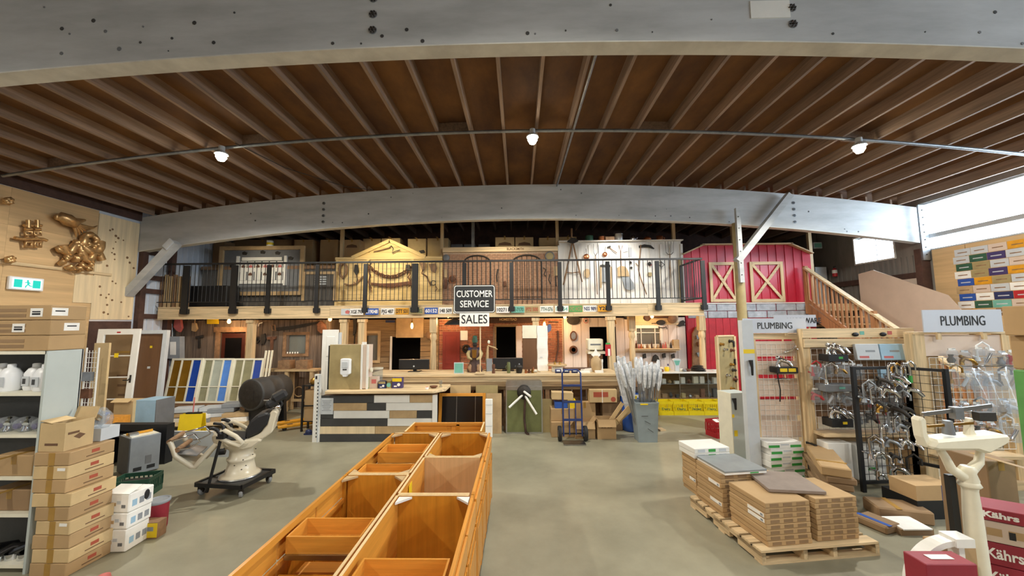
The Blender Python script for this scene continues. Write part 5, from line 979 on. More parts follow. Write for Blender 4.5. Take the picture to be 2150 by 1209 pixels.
# cartons around the hand truck
def floor_carton(px0, px1, py_top, py_base, d, label, mat='card', tape='y', z0=0, rz=0, open_=False):
    Yb = fl((px0+px1)/2, py_base, z0).y; a = at_y(px0, py_base, Yb).x; b = at_y(px1, py_base, Yb).x; zt_ = at_y((px0+px1)/2, py_top, Yb).z
    t = T('cardboard_box', label, 'box', ((a+b)/2, Yb+d/2, z0), rz, 'cartons piled before the counter'); w, h = b-a, zt_-z0
    if open_:
        for (c, q) in (((-w/2+.004, 0), (.008, d)), ((w/2-.004, 0), (.008, d))): bx('carton_wall', mat, t, (c[0], c[1], h/2), (q[0], q[1], h))
        for sy in (-1, 1): bx('carton_wall', mat, t, (0, sy*(d/2-.004), h/2), (w-.016, .008, h))
        bx('carton_base', mat, t, (0, 0, .005), (w-.02, d-.02, .008))
        for sx in (-1, 1): bx('flap', mat, t, (sx*(w/2+.06), 0, h-.05), (.14, d*.95, .006), rot=(0, sx*.9, 0))
        bx('flap', mat, t, (0, -d/2-.04, h-.07), (w*.95, .14, .006), rot=(1.0, 0, 0))
    else:
        MB().box((0, 0, h/2), (w, d, h)).build('carton_body', mat, t, bevel=.006)
        if tape: MB().box((0, 0, h+.001), (.05, d, .002)).build('tape_strip', 'tape', t); MB().box((0, -d/2-.001, h-.05), (.05, .002, .1)).build('tape_strip', 'tape', t)
    return t, w, h, d, Yb
t, w, h, d, yb = floor_carton(1158, 1206, 886, 918, .4, 'dented carton on the floor behind the hand truck wheels')
zt1 = h+.001
t, w, h2, d, _ = floor_carton(1157, 1206, 858, 884, .38, 'carton stacked on the dented carton behind the hand truck', z0=zt1)
t = T('blue_yellow_pack', 'long blue and yellow pack on top of the stacked carton', 'box', (lx(1180, yb, 848), yb+.2, zt1+h2+.002)); bx('pack_body', 'blue', t, (0, 0, .06), (.26, .2, .12)); bx('pack_end', 'yellow', t, (.2, 0, .08), (.16, .2, .16))
t = T('cream_pack', 'tilted cream carton on top of the blue and yellow pack', 'box', (lx(1182, yb, 830), yb+.22, zt1+h2+.165), (0, .04, 0)); bx('carton_body', 'card_pale', t, (0, 0, .07), (.42, .25, .13)); bx('tape_strip', 'tape', t, (0, -.126, .07), (.05, .003, .13))
t, w, h, d, yb2 = floor_carton(1208, 1250, 884, 921, .26, 'low open carton with red print beside the hand truck', open_=True)
bx('red_goods', 'red_ink', t, (0, 0, h*.6), (w*.7, d*.7, .08))
YB2 = 8.15
t = T('cardboard_box', 'wide carton behind the low open carton', 'box', (lx(1226, YB2, 860), YB2+.02, 0), 0, 'cartons piled before the counter'); h = lz(846, YB2-.2, 1228); w = W(44, YB2); MB().box((0, 0, h/2), (w, .24, h)).build('carton_body', 'card', t, bevel=.006); bx('tape_strip', 'tape', t, (0, -.121, h-.06), (.05, .003, .12))
t = T('cardboard_box', 'strapped carton with red print on a pile by the blue drum', 'box', (lx(1263, YB2, 830), YB2+.0, h+.001), 0, 'cartons piled before the counter'); w3 = W(55, YB2); h3 = lz(815, YB2, 1263)-h; MB().box((0, 0, h3/2), (w3, .34, h3)).build('carton_body', 'card_pale', t, bevel=.006); bx('red_print', 'red_ink', t, (-.05, -.171, h3*.62), (.3, .003, .1)); bx('strap', 'paper', t, (-.02, -.172, h3/2), (.015, .003, h3)); MB().cyl((.2, -.171, h3*.25), (.2, -.173, h3*.25), .05, n=16).build('red_seal', 'red_ink', t)
t = T('cardboard_box', 'plain carton under the strapped carton with red print', 'box', (lx(1284, YB2, 880), YB2+.03, 0), 0, 'cartons piled before the counter'); w4 = W(40, YB2); MB().box((0, 0, h/2), (w4, .24, h)).build('carton_body', 'card_dark', t, bevel=.006); bx('print_mark', 'card_ink', t, (0, -.121, h*.5), (.15, .003, .05))
t, w, h, d, yb = floor_carton(1255, 1294, 880, 922, .28, 'open carton of long wood offcuts before the pile', open_=True)
text('lettering', '▲▲ ▲▲', .05, 'card_ink', t, (0, -d/2-.003, h*.6))
for i, (dx, rot_) in enumerate(((.1, .75), (.02, .62), (.2, .85))): tag(MB().box((0, 0, .36), (.07, .03, .72)).build('wood_offcut', 'card_pale', loc=(t.location.x-.08+dx*.5, t.location.y+(-.08+.07*i), .06), rot=(0, rot_, 0)), 'long tan wood offcut slanting out of the open carton, '+('lowest', 'middle', 'steepest')[i]+' of three', 'offcut', 'offcuts in the open carton')
# hand truck
hb = fl(1203, 926); Y = hb.y-.03; X = hb.x; s = W(1, Y)
t = T('hand_truck', 'blue tube-frame hand truck standing upright before the cartons', 'hand truck', (X, Y, 0)); h = lz(777, Y, 1200)
m = MB(); r = .016
pts = [(-.175, 0, .1), (-.175, .03, h*.5), (-.175, .06, h-.06), (-.12, .062, h), (.12, .062, h), (.175, .06, h-.06), (.175, .03, h*.5), (.175, 0, .1)]
m.tube(pts, r, n=8); m.build('frame_tube', 'blue_truck', t)
for zz in (h*.78, h*.55, h*.3): bx('crossbar', 'blue_truck', t, (0, .04*zz/h, zz), (.34, .025, .04))
for xx in (-.06, .06): MB().cyl((xx, .01, .12), (xx, .03, h*.55), .011, n=8).build('slat_tube', 'blue_truck', t)
bx('toe_plate', 'steel', t, (0, -.12, .012), (.4, .24, .012)); MB().cyl((-.26, .06, .13), (.26, .06, .13), .014, n=8).build('axle', 'iron', t)
for sx in (-1, 1):
    wl_ = MB(); wl_.lathe([(.06, -.03), (.13, -.032), (.135, -.015), (.135, .015), (.13, .032), (.06, .03)], n=24, axis='x'); wo = wl_.build('wheel', 'rubber', t, loc=(sx*.24, .06, .135)); MB().lathe([(.01, -.034), (.065, -.03), (.065, .03), (.01, .034)], n=16, axis='x').build('wheel_hub', 'steel', wo)
# blue drum and grey bin of wrapped rods
p = fl(1322, 902); t = T('blue_drum', 'blue plastic drum with black rim and label strip behind the grey bin', 'drum', (p.x+.08, p.y+.02, 0)); h = lz(815, p.y+.05, 1315)
MB().lathe([(.22, 0), (.25, .03), (.255, h*.3), (.265, h*.33), (.255, h*.36), (.25, h-.03), (.24, h)], n=28).build('drum_body', 'blue', t); MB().lathe([(.252, h-.14), (.252, h-.08)], n=28).build('label_strip', 'paper', t); MB().lathe([(.255, h-.04), (.258, h), (.22, h+.005)], n=28).build('rim', 'black', t)
bx('price_tag', 'yellow', t, (-.03, -.26, h-.15), (.1, .006, .1))
p = fl(1361, 929); BYc = p.y+.14; t = T('rod_bin', 'tall grey tapered bin holding wrapped rods', 'bin', (p.x, BYc, 0)); h = lz(841, BYc, 1360); wb_, wt_ = W(37, BYc)/2, W(46, BYc)/2
m = MB(); vs = [(sx*w_, sy*w_*.8, zz) for zz, w_ in ((0, wb_), (h, wt_), (h, wt_-.012), (.02, wb_-.012)) for sx, sy in ((-1, -1), (1, -1), (1, 1), (-1, 1))]
m.add(vs, [(3, 2, 1, 0)]+[(k*4+i, k*4+(i+1) % 4, k*4+4+(i+1) % 4, k*4+4+i) for k in range(3) for i in range(4)]+[(12, 13, 14, 15)]); m.build('bin_body', 'mid_bin', t); bx('rim', 'mid_bin', t, (0, -wt_*.8, h-.012), (wt_*2.04, .02, .025)); bx('price_tag', 'yellow', t, (-.06, -wt_*.8-.012, h-.03), (.14, .004, .025))
for i, (zz, r_) in enumerate(((h*.66, .0), (h*.5, .5), (h*.3, .6))): bx('scuff_mark', 'dark_grey', t, (-.05+.05*i, -wb_*.8-(wt_-wb_)*.8*zz/h-.004, zz), (.12, .003, .008), rot=(0, r_, 0))
rod = MB(); random.seed(11)
for i in range(20):
    fx = -1+2*(i % 7)/6; fy = -.6+.6*(i//7); sx0 = fx*wb_*.7; H = h*(1.42+.3*random.random()); ex = fx*wt_*1.25+(-.12 if fx < -.5 else 0)
    mt = 'galv' if i % 3 else 'steel'; top = (ex*1.1-sx0*.0, fy*wt_*.9, H+h*.25)
    rt = T('wrapped_rod', 'metal rod with a plastic-wrapped top standing in the grey bin', 'rod', (p.x+sx0, BYc+fy*wb_*.5, .03), 0, 'wrapped rods in the grey bin')
    v1 = Vector((ex-sx0, fy*.06, H-.03)); MB().tube([(0, 0, 0), v1], .011, n=7).build('rod_shaft', mt, rt)
    v2 = v1*1.24; MB().tube([v1*.86, v1*.93, v1*1.05, v1*1.18, v2], [.016, .03, .042, .038, .022], n=7).build('plastic_wrap', 'bag_plastic', rt)
for i in range(7):
    X_ = p.x-.42+.03*i; rt = T('wrapped_tube', 'long plastic bag tube leaning out of the blue drum', 'tube', (lx(1322, BYc+.35, 850)+.02*i-.06, BYc+.42-.02*i, .5), 0, 'bagged tubes in the blue drum')
    v = Vector((-.2+.035*i, -.05, 1.0-.05*abs(i-2)+.08*(i % 2))); MB().tube([(0, 0, 0), v*.4, v*.75, v], [.02, .034, .045, .03], n=7).build('plastic_bag', 'bag_plastic', rt)
tag(MB().box((0, 0, .015), (.12, .16, .03)).build('wood_scrap', 'pine_x', loc=(*fl(1388, 903).xy, .001), rot=(0, 0, .2)), 'small pale wood scrap on the floor beside the grey bin', 'scrap')
# --- display case on yellow crates
p0 = fl(1382, 868); DYc = p0.y+.15; a = lx(1366, DYc, 800); b = lx(1545, DYc, 800); zt1 = lz(781, DYc, 1450); zb1 = lz(838, DYc, 1450)
t = T('display_case', 'long glass display case full of small goods, right of the counter', 'display case', ((a+b)/2, DYc+.25, 0)); w = b-a
bx('case_base', 'tool_wood', t, (0, .05, zb1-.03), (w, .5, .06)); bx('case_top', 'white_paint', t, (0, 0, zt1-.012), (w, .62, .024)); bx('case_back', 'barn_x', t, (0, .29, (zb1+zt1)/2), (w, .02, zt1-zb1)); bx('inner_shelf', 'dusty_glass', t, (0, .05, (zb1+zt1)/2+.02), (w-.04, .4, .008))
for k in range(3): bx('front_pane', 'glass', t, (-w/2+w*(k+.5)/3, -.29, (zb1+zt1)/2), (w/3-.006, .006, zt1-zb1-.03))
for k in range(4): bx('corner_post', 'steel', t, (-w/2+w*k/3, -.29, (zb1+zt1)/2), (.012, .012, zt1-zb1))
for sx in (-1, 1):
    for sy in (-.15, .25): bx('leg', 'tool_wood', t, (sx*(w/2-.06), sy, (zb1-.06)/2), (.06, .06, zb1-.06))
random.seed(5)
for lev, zz in ((0, zb1+.001), (1, (zb1+zt1)/2+.026)):
    for k in range(13):
        xx = a+.08+(w-.16)*k/12.; hh = .06+.16*random.random()*(1 if lev == 0 else .7); mt = random.choice(['card_dark', 'cream', 'rust', 'dark_grey', 'tan', 'paper', 'olive_panel', 'galv'])
        nm = {'card_dark': 'brown', 'cream': 'cream', 'rust': 'rust-red', 'dark_grey': 'dark grey', 'tan': 'tan', 'paper': 'white', 'olive_panel': 'olive', 'galv': 'steel grey'}[mt]
        m = MB().box((0, 0, hh/2), (.08+.05*random.random(), .09, hh)) if k % 3 else MB().lathe([(.03, 0), (.045, hh*.3), (.04, hh*.6), (.02, hh*.75), (.025, hh)], n=10)
        tag(m.build('boxed_item' if k % 3 else 'small_vase', mt, loc=(xx, DYc+.2+.05*random.random(), zz)), '%s small %s on the %s level of the glass display case' % (nm, 'box' if k % 3 else 'vase', 'lower' if lev == 0 else 'upper'), 'box' if k % 3 else 'vase', 'goods inside the display case')
zc = zt1+.001
# goods on the case top
def ctop(px, dy=0): return lx(px, DYc+.2+dy, 775), DYc+.2+dy, zc
random.seed(3)
t = T('kitchen_scale', 'pale green fan-shaped counter scale on the display case', 'scale', ctop(1421)); MB().prism([(-.05, 0), (.05, 0), (.05, .12), (.1, .28), (.06, .31), (-.06, .31), (-.1, .28), (-.05, .12)], -.04, .04).build('scale_body', 'light_grey', t); MB().prism([(-.035, .15), (.035, .15), (.075, .27), (-.075, .27)], -.045, -.04).build('dial', 'teal', t)
tag(MB().box((0, 0, .06), (.36, .2, .12)).build('wooden_till', 'tool_wood', loc=(lx(1333, 9.2, 760), 9.3, lz(770, 9.2, 1333)-.02)), 'brown wooden till box before the turned post', 'box')
t0 = bpy.data.objects['wooden_till']; t0.location = (lx(1333, 8.6, 765), 8.75, 0); MB
t0.data = MB().box((0, 0, .5), (.34, .2, 1.0)).box((0, 0, 1.08), (.3, .2, .14)).mesh('wooden_till', 'tool_wood')
t = T('yellow_mug', 'bright yellow mug on the display case', 'mug', ctop(1400)); MB().lathe([(.05, 0), (.055, .02), (.055, .1), (.045, .1), (.04, .02)], n=16).build('mug_body', 'yellow', t); MB().tube([(.055, 0, .08), (.085, 0, .07), (.085, 0, .035), (.055, 0, .03)], .008, n=6).build('handle', 'yellow', t)
tag(MB().box((0, 0, .045), (.22, .16, .09)).build('cream_box', 'cream', loc=ctop(1383, .1), bevel=.01), 'cream flat box beside the yellow mug on the display case', 'box')
tag(MB().box((0, 0, .03), (.24, .12, .06)).build('brown_tray', 'rust', loc=ctop(1381, -.08)), 'rust-brown low tray in front of the cream box', 'tray')
t = T('purple_bottle', 'white bottle with purple cap on the display case', 'bottle', ctop(1403, .12)); MB().lathe([(.03, 0), (.033, .02), (.033, .1), (.015, .13)], n=12).build('bottle_body', 'paper', t); MB().lathe([(.02, .12), (.02, .16), (.015, .17)], n=10).build('cap', 'purple', t)
for i, (px, mt, r_, hh) in enumerate(((1437, 'galv', .05, .05), (1445, 'rust', .06, .06), (1430, 'cream', .04, .07), (1500, 'paper', .05, .03), (1510, 'galv', .05, .03))):
    tag(MB().lathe([(r_*.6, 0), (r_, hh*.5), (r_, hh), (r_*.9, hh)], n=14).build('small_bowl', mt, loc=ctop(px, -.1+.03*i)), {'galv': 'small grey metal bowl', 'rust': 'small rusty bowl', 'cream': 'small cream cup', 'paper': 'low white dish'}[mt]+(' near the scale' if px < 1440 else ' near the stacked hub plates' if px < 1460 else ' at the knob board end')+' on the display case', 'bowl')
for i in range(4):
    r_ = .2-.025*i; x_, y_, z_ = ctop(1464, .05); tag(MB().lathe([(r_, 0), (r_*1.02, .012), (r_*.6, .028), (.03, .035)], n=22).build('plate_disc', 'iron', loc=(x_+.02*(i % 2), y_, z_+.037*i)), ('lowest and widest', 'second', 'third', 'topmost and smallest')[i]+' dark metal plate in the pile on the display case', 'plate', 'dark plates piled on the display case')
# yellow crates
def crate(name, label, loc, w, d, h, mat, rz=0, group=None):
    t = T(name, label, 'crate', loc, rz, group)
    for sy in (-1, 1):
        m = MB().ab(-w/2, w/2, sy*d/2-.006, sy*d/2+.006, 0, h*.3).ab(-w/2, w/2, sy*d/2-.006, sy*d/2+.006, h*.8, h)
        for k in range(9): x = -w/2+w*k/8; m.ab(x-.008, x+.008, sy*d/2-.005, sy*d/2+.005, h*.3, h*.8)
        m.ab(-w*.32, w*.32, sy*d/2-.007, sy*d/2+.007, h*.36, h*.56); m.build('crate_side', mat, t)
    for sx in (-1, 1):
        m = MB().ab(sx*w/2-.006, sx*w/2+.006, -d/2, d/2, 0, h*.3).ab(sx*w/2-.006, sx*w/2+.006, -d/2, d/2, h*.8, h)
        for k in range(9): y = -d/2+d*k/8; m.ab(sx*w/2-.005, sx*w/2+.005, y-.008, y+.008, h*.3, h*.8)
        m.build('crate_end', mat, t)
    bx('crate_floor', mat, t, (0, 0, .01), (w-.01, d-.01, .012)); return t
for i in range(5):
    p = fl(1394+31.5*i, 868.5); t = crate('milk_crate', 'yellow plastic milk crate with dark print in the row under the display case', (p.x, p.y+.0, 0), .345, .3, .32, 'yellow_crate', 0, 'yellow milk crates under the display case')
    text('lettering', ('Dairy', 'Dairy', 'Dairyland', 'Dairy', 'Dairy')[i], .07, 'green_dark', t, (0, -.158, .147), width=.2, bold=.001)
# ================================================================ left side
# gold reliefs on the left wall
def wallpt(px, py, X=XL+.03): p = at_x(px, py, X); return p
def relief(name, label, cat, cpx, cpy, draw):
    c = wallpt(cpx, cpy); t = T(name, label, cat, (XL+.035, c.y, c.z)); 
    def q(x, y, off=.05): p = at_x(x, y, XL+.035); return (off+.05, p.y-c.y, p.z-c.z)
    draw(t, q); return t
def happy(t, q):
    for sx, cx0 in ((-1, 49), (1, 68)):
        c = lambda x, y, r, n=8: MB().sph(q(x, y, .03), (.05, r, r), n, 6)
        MB().tube([q(cx0-9, 474), q(cx0, 471), q(cx0+9, 474)], .03, n=7).build('stroke', 'gold', t)
        MB().tube([q(cx0, 462), q(cx0, 478)], .035, n=7).build('stroke', 'gold', t); MB().tube([q(cx0-7, 481), q(cx0+7, 481)], .028, n=7).build('stroke', 'gold', t)
        MB().tube([q(cx0-7, 486), q(cx0+7, 486), q(cx0+7, 493), q(cx0-7, 493)], .024, n=7, closed=True).build('stroke', 'gold', t)
        MB().tube([q(cx0-6, 497), q(cx0+6, 503)], .026, n=7).build('stroke', 'gold', t); MB().tube([q(cx0-7, 508), q(cx0+7, 508), q(cx0+6, 518), q(cx0-6, 518)], .03, n=7, closed=True).build('stroke', 'gold', t)
    MB().tube([q(20, 499), q(35, 502), q(58, 501), q(80, 502), q(88, 505)], .032, n=7).build('stroke', 'gold', t)
relief('double_happiness_relief', 'gold double character relief hung on the plywood wall', 'wall ornament', 58, 492, happy)
def dragon(t, q):
    random.seed(21)
    MB().tube([q(103, 458), q(112, 455, .1), q(126, 462, .12), q(140, 468, .1), q(152, 464, .06), q(170, 462)], [.03, .1, .13, .11, .07, .02], n=9).build('neck', 'gold', t)
    for a in range(7): MB().tube([q(140, 468, .08), q(146+a*6, 486-a*1.2, .09), q(150+a*7.5, 498-a*4, .05)], [.035, .028, .01], n=6).build('wing_feather', 'gold', t)
    pts = []
    for i in range(26): A = i*.42; r = 30-i*.95; pts.append(q(178+r*.72*math.cos(A), 508+r*.8*math.sin(A), .06+.05*(i % 3)/2))
    MB().tube(pts, [.1-.003*i for i in range(26)], n=9).build('coiled_body', 'gold', t)
    pts = [q(118+6*i, 515+14*math.sin(i*.9)+i*2.2, .08) for i in range(15)]; MB().tube(pts, .075, n=8).build('tail_coil', 'gold', t)
    for i in range(34):
        x = 112+92*random.random(); y = 505+60*random.random()
        if (x-160)**2/52**2+(y-535)**2/34**2 > 1: continue
        A = random.random()*6; MB().tube([q(x, y, .03), q(x+5*math.cos(A), y+5*math.sin(A), .12), q(x+10*math.cos(A+.7), y+8*math.sin(A+.7), .09), q(x+9*math.cos(A+1.6), y+9*math.sin(A+1.6), .04)], [.05, .055, .045, .015], n=7).build('cloud_curl', 'gold', t)
    for sx in range(5): MB().tube([q(104+sx*4, 460, .1), q(100+sx*7, 452+sx*3, .14), q(106+sx*9, 449+sx*4, .1)], [.03, .03, .008], n=6).build('crest', 'gold', t)
relief('dragon_relief', 'large gold dragon relief with coiled body and fanned wing on the plywood wall', 'wall ornament', 158, 508, dragon)
def curl(cx0, cy0):
    def f(t, q):
        for i in range(6): A = i*1.1; MB().tube([q(cx0, cy0, .04), q(cx0+7*math.cos(A), cy0+5*math.sin(A), .09), q(cx0+11*math.cos(A+.5), cy0+7*math.sin(A+.5), .05)], [.04, .05, .015], n=7).build('cloud_curl', 'gold', t)
    return f
relief('cloud_relief', 'small gold scroll relief above the double character, at the frame edge', 'wall ornament', 4, 424, curl(4, 422)); relief('cloud_relief', 'small gold scroll relief below the double character, at the frame edge', 'wall ornament', 8, 545, curl(8, 545))
c = wallpt(50, 596); t = T('exit_sign', 'green running-man exit sign box on the plywood wall', 'exit sign', (XL+.04, c.y, c.z)); 
bx('sign_box', 'white_plastic', t, (.03, 0, 0), (.06, .52, .25), bevel=.01); bx('sign_face', 'exit_white', t, (.062, 0, 0), (.004, .44, .19))
for sy in (-1, 1): bx('green_field', 'exit_green', t, (.065, sy*.14, 0), (.003, .12, .15))
m = MB(); m.sph((.066, .0, .06), (.003, .016, .016)).tube([(.066, 0, .045), (.066, .01, -.01)], .014, n=6).tube([(.066, .01, -.01), (.066, .04, -.04), (.066, .07, -.04)], .009, n=6).tube([(.066, .01, -.01), (.066, -.02, -.04), (.066, -.03, -.075)], .009, n=6).tube([(.066, 0, .035), (.066, .04, .01)], .008, n=6).tube([(.066, 0, .035), (.066, -.04, .02)], .008, n=6); m.build('running_figure', 'exit_green', t)
# steel shelf unit
p = fl(52, 1206); SX1 = p.x; SY0 = p.y; zt = lz(737, SY0, 68); SY1 = at_x(176, 740, SX1).y
t = T('shelf_unit', 'pale grey metal shelf unit with solid side panel, cartons on top', 'shelf unit', (SX1, SY0, 0)); d = SY1-SY0; wS = 1.3
bx('side_panel', 'grey_panel', t, (-.012, d/2, zt/2), (.024, d, zt)); bx('side_panel', 'grey_panel', t, (-wS, d/2, zt/2), (.024, d, zt)); bx('back_panel', 'dark_grey', t, (-wS/2, d-.01, zt/2), (wS, .01, zt)); bx('top_shelf', 'cream', t, (-wS/2, d/2, zt-.015), (wS-.03, d, .03))
shz = [lz(y, SY0, 30) for y in (828, 916, 1005, 1083, 1190)]
for zz in shz: bx('shelf_board', 'cream', t, (-wS/2, d/2-.005, zz), (wS-.05, d-.02, .03))
for i in range(4):
    tag(T('white_jug', 'white plastic jug with printed label on the upper shelf', 'jug', (SX1-.15-.17*i, SY0+.12+.06*(i % 2), shz[0]+.016), 0, 'white jugs on the upper shelf')); j = bpy.data.objects[-1] if False else None
for o in [o for o in bpy.data.objects if o.name.startswith('white_jug')]:
    MB().lathe([(.07, 0), (.078, .02), (.078, .16), (.05, .21), (.03, .22)], n=16).build('jug_body', 'white_plastic', o); MB().lathe([(.03, .22), (.03, .25), (.02, .255)], n=12).build('cap', 'white_plastic', o); bx('paper_label', 'light_grey', o, (0, -.079, .09), (.07, .004, .09)); bx('label_print', 'dark_grey', o, (-.01, -.0815, .09), (.03, .002, .05))
random.seed(4)
for i in range(5):
    t = T('bagged_faucet', 'chrome faucet part in a clear plastic bag on the middle shelf', 'faucet', (SX1-.12-.18*i, SY0+.14, shz[1]+.016), 0, 'bagged faucets on the middle shelf'); MB().tube([(0, 0, .02), (.0, 0, .1), (.05, -.04, .12), (.08, -.08, .08)], .022, n=9).build('spout', 'chrome', t); MB().lathe([(.04, 0), (.03, .03), (.03, .05)], n=12).build('base', 'chrome', t); MB().cyl((.01, -.07, .06), (.01, -.1, .06), .026, n=12).build('blue_cap', 'purple', t)
    MB().sph((.02, -.03, .07), (.09, .09, .07), 10, 7).build('plastic_bag', 'clear_wrap', t)
carton('cardboard_box', 'tan carton with red corner on the shelf under the faucets', SX1-.42, SX1-.06, SY0+.02, SY0+.3, shz[2]+.016, shz[2]+.2, 'card', None, 'y')
for i in range(4):
    t = T('black_fitting', 'black and chrome fitting lying in a heap on the low shelf', 'fitting', (SX1-.14-.12*i, SY0+.1, shz[4]+.016), (0, 0, .8*i), 'fittings on the low shelf'); MB().tube([(-.12, 0, .05), (0, .02, .1), (.12, 0, .06)], .035, n=8).build('pipe', 'black_gloss', t); MB().lathe([(.05, .0), (.05, .05)], n=12).build('flange', 'chrome', t)
carton('cardboard_box', 'dark brown carton deep on the shelf above the black fittings', SX1-.5, SX1-.1, SY0+.06, SY0+.34, shz[3]+.016, shz[3]+.2, 'card_dark', None, 'y')
# three cartons on top
h = (lz(640, SY0, 70)-zt)/3; zz = zt+.001
for i in range(3):
    dx = (0, .0, -.01)[i]; t = T('cardboard_box', ('lowest', 'middle', 'topmost')[i]+' wide carton of the stack on the metal shelf unit', 'box', (SX1-.65+dx, SY0+d/2+.01, zz), 0, 'cartons on the metal shelf unit'); MB().box((0, 0, h/2), (1.28, d, h-.004)).build('carton_body', 'card', t, bevel=.005)
    if i:
        bx('paper_label', 'paper', t, (.641, (-.08 if i == 2 else .02), h*.55), (.003, .13, .075)); bx('label_print', 'ink', t, (.643, (-.08 if i == 2 else .02), h*.6), (.002, .08, .012)); bx('paper_label', 'paper', t, ((.5 if i == 2 else .33), -d/2-.002, h*.5), (.12, .003, .08)); bx('label_print', 'ink', t, ((.5 if i == 2 else .33), -d/2-.004, h*.55), (.08, .002, .012)); bx('label_print', 'ink', t, ((.5 if i == 2 else .33), -d/2-.004, h*.4), (.08, .002, .018))
    for k in range(2): bx('print_line', 'card_dark', t, (-.1, -d/2-.0015, h*(.3+.35*k)), (1.0, .002, .03))
    zz += h
# tall stack of flat cartons beside it
P0 = fl(128, 1213); P1 = fl(228, 1163); X1_ = (P0.x+P1.x)/2+.02; ztop = lz(950, P0.y, 130); n = 9; h = ztop/n; random.seed(9)
for i in range(n):
    dx = (.0, .01, -.01, .0, -.03, -.03, -.07, -.075, -.08)[i]; w = (.34, .34, .33, .32, .31, .35, .32, .32, .32)[i]; dp = .37+.03*(i > 4)
    t = T('cardboard_box', ['bottom', 'second', 'third', 'fourth', 'fifth', 'sixth', 'seventh', 'eighth', 'top'][i]+' carton up the tall stack of flat cartons by the shelf unit', 'box', (X1_-w/2+dx, P0.y+dp/2-.0, i*h), (0, 0, .03*((i % 3)-1)), 'tall stack of flat cartons'); MB().box((0, 0, h/2), (w, dp, h-.004)).build('carton_body', 'card_pale' if i % 2 else 'card', t, bevel=.005)
    bx('tape_strip', 'tape', t, (.0, -dp/2-.001, h/2), (.055, .002, h-.006)); bx('red_print', 'red_ink', t, (w/2+.001, .02, h*.6), (.002, .07, .03)); bx('print_line', 'card_ink', t, (w/2+.001, .02, h*.3), (.002, .16, .008))
    if i in (3, 7): bx('paper_label', 'paper', t, (.1, -dp/2-.0015, h*.75), (.07, .003, .025))
z_ = n*h
t = T('cardboard_box', 'small open upright carton with triangle mark, on top of the tall stack', 'box', (SX1+.15, P0.y+.14, z_+.001)); hh = lz(884, P0.y+.1, 130)-z_; 
for c, q in (((-.115, 0), (.006, .24)), ((.115, 0), (.006, .24))): bx('carton_wall', 'card_pale', t, (c[0], 0, hh/2), (q[0], q[1], hh))
for sy in (-1, 1): bx('carton_wall', 'card_pale', t, (0, sy*.117, hh/2), (.224, .006, hh))
bx('flap', 'card_pale', t, (-.06, -.03, hh+.012), (.11, .2, .005), rot=(0, .2, 0)); bx('flap', 'card_pale', t, (0, .15, hh+.04), (.22, .005, .11), rot=(-.3, 0, 0)); MB().prism_x([(.0, hh*.55), (.05, hh*.45), (0, hh*.33), (-.05, hh*.45)], .119, .12).build('warning_mark', 'card_ink', t); bx('print_line', 'card_ink', t, (-.0, -.122, hh*.25), (.12, .002, .02)); bx('print_line', 'card_ink', t, (.12, -.05, hh*.6), (.002, .09, .02))
t = T('bag_heap', 'clear plastic bags with chrome caps heaped behind the small open carton', 'bag', (X1_-.27, P0.y+.36, z_+.001)); MB().box((0, .06, .06), (.22, .18, .12)).build('tray', 'light_grey', t); 
for i in range(5): MB().sph((-.08+.04*i, .03, .2+.03*(i % 2)), (.06, .06, .09), 8, 6).build('plastic_bag', 'clear_wrap', t); MB().cyl((-.08+.04*i, -.03, .22), (-.08+.04*i, -.06, .24), .03, n=12).build('metal_cap', 'galv' if i % 2 else 'chrome', t)
# white printed cartons, tins and green tote
b0 = fl(256, 1163); X0_ = b0.x; z_ = 0
for i, hpx in enumerate((52, 38, 44)):
    hh = W(hpx, b0.y)*.86; t = T('white_carton', ('bottom', 'middle', 'top open-flapped')[i]+' white printed carton of the low stack by the tall carton stack', 'box', (X0_-.125+.012*i, b0.y+.14, z_), (0, 0, .06-.05*i), 'white printed cartons'); MB().box((0, 0, hh/2), (.25, .25, hh-.004)).build('carton_body', 'paper', t, bevel=.01)
    for k in range(4): bx('print_mark', ('grey', 'card', 'light_grey', 'mid_grey')[k], t, (-.08+.05*k, -.126, hh*(.35+.1*(k % 3))), (.04, .003, .03))
    for k in range(3): bx('print_mark', 'grey' if k else 'pale_blue', t, (.126, -.07+.07*k, hh*.45), (.003, .045, .06))
    if i == 2: bx('flap', 'paper', t, (0, -.06, hh+.02), (.24, .14, .006), rot=(.3, 0, 0)); MB().sph((.126, .05, hh*.6), (.004, .03, .05), 8, 6).build('print_mark', 'ink', t)
    z_ += hh
p = fl(329, 1108); t = T('paint_pail', 'dark red paint pail with grey lid behind the yellow pack', 'pail', (p.x, p.y, 0)); MB().lathe([(.085, 0), (.09, .02), (.095, .26), (.1, .28)], n=22).build('pail_body', 'red_box', t); MB().lathe([(.1, .27), (.106, .28), (.106, .3), (.09, .305), (.085, .295)], n=22).build('lid', 'grey', t)
p = fl(326, 1122); t = T('yellow_pack', 'yellow boxed pack with grey label on the floor before the paint pail', 'box', (p.x-.0, p.y-.03, 0), .1); bx('carton_body', 'tool_wood', t, (0, 0, .08), (.17, .12, .16)); bx('front_label', 'yellow', t, (.01, -.061, .085), (.15, .004, .14)); bx('label_print', 'grey', t, (.01, -.064, .1), (.08, .002, .04))
p = fl(258, 1055); t = crate('green_tote', 'dark green plastic tote behind the white cartons', (p.x-.05, p.y+.2, 0), .42, .32, .24, 'green_dark', .3); bx('paper_label', 'paper', t, (.16, -.17, .12), (.03, .004, .12)); bx('contents', 'iron', t, (0, 0, .15), (.34, .24, .06))
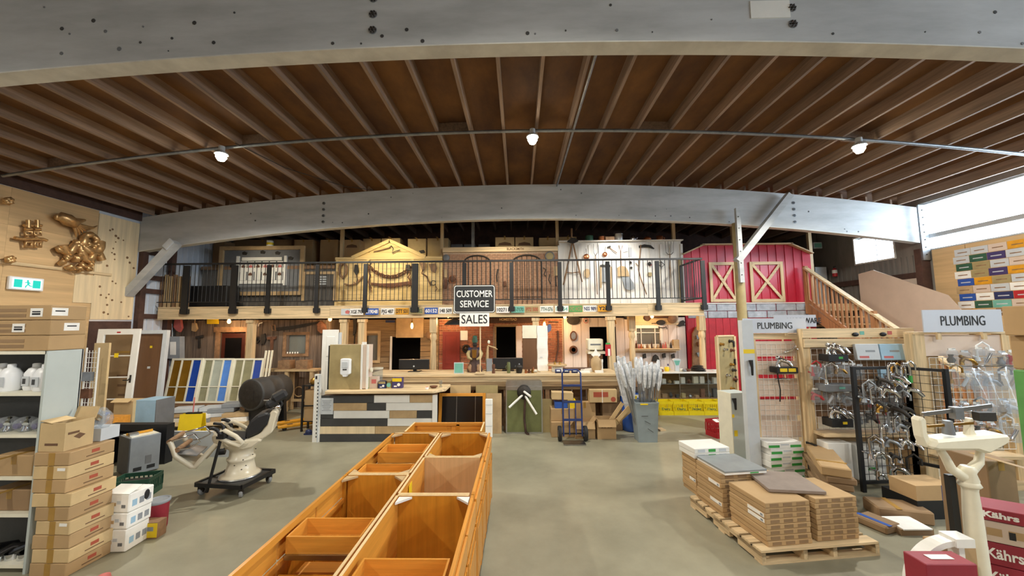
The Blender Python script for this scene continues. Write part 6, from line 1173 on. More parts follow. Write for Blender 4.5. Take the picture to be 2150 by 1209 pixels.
# fireplace insert: grey metal case with black surround
p = fl(268, 1003); q = fl(333, 986); ang = math.atan2(q.y-p.y, q.x-p.x)
t = T('fireplace_insert', 'grey metal fireplace insert lying before its black surround frame', 'fireplace', (p.x, p.y, 0), ang); L_ = (q.xy-p.xy).length; hh = lz(921, p.y, 268)
bx('case_body', 'grey', t, (L_/2, .2, hh/2+.01), (L_, .4, hh-.02), bevel=.006); bx('side_plate', 'dark_grey', t, (-.006, .2, hh/2+.01), (.012, .4, hh-.03)); bx('top_deck', 'cream', t, (L_/2, .2, hh+.004), (L_*.9, .34, .01))
for f in (.28, .72): bx('vent_slot', 'black', t, (L_*f, -.003, .09), (L_*.26, .008, .05))
bx('soot_stain', 'mid_grey', t, (L_*.62, -.002, .2), (L_*.2, .004, .12)); bx('burner', 'orange_paint', t, (L_*.45, .2, hh+.03), (.3, .03, .03)); bx('bracket', 'steel', t, (L_*.2, .15, hh+.03), (.1, .08, .04))
FYs = max(q.y, p.y+.4)+.2; a, b, z0, z1 = rect(229, 889, 354, 1000, FYs); xc = (a+b)/2
t = T('fireplace_surround', 'black metal fireplace surround frame standing behind the grey insert', 'frame', (xc, FYs, 0)); w, h = b-a, z1
for sx in (-1, 1): bx('frame_side', 'black', t, (sx*(w/2-.05), 0, h/2), (.1, .12, h))
bx('frame_top', 'black', t, (0, 0, h-.05), (w-.2, .12, .1)); bx('frame_back', 'black', t, (0, .07, h/2), (w, .02, h)); bx('hood', 'dark_grey', t, (0, -.05, h-.17), (w-.26, .12, .03))
# things standing around it
def stand(name, label, cat, x0, y0, x1, ybase, d, mat, z0=0, parts=(), group=None, rz=0):
    Yb = fl((x0+x1)/2, ybase, z0).y; a = at_y(x0, ybase, Yb).x; b = at_y(x1, ybase, Yb).x; h = at_y((x0+x1)/2, y0, Yb).z-z0
    t = T(name, label, cat, ((a+b)/2, Yb+d/2, z0), rz, group); bx('body', mat, t, (0, 0, h/2), (b-a, d, h), bevel=.004)
    for f in parts: f(t, b-a, d, h)
    return t, b-a, d, h
stand('orange_case', 'orange-brown wooden case on the floor behind the fireplace frame', 'box', 178, 880, 226, 952, .35, 'cherry_x')
t, w, d, h = stand('blue_basin', 'blue plastic basin on the orange wooden case', 'basin', 172, 872, 197, 946, .01, 'blue')
bpy.data.objects.remove(t.children[0]); o = bpy.data.objects['orange_case']; oh = [c for c in o.children][0].dimensions.z
t.location = (o.location.x-.2, o.location.y, 0); hh = lz(881, o.location.y-.17, 200); t.location.z = hh+.001; MB().lathe([(.08, 0), (.13, .05), (.14, .06), (.12, .06), (.07, .01)], n=18).build('basin_body', 'blue', t)
stand('tan_box', 'tan carton with green plant print, open flaps, behind the fireplace frame', 'box', 232, 842, 273, 930, .3, 'card_pale', parts=[lambda t, w, d, h: [bx('print_mark', 'green', t, (x, -d/2-.002, h*.62), (.07, .003, .035)) for x in (-.08, .1)], lambda t, w, d, h: bx('flap', 'card_pale', t, (0, -d/2-.04, h+.02), (w*.9, .12, .006), rot=(.5, 0, 0))])
stand('metal_cabinet', 'pale blue-grey metal cabinet with dark side behind the fireplace frame', 'cabinet', 277, 840, 321, 928, .4, 'pale_blue', parts=[lambda t, w, d, h: bx('side_plate', 'mid_grey', t, (w/2+.006, 0, h/2), (.012, d, h))])
# wire panel and golden board
a, b, z0, z1 = rect(196, 720, 222, 884, 5.9)
t = T('golden_board', 'upright golden wood board beside the wire rack', 'board', ((a+b)/2, 5.9, 0), .2); bx('board', 'orange_paint' if 0 else 'card_pale', t, (0, 0, z1/2), (b-a, .04, z1))
a, b, z0, z1 = rect(172, 730, 198, 950, 5.6)
t = T('wire_rack', 'narrow white wire grid rack with small packs, between shelf unit and golden board', 'wire rack', ((a+b)/2, 5.6, 0)); w = b-a
for k in range(2): MB().cyl(((-.5+k)*w, 0, 0), ((-.5+k)*w, 0, z1), .012, n=7).build('upright', 'white_paint', t)
for k in range(2, 26): MB().cyl((-w/2, 0, z1*k/26), (w/2, 0, z1*k/26), .004, n=5).build('wire', 'white_paint', t)
for k in range(1, 4): MB().cyl((-w/2+w*k/4, 0, z1*.08), (-w/2+w*k/4, 0, z1*.98), .004, n=5).build('wire', 'white_paint', t)
for k in range(3): bx('hung_pack', 'galv' if k != 1 else 'rust', t, (0, -.03, z1*(.78-.13*k)), (w*.7, .05, .13))
# cardboard wall and leaning doors
t = T('stood_cardboard', 'large brown cardboard sheets stood against the wall behind the white glazed door', 'cardboard', (-9.15, 8.72, 0)); hh = lz(690, 8.7, 225); bx('sheet', 'card_dark', t, (0, 0, hh/2), (.8, .05, hh)); bx('sheet', 'card_dark', t, (.1, .06, hh/2-.1), (1.0, .05, hh-.2)); bx('tape_strip', 'tape', t, (.05, -.027, hh*.75), (.3, .003, .05))
for k in range(3): bx('print_mark', 'card_ink', t, (.1, -.027, hh*(.5-.1*k)), (.3-.06*k, .003, .05))
def leaf(name, label, x0, y0, x1, ybase, tilt, build):
    Yb = fl((x0+x1)/2, ybase).y; a, b, _, z1 = rect(x0, y0, x1, ybase, Yb); t = T(name, label, 'door', ((a+b)/2, Yb, 0), (-tilt, 0, .12)); build(t, b-a, (z1)/math.cos(tilt)*1.03); return t
def glazed(t, w, h):
    f = .12
    for sx in (-1, 1): bx('stile', 'white_paint', t, (sx*(w/2-f/2), 0, h/2), (f, .045, h))
    for zz, q in ((h-f/2, f), (.12, .24)): bx('rail', 'white_paint', t, (0, 0, zz), (w-2*f, .045, q))
    for k in range(1, 4): bx('muntin', 'white_paint', t, (0, 0, .24+(h-f-.24)*k/4), (w-2*f, .03, .022))
    for k in range(4): bx('pane', 'glass', t, (0, .01, .24+(h-f-.24)*(k+.5)/4), (w-2*f, .004, (h-f-.24)/4-.03))
    bx('door_sticker', 'red', t, (0, -.024, h-f*.6), (.07, .003, .03)); bx('price_tag', 'yellow', t, (.02, -.03, h*.74), (.08, .003, .09)); MB().tube([(w/2-.06, -.03, h*.52), (w/2-.06, -.07, h*.5), (w/2-.16, -.07, h*.5)], .012, n=7).build('lever_handle', 'iron', t); bx('lock_plate', 'iron', t, (w/2-.06, -.025, h*.51), (.035, .006, .16))
leaf('glazed_door', 'white glazed door with three crossbars and yellow price tag, leaning by cardboard', 191, 697, 271, 910, .06, glazed)
def framed(t, w, h):
    for sx in (-1, 1): bx('jamb', 'light_grey', t, (sx*(w/2-.04), 0, h/2), (.08, .1, h))
    bx('head', 'light_grey', t, (0, 0, h-.04), (w-.16, .1, .08)); bx('door_leaf', 'door_brown', t, (0, .02, (h-.08)/2), (w-.17, .04, h-.09)); bx('sticker', 'yellow', t, (0, -.003, h*.82), (.05, .003, .05)); bx('sticker', 'light_grey', t, (0, -.003, h*.6), (.06, .003, .05))
leaf('brown_door', 'dark brown door leaf in a pale grey frame beside the glazed door', 275, 699, 336, 893, .05, framed)
# stained glass sashes
def sash(i, x0, x1, cols, label):
    Yb = 9.15+.03*i; a = at_y(x0, 858, Yb).x; b = at_y(x1, 858, Yb).x; zb_ = .36; tilt = .17
    t = T('stained_glass_sash', label, 'window', ((a+b)/2, Yb, zb_), (-tilt, 0, 0), 'stained glass sashes leaning in a row'); w = b-a; h = (lz(751, Yb+.35, (x0+x1)/2)-zb_)/math.cos(tilt); f = .045
    for sx in (-1, 1): bx('stile', 'cream', t, (sx*(w/2-f/2), 0, h/2), (f, .035, h))
    for zz in (f/2, h-f/2): bx('rail', 'cream', t, (0, 0, zz), (w-2*f, .035, f))
    zm = h*.36
    for k in (1, 2): bx('mullion', 'cream', t, (-w/2+w*k/3, 0, h/2), (.035, .032, h-2*f))
    bx('crossbar', 'cream', t, (0, 0, zm), (w-2*f, .028, .022))
    for k in range(3):
        for (q0, q1) in ((f, zm-.01), (zm+.01, h-f)): bx('pane', cols[k], t, (-w/2+w*(k+.5)/3, .006, (q0+q1)/2), (w/3-.035, .006, q1-q0))
    return t
sash(0, 341, 408, ('amber_pane', 'amber_pane', 'blue_glass'), 'white sash with two amber and one dark blue column of glass'); sash(1, 410, 474, ('smoke_pane', 'pearl_pane', 'bright_blue_glass'), 'white sash with smoky, pearly and bright blue columns of glass'); sash(2, 476, 540, ('smoke_pane', 'smoke_pane', 'blue_glass'), 'white sash with two smoky and one deep blue column of glass, next to the barrel')
for i in range(3): tag(MB().box((0, 0, .6), (.03, .04, 1.25)).build('spare_sash_edge', 'cream', loc=(at_y(541+4*i, 850, 9.3).x+.02, 9.3+.05*i, .36), rot=(-.15, 0, 0)), 'edge of a plain white sash stacked behind the stained glass row', 'sash', 'plain sashes behind the stained glass')
bx('sash_bench', 'tool_wood', None, (at_y(445, 870, 9.3).x, 9.35, .17), (2.5, .5, .34)); tag(bpy.data.objects['sash_bench'], 'low dark timber plinth under the stained glass sashes', 'plinth')
# barrel lying on a stand
p = fl(560, 880); t = T('barrel', 'dark old steel barrel lying on its side behind the dental chair', 'barrel', (lx(560, 8.75, 830), 8.75, 0), -.2); zc_ = lz(826, 8.5, 540); r_ = W(39, 8.5)
r_ *= .82
MB().lathe([(r_*.93, -.42), (r_, -.41), (r_, -.38), (r_*.98, -.15), (r_*1.03, -.12), (r_*.98, -.09), (r_*.98, .12), (r_*1.03, .15), (r_*.98, .18), (r_, .41), (r_*.9, .42)], n=28, axis='y').build('barrel_shell', 'dark_grey', t, loc=(0, 0, zc_)); MB().lathe([(r_*.3, -.435), (r_*.85, -.43), (r_*.9, -.415)], n=24, axis='y').build('end_cap', 'iron', t, loc=(0, 0, zc_)); bx('embossed_plate', 'iron', t, (0, -.44, zc_), (.2, .01, .2))
for sy in (-.25, .25): MB().prism([(-.3, 0), (.3, 0), (.26, zc_-r_*.55), (-.26, zc_-r_*.55)], sy-.04, sy+.04).build('cradle', 'black', t)
# pallet heap of flat tile boxes
def pallet(name, label, loc, w, d, rz=0, mat='pine_x', n=7):
    t = T(name, label, 'pallet', loc, rz)
    for k in range(3): bx('bottom_board', mat, t, (0, -d/2+.05+(d-.1)*k/2, .009), (w, .1, .018))
    for k in range(3): bx('stringer', 'pine_y', t, (-w/2+.022+(w-.044)*k/2, 0, .06), (.044, d, .084))
    for k in range(n): bx('deck_board', mat, t, (0, -d/2+.05+(d-.1)*k/(n-1), .112), (w, (d/n)*.82, .019))
    return t
p = fl(440, 905); pallet('pallet', 'old pallet under the untidy heap of flat tile boxes', (p.x-.25, p.y+.4, 0), 1.6, .8, .12)
random.seed(14); hx = [(-.75, .1, .0), (-.72, .12, .1), (-.7, .1, .2), (-.3, -.1, 0), (-.28, -.08, .09), (.15, .1, 0), (.2, .12, .09), (.18, .1, .18), (.62, -.05, 0), (.6, -.02, .09), (-.1, .25, .19), (.45, .2, .27)]
zz = {}
for i, (dx, dy, dz) in enumerate(hx):
    mt = ('paper', 'tan', 'light_grey', 'grey')[i % 4]; tag(MB().box((0, 0, .042), (.5, .34, .084)).build('tile_box', mt, loc=(p.x-.25+dx*.85, p.y+.4+dy*.7+.1*dx, .123+dz), rot=(0, 0, .25+.3*(random.random()-.5)), bevel=.004), {'paper': 'white', 'grey': 'grey', 'light_grey': 'pale grey', 'tan': 'tan'}[mt]+' flat tile box in the untidy heap before the stained glass, '+('bottom layer' if dz < .05 else 'second layer' if dz < .15 else 'upper layer'), 'box', 'heap of flat tile boxes')
# yellow floor sign and pale panel
p = fl(401, 930); t = T('floor_sign', 'yellow folding floor sign with black top clip, behind the chair footrest', 'floor sign', (p.x, p.y, 0), .1); h = lz(868, p.y, 405)-.0
for s_ in (-1, 1): MB().box((0, 0, 0), (.4, .012, h)).build('sign_leaf', 'yellow', t, loc=(0, s_*.07, h/2), rot=(-s_*.12*-1, 0, 0))
bx('top_clip', 'black', t, (.02, 0, h+.01), (.26, .06, .03)); MB().cyl((0, 0, h), (.01, 0, h+.3), .01, n=6).build('handle_stick', 'pink_red', t)
p = fl(424, 958); t = T('floor_board_panel', 'low pale grey-green board with a wood edge on the floor behind the footrest', 'panel', (p.x, p.y, 0), -.02); h = lz(905, p.y, 404); bx('board', 'light_grey', t, (0, 0, h/2), (1.15, .05, h)); bx('wood_edge', 'card_pale', t, (-.6, 0, h/2), (.05, .06, h))
# pallet jack
p = fl(578, 902); t = T('pallet_jack', 'orange pallet jack with its two forks reaching out past the cart', 'pallet jack', (p.x+.58, p.y+.46, 0), -.9)
for sx in (-1, 1):
    m = MB(); m.prism_z([(-.07, -.6), (-.05, -.72), (.05, -.72), (.07, -.6), (.07, .3), (-.07, .3)], .06, .11); m.build('fork', 'orange_paint', t, loc=(sx*.19, 0, 0), bevel=.008); MB().cyl((sx*.19-.05, -.6, .04), (sx*.19+.05, -.6, .04), .04, n=14).build('load_wheel', 'rubber', t); bx('fork_slot', 'iron', t, (sx*.19, -.5, .112), (.05, .1, .003))
bx('jack_head', 'orange_paint', t, (0, .38, .22), (.5, .16, .36), bevel=.02); MB().tube([(0, .5, .3), (0, .62, .75)], .025, n=8).build('tow_bar', 'orange_paint', t)
p = fl(648, 912); tag(MB().sph((0, 0, .05), (.07, .05, .055)).box((0, .02, .015), (.16, .12, .03)).build('blue_boot', 'navy', loc=(p.x, p.y, 0)), 'small dark blue rubber block on the floor beside the slotted rail', 'block')
# ---------------------------------------------------------------- dental chair on a dolly
pA = fl(432, 1044); pB = fl(506, 1046); pC = fl(566, 1018)
dz = .17; c0 = at_z(408, 1014, dz); c1 = at_z(507, 1020, dz); c2 = at_z(579, 985, dz); c3 = c0+(c2-c1)
ctr = (c0+c2)/2
t = T('equipment_dolly', 'black flat dolly on grey casters with a tall black pull handle', 'dolly', (ctr.x, ctr.y, 0))
pl = [((c.x-ctr.x), (c.y-ctr.y)) for c in (c0, c1, c2, c3)]
MB().prism_z([(x*.94, y*.94) for x, y in pl], dz-.035, dz-.012).build('deck_inlay', 'dark_grey', t); m = MB()
for a, b in zip(pl, pl[1:]+pl[:1]): m.bar((a[0]*.97, a[1]*.97, dz-.02), (b[0]*.97, b[1]*.97, dz-.02), .035, .05)
m.build('deck_frame', 'black', t)
for i, (x, y) in enumerate(pl):
    cs = bpy.data.objects.new('caster', MB().bar((0, 0, dz-.045), (0, 0, dz-.1), .05, .05).bar((-.028, 0, dz-.1), (-.028, .02, .055), .006, .04).bar((.028, 0, dz-.1), (.028, .02, .055), .006, .04).mesh('caster', 'iron')); COL.objects.link(cs); cs.parent = t; cs.location = (x*.85, y*.82, 0); cs.rotation_euler = (0, 0, .5*i)
    MB().lathe([(.02, -.018), (.05, -.02), (.055, -.01), (.055, .01), (.05, .02), (.02, .018)], n=18, axis='x').build('wheel', 'grey', cs, loc=(0, .02, .055))
hb_ = (pl[0][0]*.6+pl[1][0]*.4*0+.02, pl[0][1]*.8, dz)
hx_, hy_ = at_z(434, 1035, .05).x-ctr.x, at_z(434, 1035, .05).y-ctr.y
tp = at_y(468, 892, at_z(434, 1035, .05).y); MB().tube([(hx_, hy_, .06), (tp.x-ctr.x, tp.y-ctr.y, tp.z-.1), (tp.x-ctr.x+.015, tp.y-ctr.y, tp.z-.02), (tp.x-ctr.x-.02, tp.y-ctr.y, tp.z+.01), (tp.x-ctr.x-.12, tp.y-ctr.y, tp.z+.02)], .018, n=8).build('pull_handle', 'black', t)
bx('handle_collar', 'black', t, (tp.x-ctr.x, tp.y-ctr.y, tp.z-.14), (.1, .08, .06))
# chair: front (footrest) toward -x
Yc = ctr.y+.05; pc = at_y(505, 990, Yc); X = pc.x; s = W(1, Yc)/4.65          # metres per zoom pixel of the study crop
def Z(zy): return at_y(507, 800+zy/4.65, Yc).z
def XX(zx): d = at_y(340+zx/4.65, 930, Yc).x-X; return d*(.92 if d > 0 else .8)
t = T('dental_chair', 'antique cream dental chair with black leather back, headrest and roller footrest, on the dolly', 'dental chair', (X, Yc, dz-.008), .42); b = dz-.008
def zz_(y): return Z(y)-b
m = MB(); m.lathe([(165*s, 0), (168*s, .015), (150*s, .04), (128*s, zz_(880)), (108*s, zz_(800)), (104*s, zz_(765)), (116*s, zz_(755)), (116*s, zz_(735)), (100*s, zz_(725)), (96*s, zz_(660)), (112*s, zz_(640)), (150*s, zz_(610)), (165*s, zz_(570))], n=28, o=(0, 0, 0)); m.build('pedestal', 'cream_enamel', t)
MB().lathe([(172*s, .0), (174*s, .018), (160*s, .02)], n=28).build('base_ring', 'steel', t)
random.seed(2)
for i in range(7): A = random.uniform(PI, 2*PI); zc = random.uniform(.08, zz_(660)); r = 112*s+.02 if zc > zz_(740) else 130*s; MB().sph((r*.93*math.cos(A), r*.93*math.sin(A), zc), (.01, .01, .006), 6, 5).build('chip', 'iron', t)
m = MB(); pts = [(XX(620), zz_(560)), (XX(660), zz_(600)), (XX(820), zz_(640)), (XX(900), zz_(630)), (XX(990), zz_(565)), (XX(960), zz_(545)), (XX(640), zz_(530))]
m.prism(pts, -.2, .2); m.build('seat_pan', 'cream_enamel', t, bevel=.03)
m = MB(); m.prism([(XX(630), zz_(535)), (XX(840), zz_(560)), (XX(850), zz_(530)), (XX(640), zz_(500))], -.19, .19); m.build('seat_cushion', 'black_fabric', t, bevel=.02)
m = MB(); m.prism([(XX(840), zz_(560)), (XX(990), zz_(555)), (XX(1070), zz_(500)), (XX(1085), zz_(410)), (XX(1110), zz_(310)), (XX(1080), zz_(290)), (XX(1040), zz_(300)), (XX(1020), zz_(420)), (XX(960), zz_(500)), (XX(860), zz_(540))], -.17, .17); m.build('back_shell', 'cream_enamel', t, bevel=.03)
m = MB(); m.prism([(XX(830), zz_(540)), (XX(835), zz_(450)), (XX(870), zz_(370)), (XX(930), zz_(325)), (XX(1010), zz_(300)), (XX(1050), zz_(310)), (XX(1020), zz_(420)), (XX(950), zz_(500))], -.19, .19); m.build('back_cushion', 'black_fabric', t, bevel=.035)
MB().tube([(XX(1075), 0, zz_(420)), (XX(1095), 0, zz_(300)), (XX(1085), 0, zz_(255))], .03, n=10).build('headrest_post', 'chrome', t)
for yy, rr in ((-.03, .05), (.03, .03)): MB().sph((XX(1085), yy, zz_(275)), (rr, .035, rr), 10, 8).build('joint_knob', 'chrome', t)
MB().tube([(XX(1080), 0, zz_(255)), (XX(1010), -.02, zz_(200)), (XX(960), -.02, zz_(195))], .018, n=8).build('headrest_arm', 'chrome', t)
for cxp, czp, rx in ((1105, 165, .12), (1040, 225, .1)): bx('headrest_pad', 'black_fabric', t, (XX(cxp), -.03, zz_(czp)), (.2*rx/.12, .2, .13*rx/.12), rot=(0, -.5, .2), bevel=.035)
MB().tube([(XX(1105), 0, zz_(200)), (XX(1130), 0, zz_(250)), (XX(1100), 0, zz_(300))], .02, n=8).build('headrest_link', 'black', t)
for sy in (-1, 1):
    MB().tube([(XX(625), sy*.24, zz_(470)), (XX(580), sy*.25, zz_(410)), (XX(540), sy*.25, zz_(395)), (XX(510), sy*.25, zz_(395))], [.026, .026, .022, .016], n=8).build('arm_grip', 'black', t)
    MB().tube([(XX(560), sy*.24, zz_(430)), (XX(640), sy*.24, zz_(420)), (XX(760), sy*.24, zz_(490)), (XX(825), sy*.24, zz_(560)), (XX(800), sy*.24, zz_(585)), (XX(700), sy*.24, zz_(540)), (XX(620), sy*.24, zz_(500))], .028, n=8, closed=True).build('armrest', 'cream_enamel', t)
m = MB(); m.prism([(XX(505), zz_(480)), (XX(560), zz_(460)), (XX(650), zz_(530)), (XX(640), zz_(650)), (XX(590), zz_(660)), (XX(570), zz_(600)), (XX(510), zz_(540))], -.13, .13); m.build('front_yoke', 'cream_enamel', t, bevel=.02)
MB().tube([(XX(580), -.1, zz_(640)), (XX(640), -.1, zz_(640))], .05, n=10).build('tilt_lock', 'black', t)
# footrest frame
A0 = (XX(150), zz_(485)); A1 = (XX(205), zz_(620)); A2 = (XX(390), zz_(740)); A3 = (XX(560), zz_(560))
for sy in (-1, 1):
    m = MB(); m.tube([(A0[0], sy*.2, A0[1]), (XX(185), sy*.2, zz_(560)), (A1[0], sy*.2, A1[1]), (A2[0]-.04, sy*.2, A2[1]+.01), (A2[0], sy*.2, A2[1]), (XX(430), sy*.2, zz_(690)), (A3[0], sy*.16, A3[1])], .03, n=8); m.build('footrest_side', 'cream_enamel', t)
for (x, z) in (A0, (XX(225), zz_(565))): MB().cyl((x, -.22, z), (x, .22, z), .03, n=12).build('foot_roller', 'tool_wood', t)
MB().bar((XX(215), 0, zz_(600)), (XX(400), 0, zz_(640)), .4, .012).build('foot_plate', 'galv', t); MB().bar((A1[0], 0, A1[1]-.02), (A2[0], 0, A2[1]), .4, .012).build('foot_plate', 'cream_enamel', t)
for sy in (-1, 1): MB().tube([(XX(225), sy*.21, zz_(565)), (XX(330), sy*.21, zz_(560)), (XX(420), sy*.21, zz_(515)), (XX(370), sy*.21, zz_(440)), (A0[0], sy*.21, A0[1])], .012, n=6).build('roller_bracket', 'chrome', t)
# ================================================================ foreground rows of base cabinets
CH = .88
def tz(x, y): return at_z(x, y, CH)
far = (tz(828, 908).y+tz(1026, 909).y)/2
xl_ = (tz(828, 907).x+tz(600, 1100).x)/2; xm_ = (tz(926, 909).x+tz(762, 1130).x)/2; xr_ = (tz(1026, 909).x+tz(985, 1100).x)/2
ydl = tz(800, 995).y; yd1 = tz(950, 959).y; yd2 = tz(920, 1038).y
print('cabinets', far, xl_, xm_, xr_, ydl, yd1, yd2)
def cabinet(label, x0, x1, y0, y1, face, inner, brackets, drawers=(), tagged=None):
    """open-topped base cabinet; face = -1 front to -x, +1 front to +x"""
    t = T('base_cabinet', label, 'cabinet', ((x0+x1)/2, (y0+y1)/2, 0), 0, 'cherry base cabinets without worktops'); w, d, h = x1-x0, y1-y0, CH; th = .018; kick = .1
    for sy in (-1, 1): bx('side_panel', inner, t, (-face*.012, sy*(d/2-th/2-.002), (h+kick)/2), (w-.05, th, h-kick)); bx('panel_edge', 'edge_wood', t, (-face*.012, sy*(d/2-th/2-.002), h+.001), (w-.05, th+.002, .004))
    bx('back_panel', 'cherry_y', t, (-face*(w/2-.012), 0, (h+kick)/2), (.016, d-.05, h-kick)); bx('panel_edge', 'edge_wood', t, (-face*(w/2-.012), 0, h+.001), (.018, d-.04, .004)); bx('bottom_panel', 'cherry_y', t, (0, 0, kick+.01), (w-.04, d-.05, .018)); bx('toe_kick', 'black', t, (face*(w/2-.09), 0, kick/2), (.02, d-.01, kick))
    fx = face*(w/2-.011)
    for sy in (-1, 1): bx('frame_stile', 'cherry_z', t, (fx, sy*(d/2-.024), (h+kick)/2), (.022, .044, h-kick))
    bx('frame_rail', 'cherry_y', t, (fx, 0, h-.022), (.022, d-.096, .044)); bx('frame_rail', 'cherry_y', t, (fx, 0, h-.2), (.022, d-.096, .035)); bx('frame_rail', 'cherry_y', t, (fx, 0, kick+.02), (.022, d-.096, .04))
    n = max(1, round(d/.45)); q = (d-.02)/n
    for k in range(n):
        yc = -d/2+.01+q*(k+.5); gx = face*(w/2+.009)
        bx('drawer_front', 'cherry_y', t, (gx, yc, h-.11), (.018, q-.02, .14), bevel=.004)
        dr = bx('door', 'cherry_z', t, (gx, yc, .405), (.018, q-.02, .5), bevel=.004); bx('raised_panel', 'cherry_z', dr, (face*.012, 0, 0), (.008, q-.14, .37), bevel=.004)
        for sy in (-1, 1): bx('door_stile', 'cherry_z', dr, (face*.011, sy*(q/2-.04), 0), (.006, .05, .5))
    if brackets:
        for sy in (-1, 1):
            for sx in (-1, 1):
                m = MB(); m.prism_z([(0, 0), (-sx*.1, 0), (0, -sy*.1)], h-.02, h-.004); m.build('corner_bracket', brackets, t, loc=(sx*(w/2-.03), sy*(d/2-.026), 0))
    for (a, b) in drawers:
        ya, yb = a-(y0+y1)/2, b-(y0+y1)/2; dd = yb-ya; dw = w-.1; D = bx('drawer_box', 'cherry_y', t, (0, (ya+yb)/2, h-.14), (dw, dd, .01))
        for sx in (-1, 1): bx('drawer_side', 'cherry_y', D, (sx*(dw/2-.006), 0, .055), (.012, dd, .11))
        for sy in (-1, 1): bx('drawer_end', 'cherry_x', D, (0, sy*(dd/2-.006), .055), (dw-.024, .012, .11))
        for sy in (-1, 1): bx('drawer_runner', 'steel', D, (0, sy*(dd/2+.008), -.01), (dw, .012, .03))
        bx('inner_partition', inner, t, (0, ya-.02, kick+.27), (w-.05, .016, .52)); bx('shelf_cleat', 'cherry_x', t, (0, (ya+yb)/2, h-.33), (dw, dd, .014))
    if tagged: bx('price_tag', 'yellow', t, (-face*(w/2-.024), tagged-(y0+y1)/2, h-.1), (.006, .12, .12), rot=(0, 0, .1))
    return t
G = 'in the left row of cabinets'
cabinet('long cherry base cabinet with two inner drawers, farther of the row facing the chair', xl_, xm_-.004, ydl+.003, far, -1, 'cherry_z', 'tan', [(ydl+.12, ydl+.34), (far-.62, far-.33)])
yA = tz(700, 1080).y; yB = tz(700, 1113).y
cabinet('cherry base cabinet with one pulled inner drawer and open sink bay, facing the dental chair', xl_, xm_-.004, 1.62, ydl-.003, -1, 'cherry_z', 'tan', [(yB-.02, yA+.02), (1.75, 1.95)])
cabinet('short empty cherry base cabinet at the far end of the row facing the aisle', xm_+.004, xr_, yd1+.003, far, 1, 'cherry_z', 'tan', (), yd1+.2)
cabinet('middle cherry base cabinet with pale maple inside and round yellow tag, facing the aisle', xm_+.004, xr_, yd2+.003, yd1-.003, 1, 'maple_z', None, (), yd2+.3)
yC = tz(860, 1160).y
cabinet('near cherry base cabinet with white corner blocks and inner drawer, facing the aisle', xm_+.004, xr_, 1.62, yd2-.003, 1, 'cherry_z', 'white_paint', [(yC-.24, yC)])
# end cabinet beyond, open top with panelled inside
p = tz(870, 886); q = tz(1018, 886)
t = T('wall_cabinet', 'shallow open-topped cherry cabinet with panelled back, standing across the row end', 'cabinet', ((p.x+q.x)/2, (far+p.y)/2+.02, 0)); w = q.x-p.x; d = p.y-far-.06
for sx in (-1, 1): bx('side_panel', 'cherry_z', t, (sx*(w/2-.01), 0, CH/2), (.02, d, CH)); bx('panel_edge', 'edge_wood', t, (sx*(w/2-.01), 0, CH+.002), (.02, d, .004))
for sy in (-1, 1): bx('face_panel', 'cherry_x', t, (0, sy*(d/2-.01), CH/2), (w-.04, .018, CH))
for sx in (-.24, .24): bx('inset_panel', 'cherry_x', t, (sx*w*1.0, d/2-.024, CH-.12), (w*.42, .008, .16), bevel=.003)
bx('frame_rail', 'cherry_x', t, (0, d/2-.03, CH-.02), (w-.04, .02, .035)); bx('frame_rail', 'cherry_z', t, (.12, d/2-.03, CH-.2), (.04, .02, .36)); bx('bottom_panel', 'cherry_x', t, (0, 0, .1), (w-.04, d-.04, .018))
p = fl(222, 1212); tag(MB().cyl((0, 0, 0), (0, 0, .01), .05, n=16).lathe([(.05, 0), (.045, .03), (.02, .04)], n=16).build('red_stopper', 'pink_red', loc=(p.x, p.y-.02, 0)), 'small faded red cap lying on the concrete by the tall carton stack', 'cap')
# ================================================================ right side: stairs, plates, racks
# staircase running down toward the camera along the right wall
SXL = 8.22; SXR = 9.35
tpz = at_x(1701, 556, SXL); bpz = at_x(1912, 690, SXL)
sl_ = (tpz.z-bpz.z)/(tpz.y-bpz.y)
st = T('staircase', 'pine staircase with balustrade climbing from the racks to the balcony beside the barn front', 'staircase', (SXL, 0, 0)); yT = 10.98; rise = MEZ
def railz(y): return bpz.z+sl_*(y-bpz.y)
def stepz(y): return railz(y)-.98
yb0 = yT-(MEZ-0)/sl_; n = 14
for i in range(n):
    y = yT-(i+.5)*(yT-yb0)/n; z = MEZ*(1-(i+1)/n)
    if z > .02: bx('tread', 'pine_x', st, ((SXR-SXL)/2, y, z), (SXR-SXL-.06, (yT-yb0)/n+.02, .035)); bx('riser', 'tan', st, ((SXR-SXL)/2, y+(yT-yb0)/n/2-.01, z-.1), (SXR-SXL-.08, .018, .16))
for x in (0.0,):
    m = MB(); a = MEZ/(yT-yb0); m.prism_x([(yT, MEZ+.02), (yT, MEZ-.3), (yb0+.3, 0), (yb0-.05, 0), (yb0-.05, .1)], x-.02, x+.02); m.build('stringer', 'stair_wood', st)
    MB().bar((x, yT, MEZ+1.03), (x, yb0, 1.0), .13, .045).build('handrail', 'pine_y', st)
    MB().bar((x, yT, MEZ+.12), (x, yb0, .12), .05, .09).build('bottom_rail', 'stair_wood', st)
    for k in range(30):
        f = (k+.5)/30; y = yT+(yb0-yT)*f; z = MEZ*(1-f); bx('baluster', 'stair_wood', st, (x, y, z+.57), (.038, .038, .9))
    for f in (.0, .5, 1): y = yT+(yb0-yT)*f; z = MEZ*(1-f); bx('newel', 'stair_wood', st, (x, y, max(.56, z+.4)), (.09, .09, 1.36 if z > .2 else 1.12))
for k in range(4): bx('far_rail', 'pine_y', st, (.6, 11.5, MEZ-.15-.16*k), (1.1, .04, .07))
tag(bx('landing_beam', 'pine_x', st, ((SXR-SXL)/2, 10.98, MEZ-.14), (SXR-SXL, .05, .25)), None)
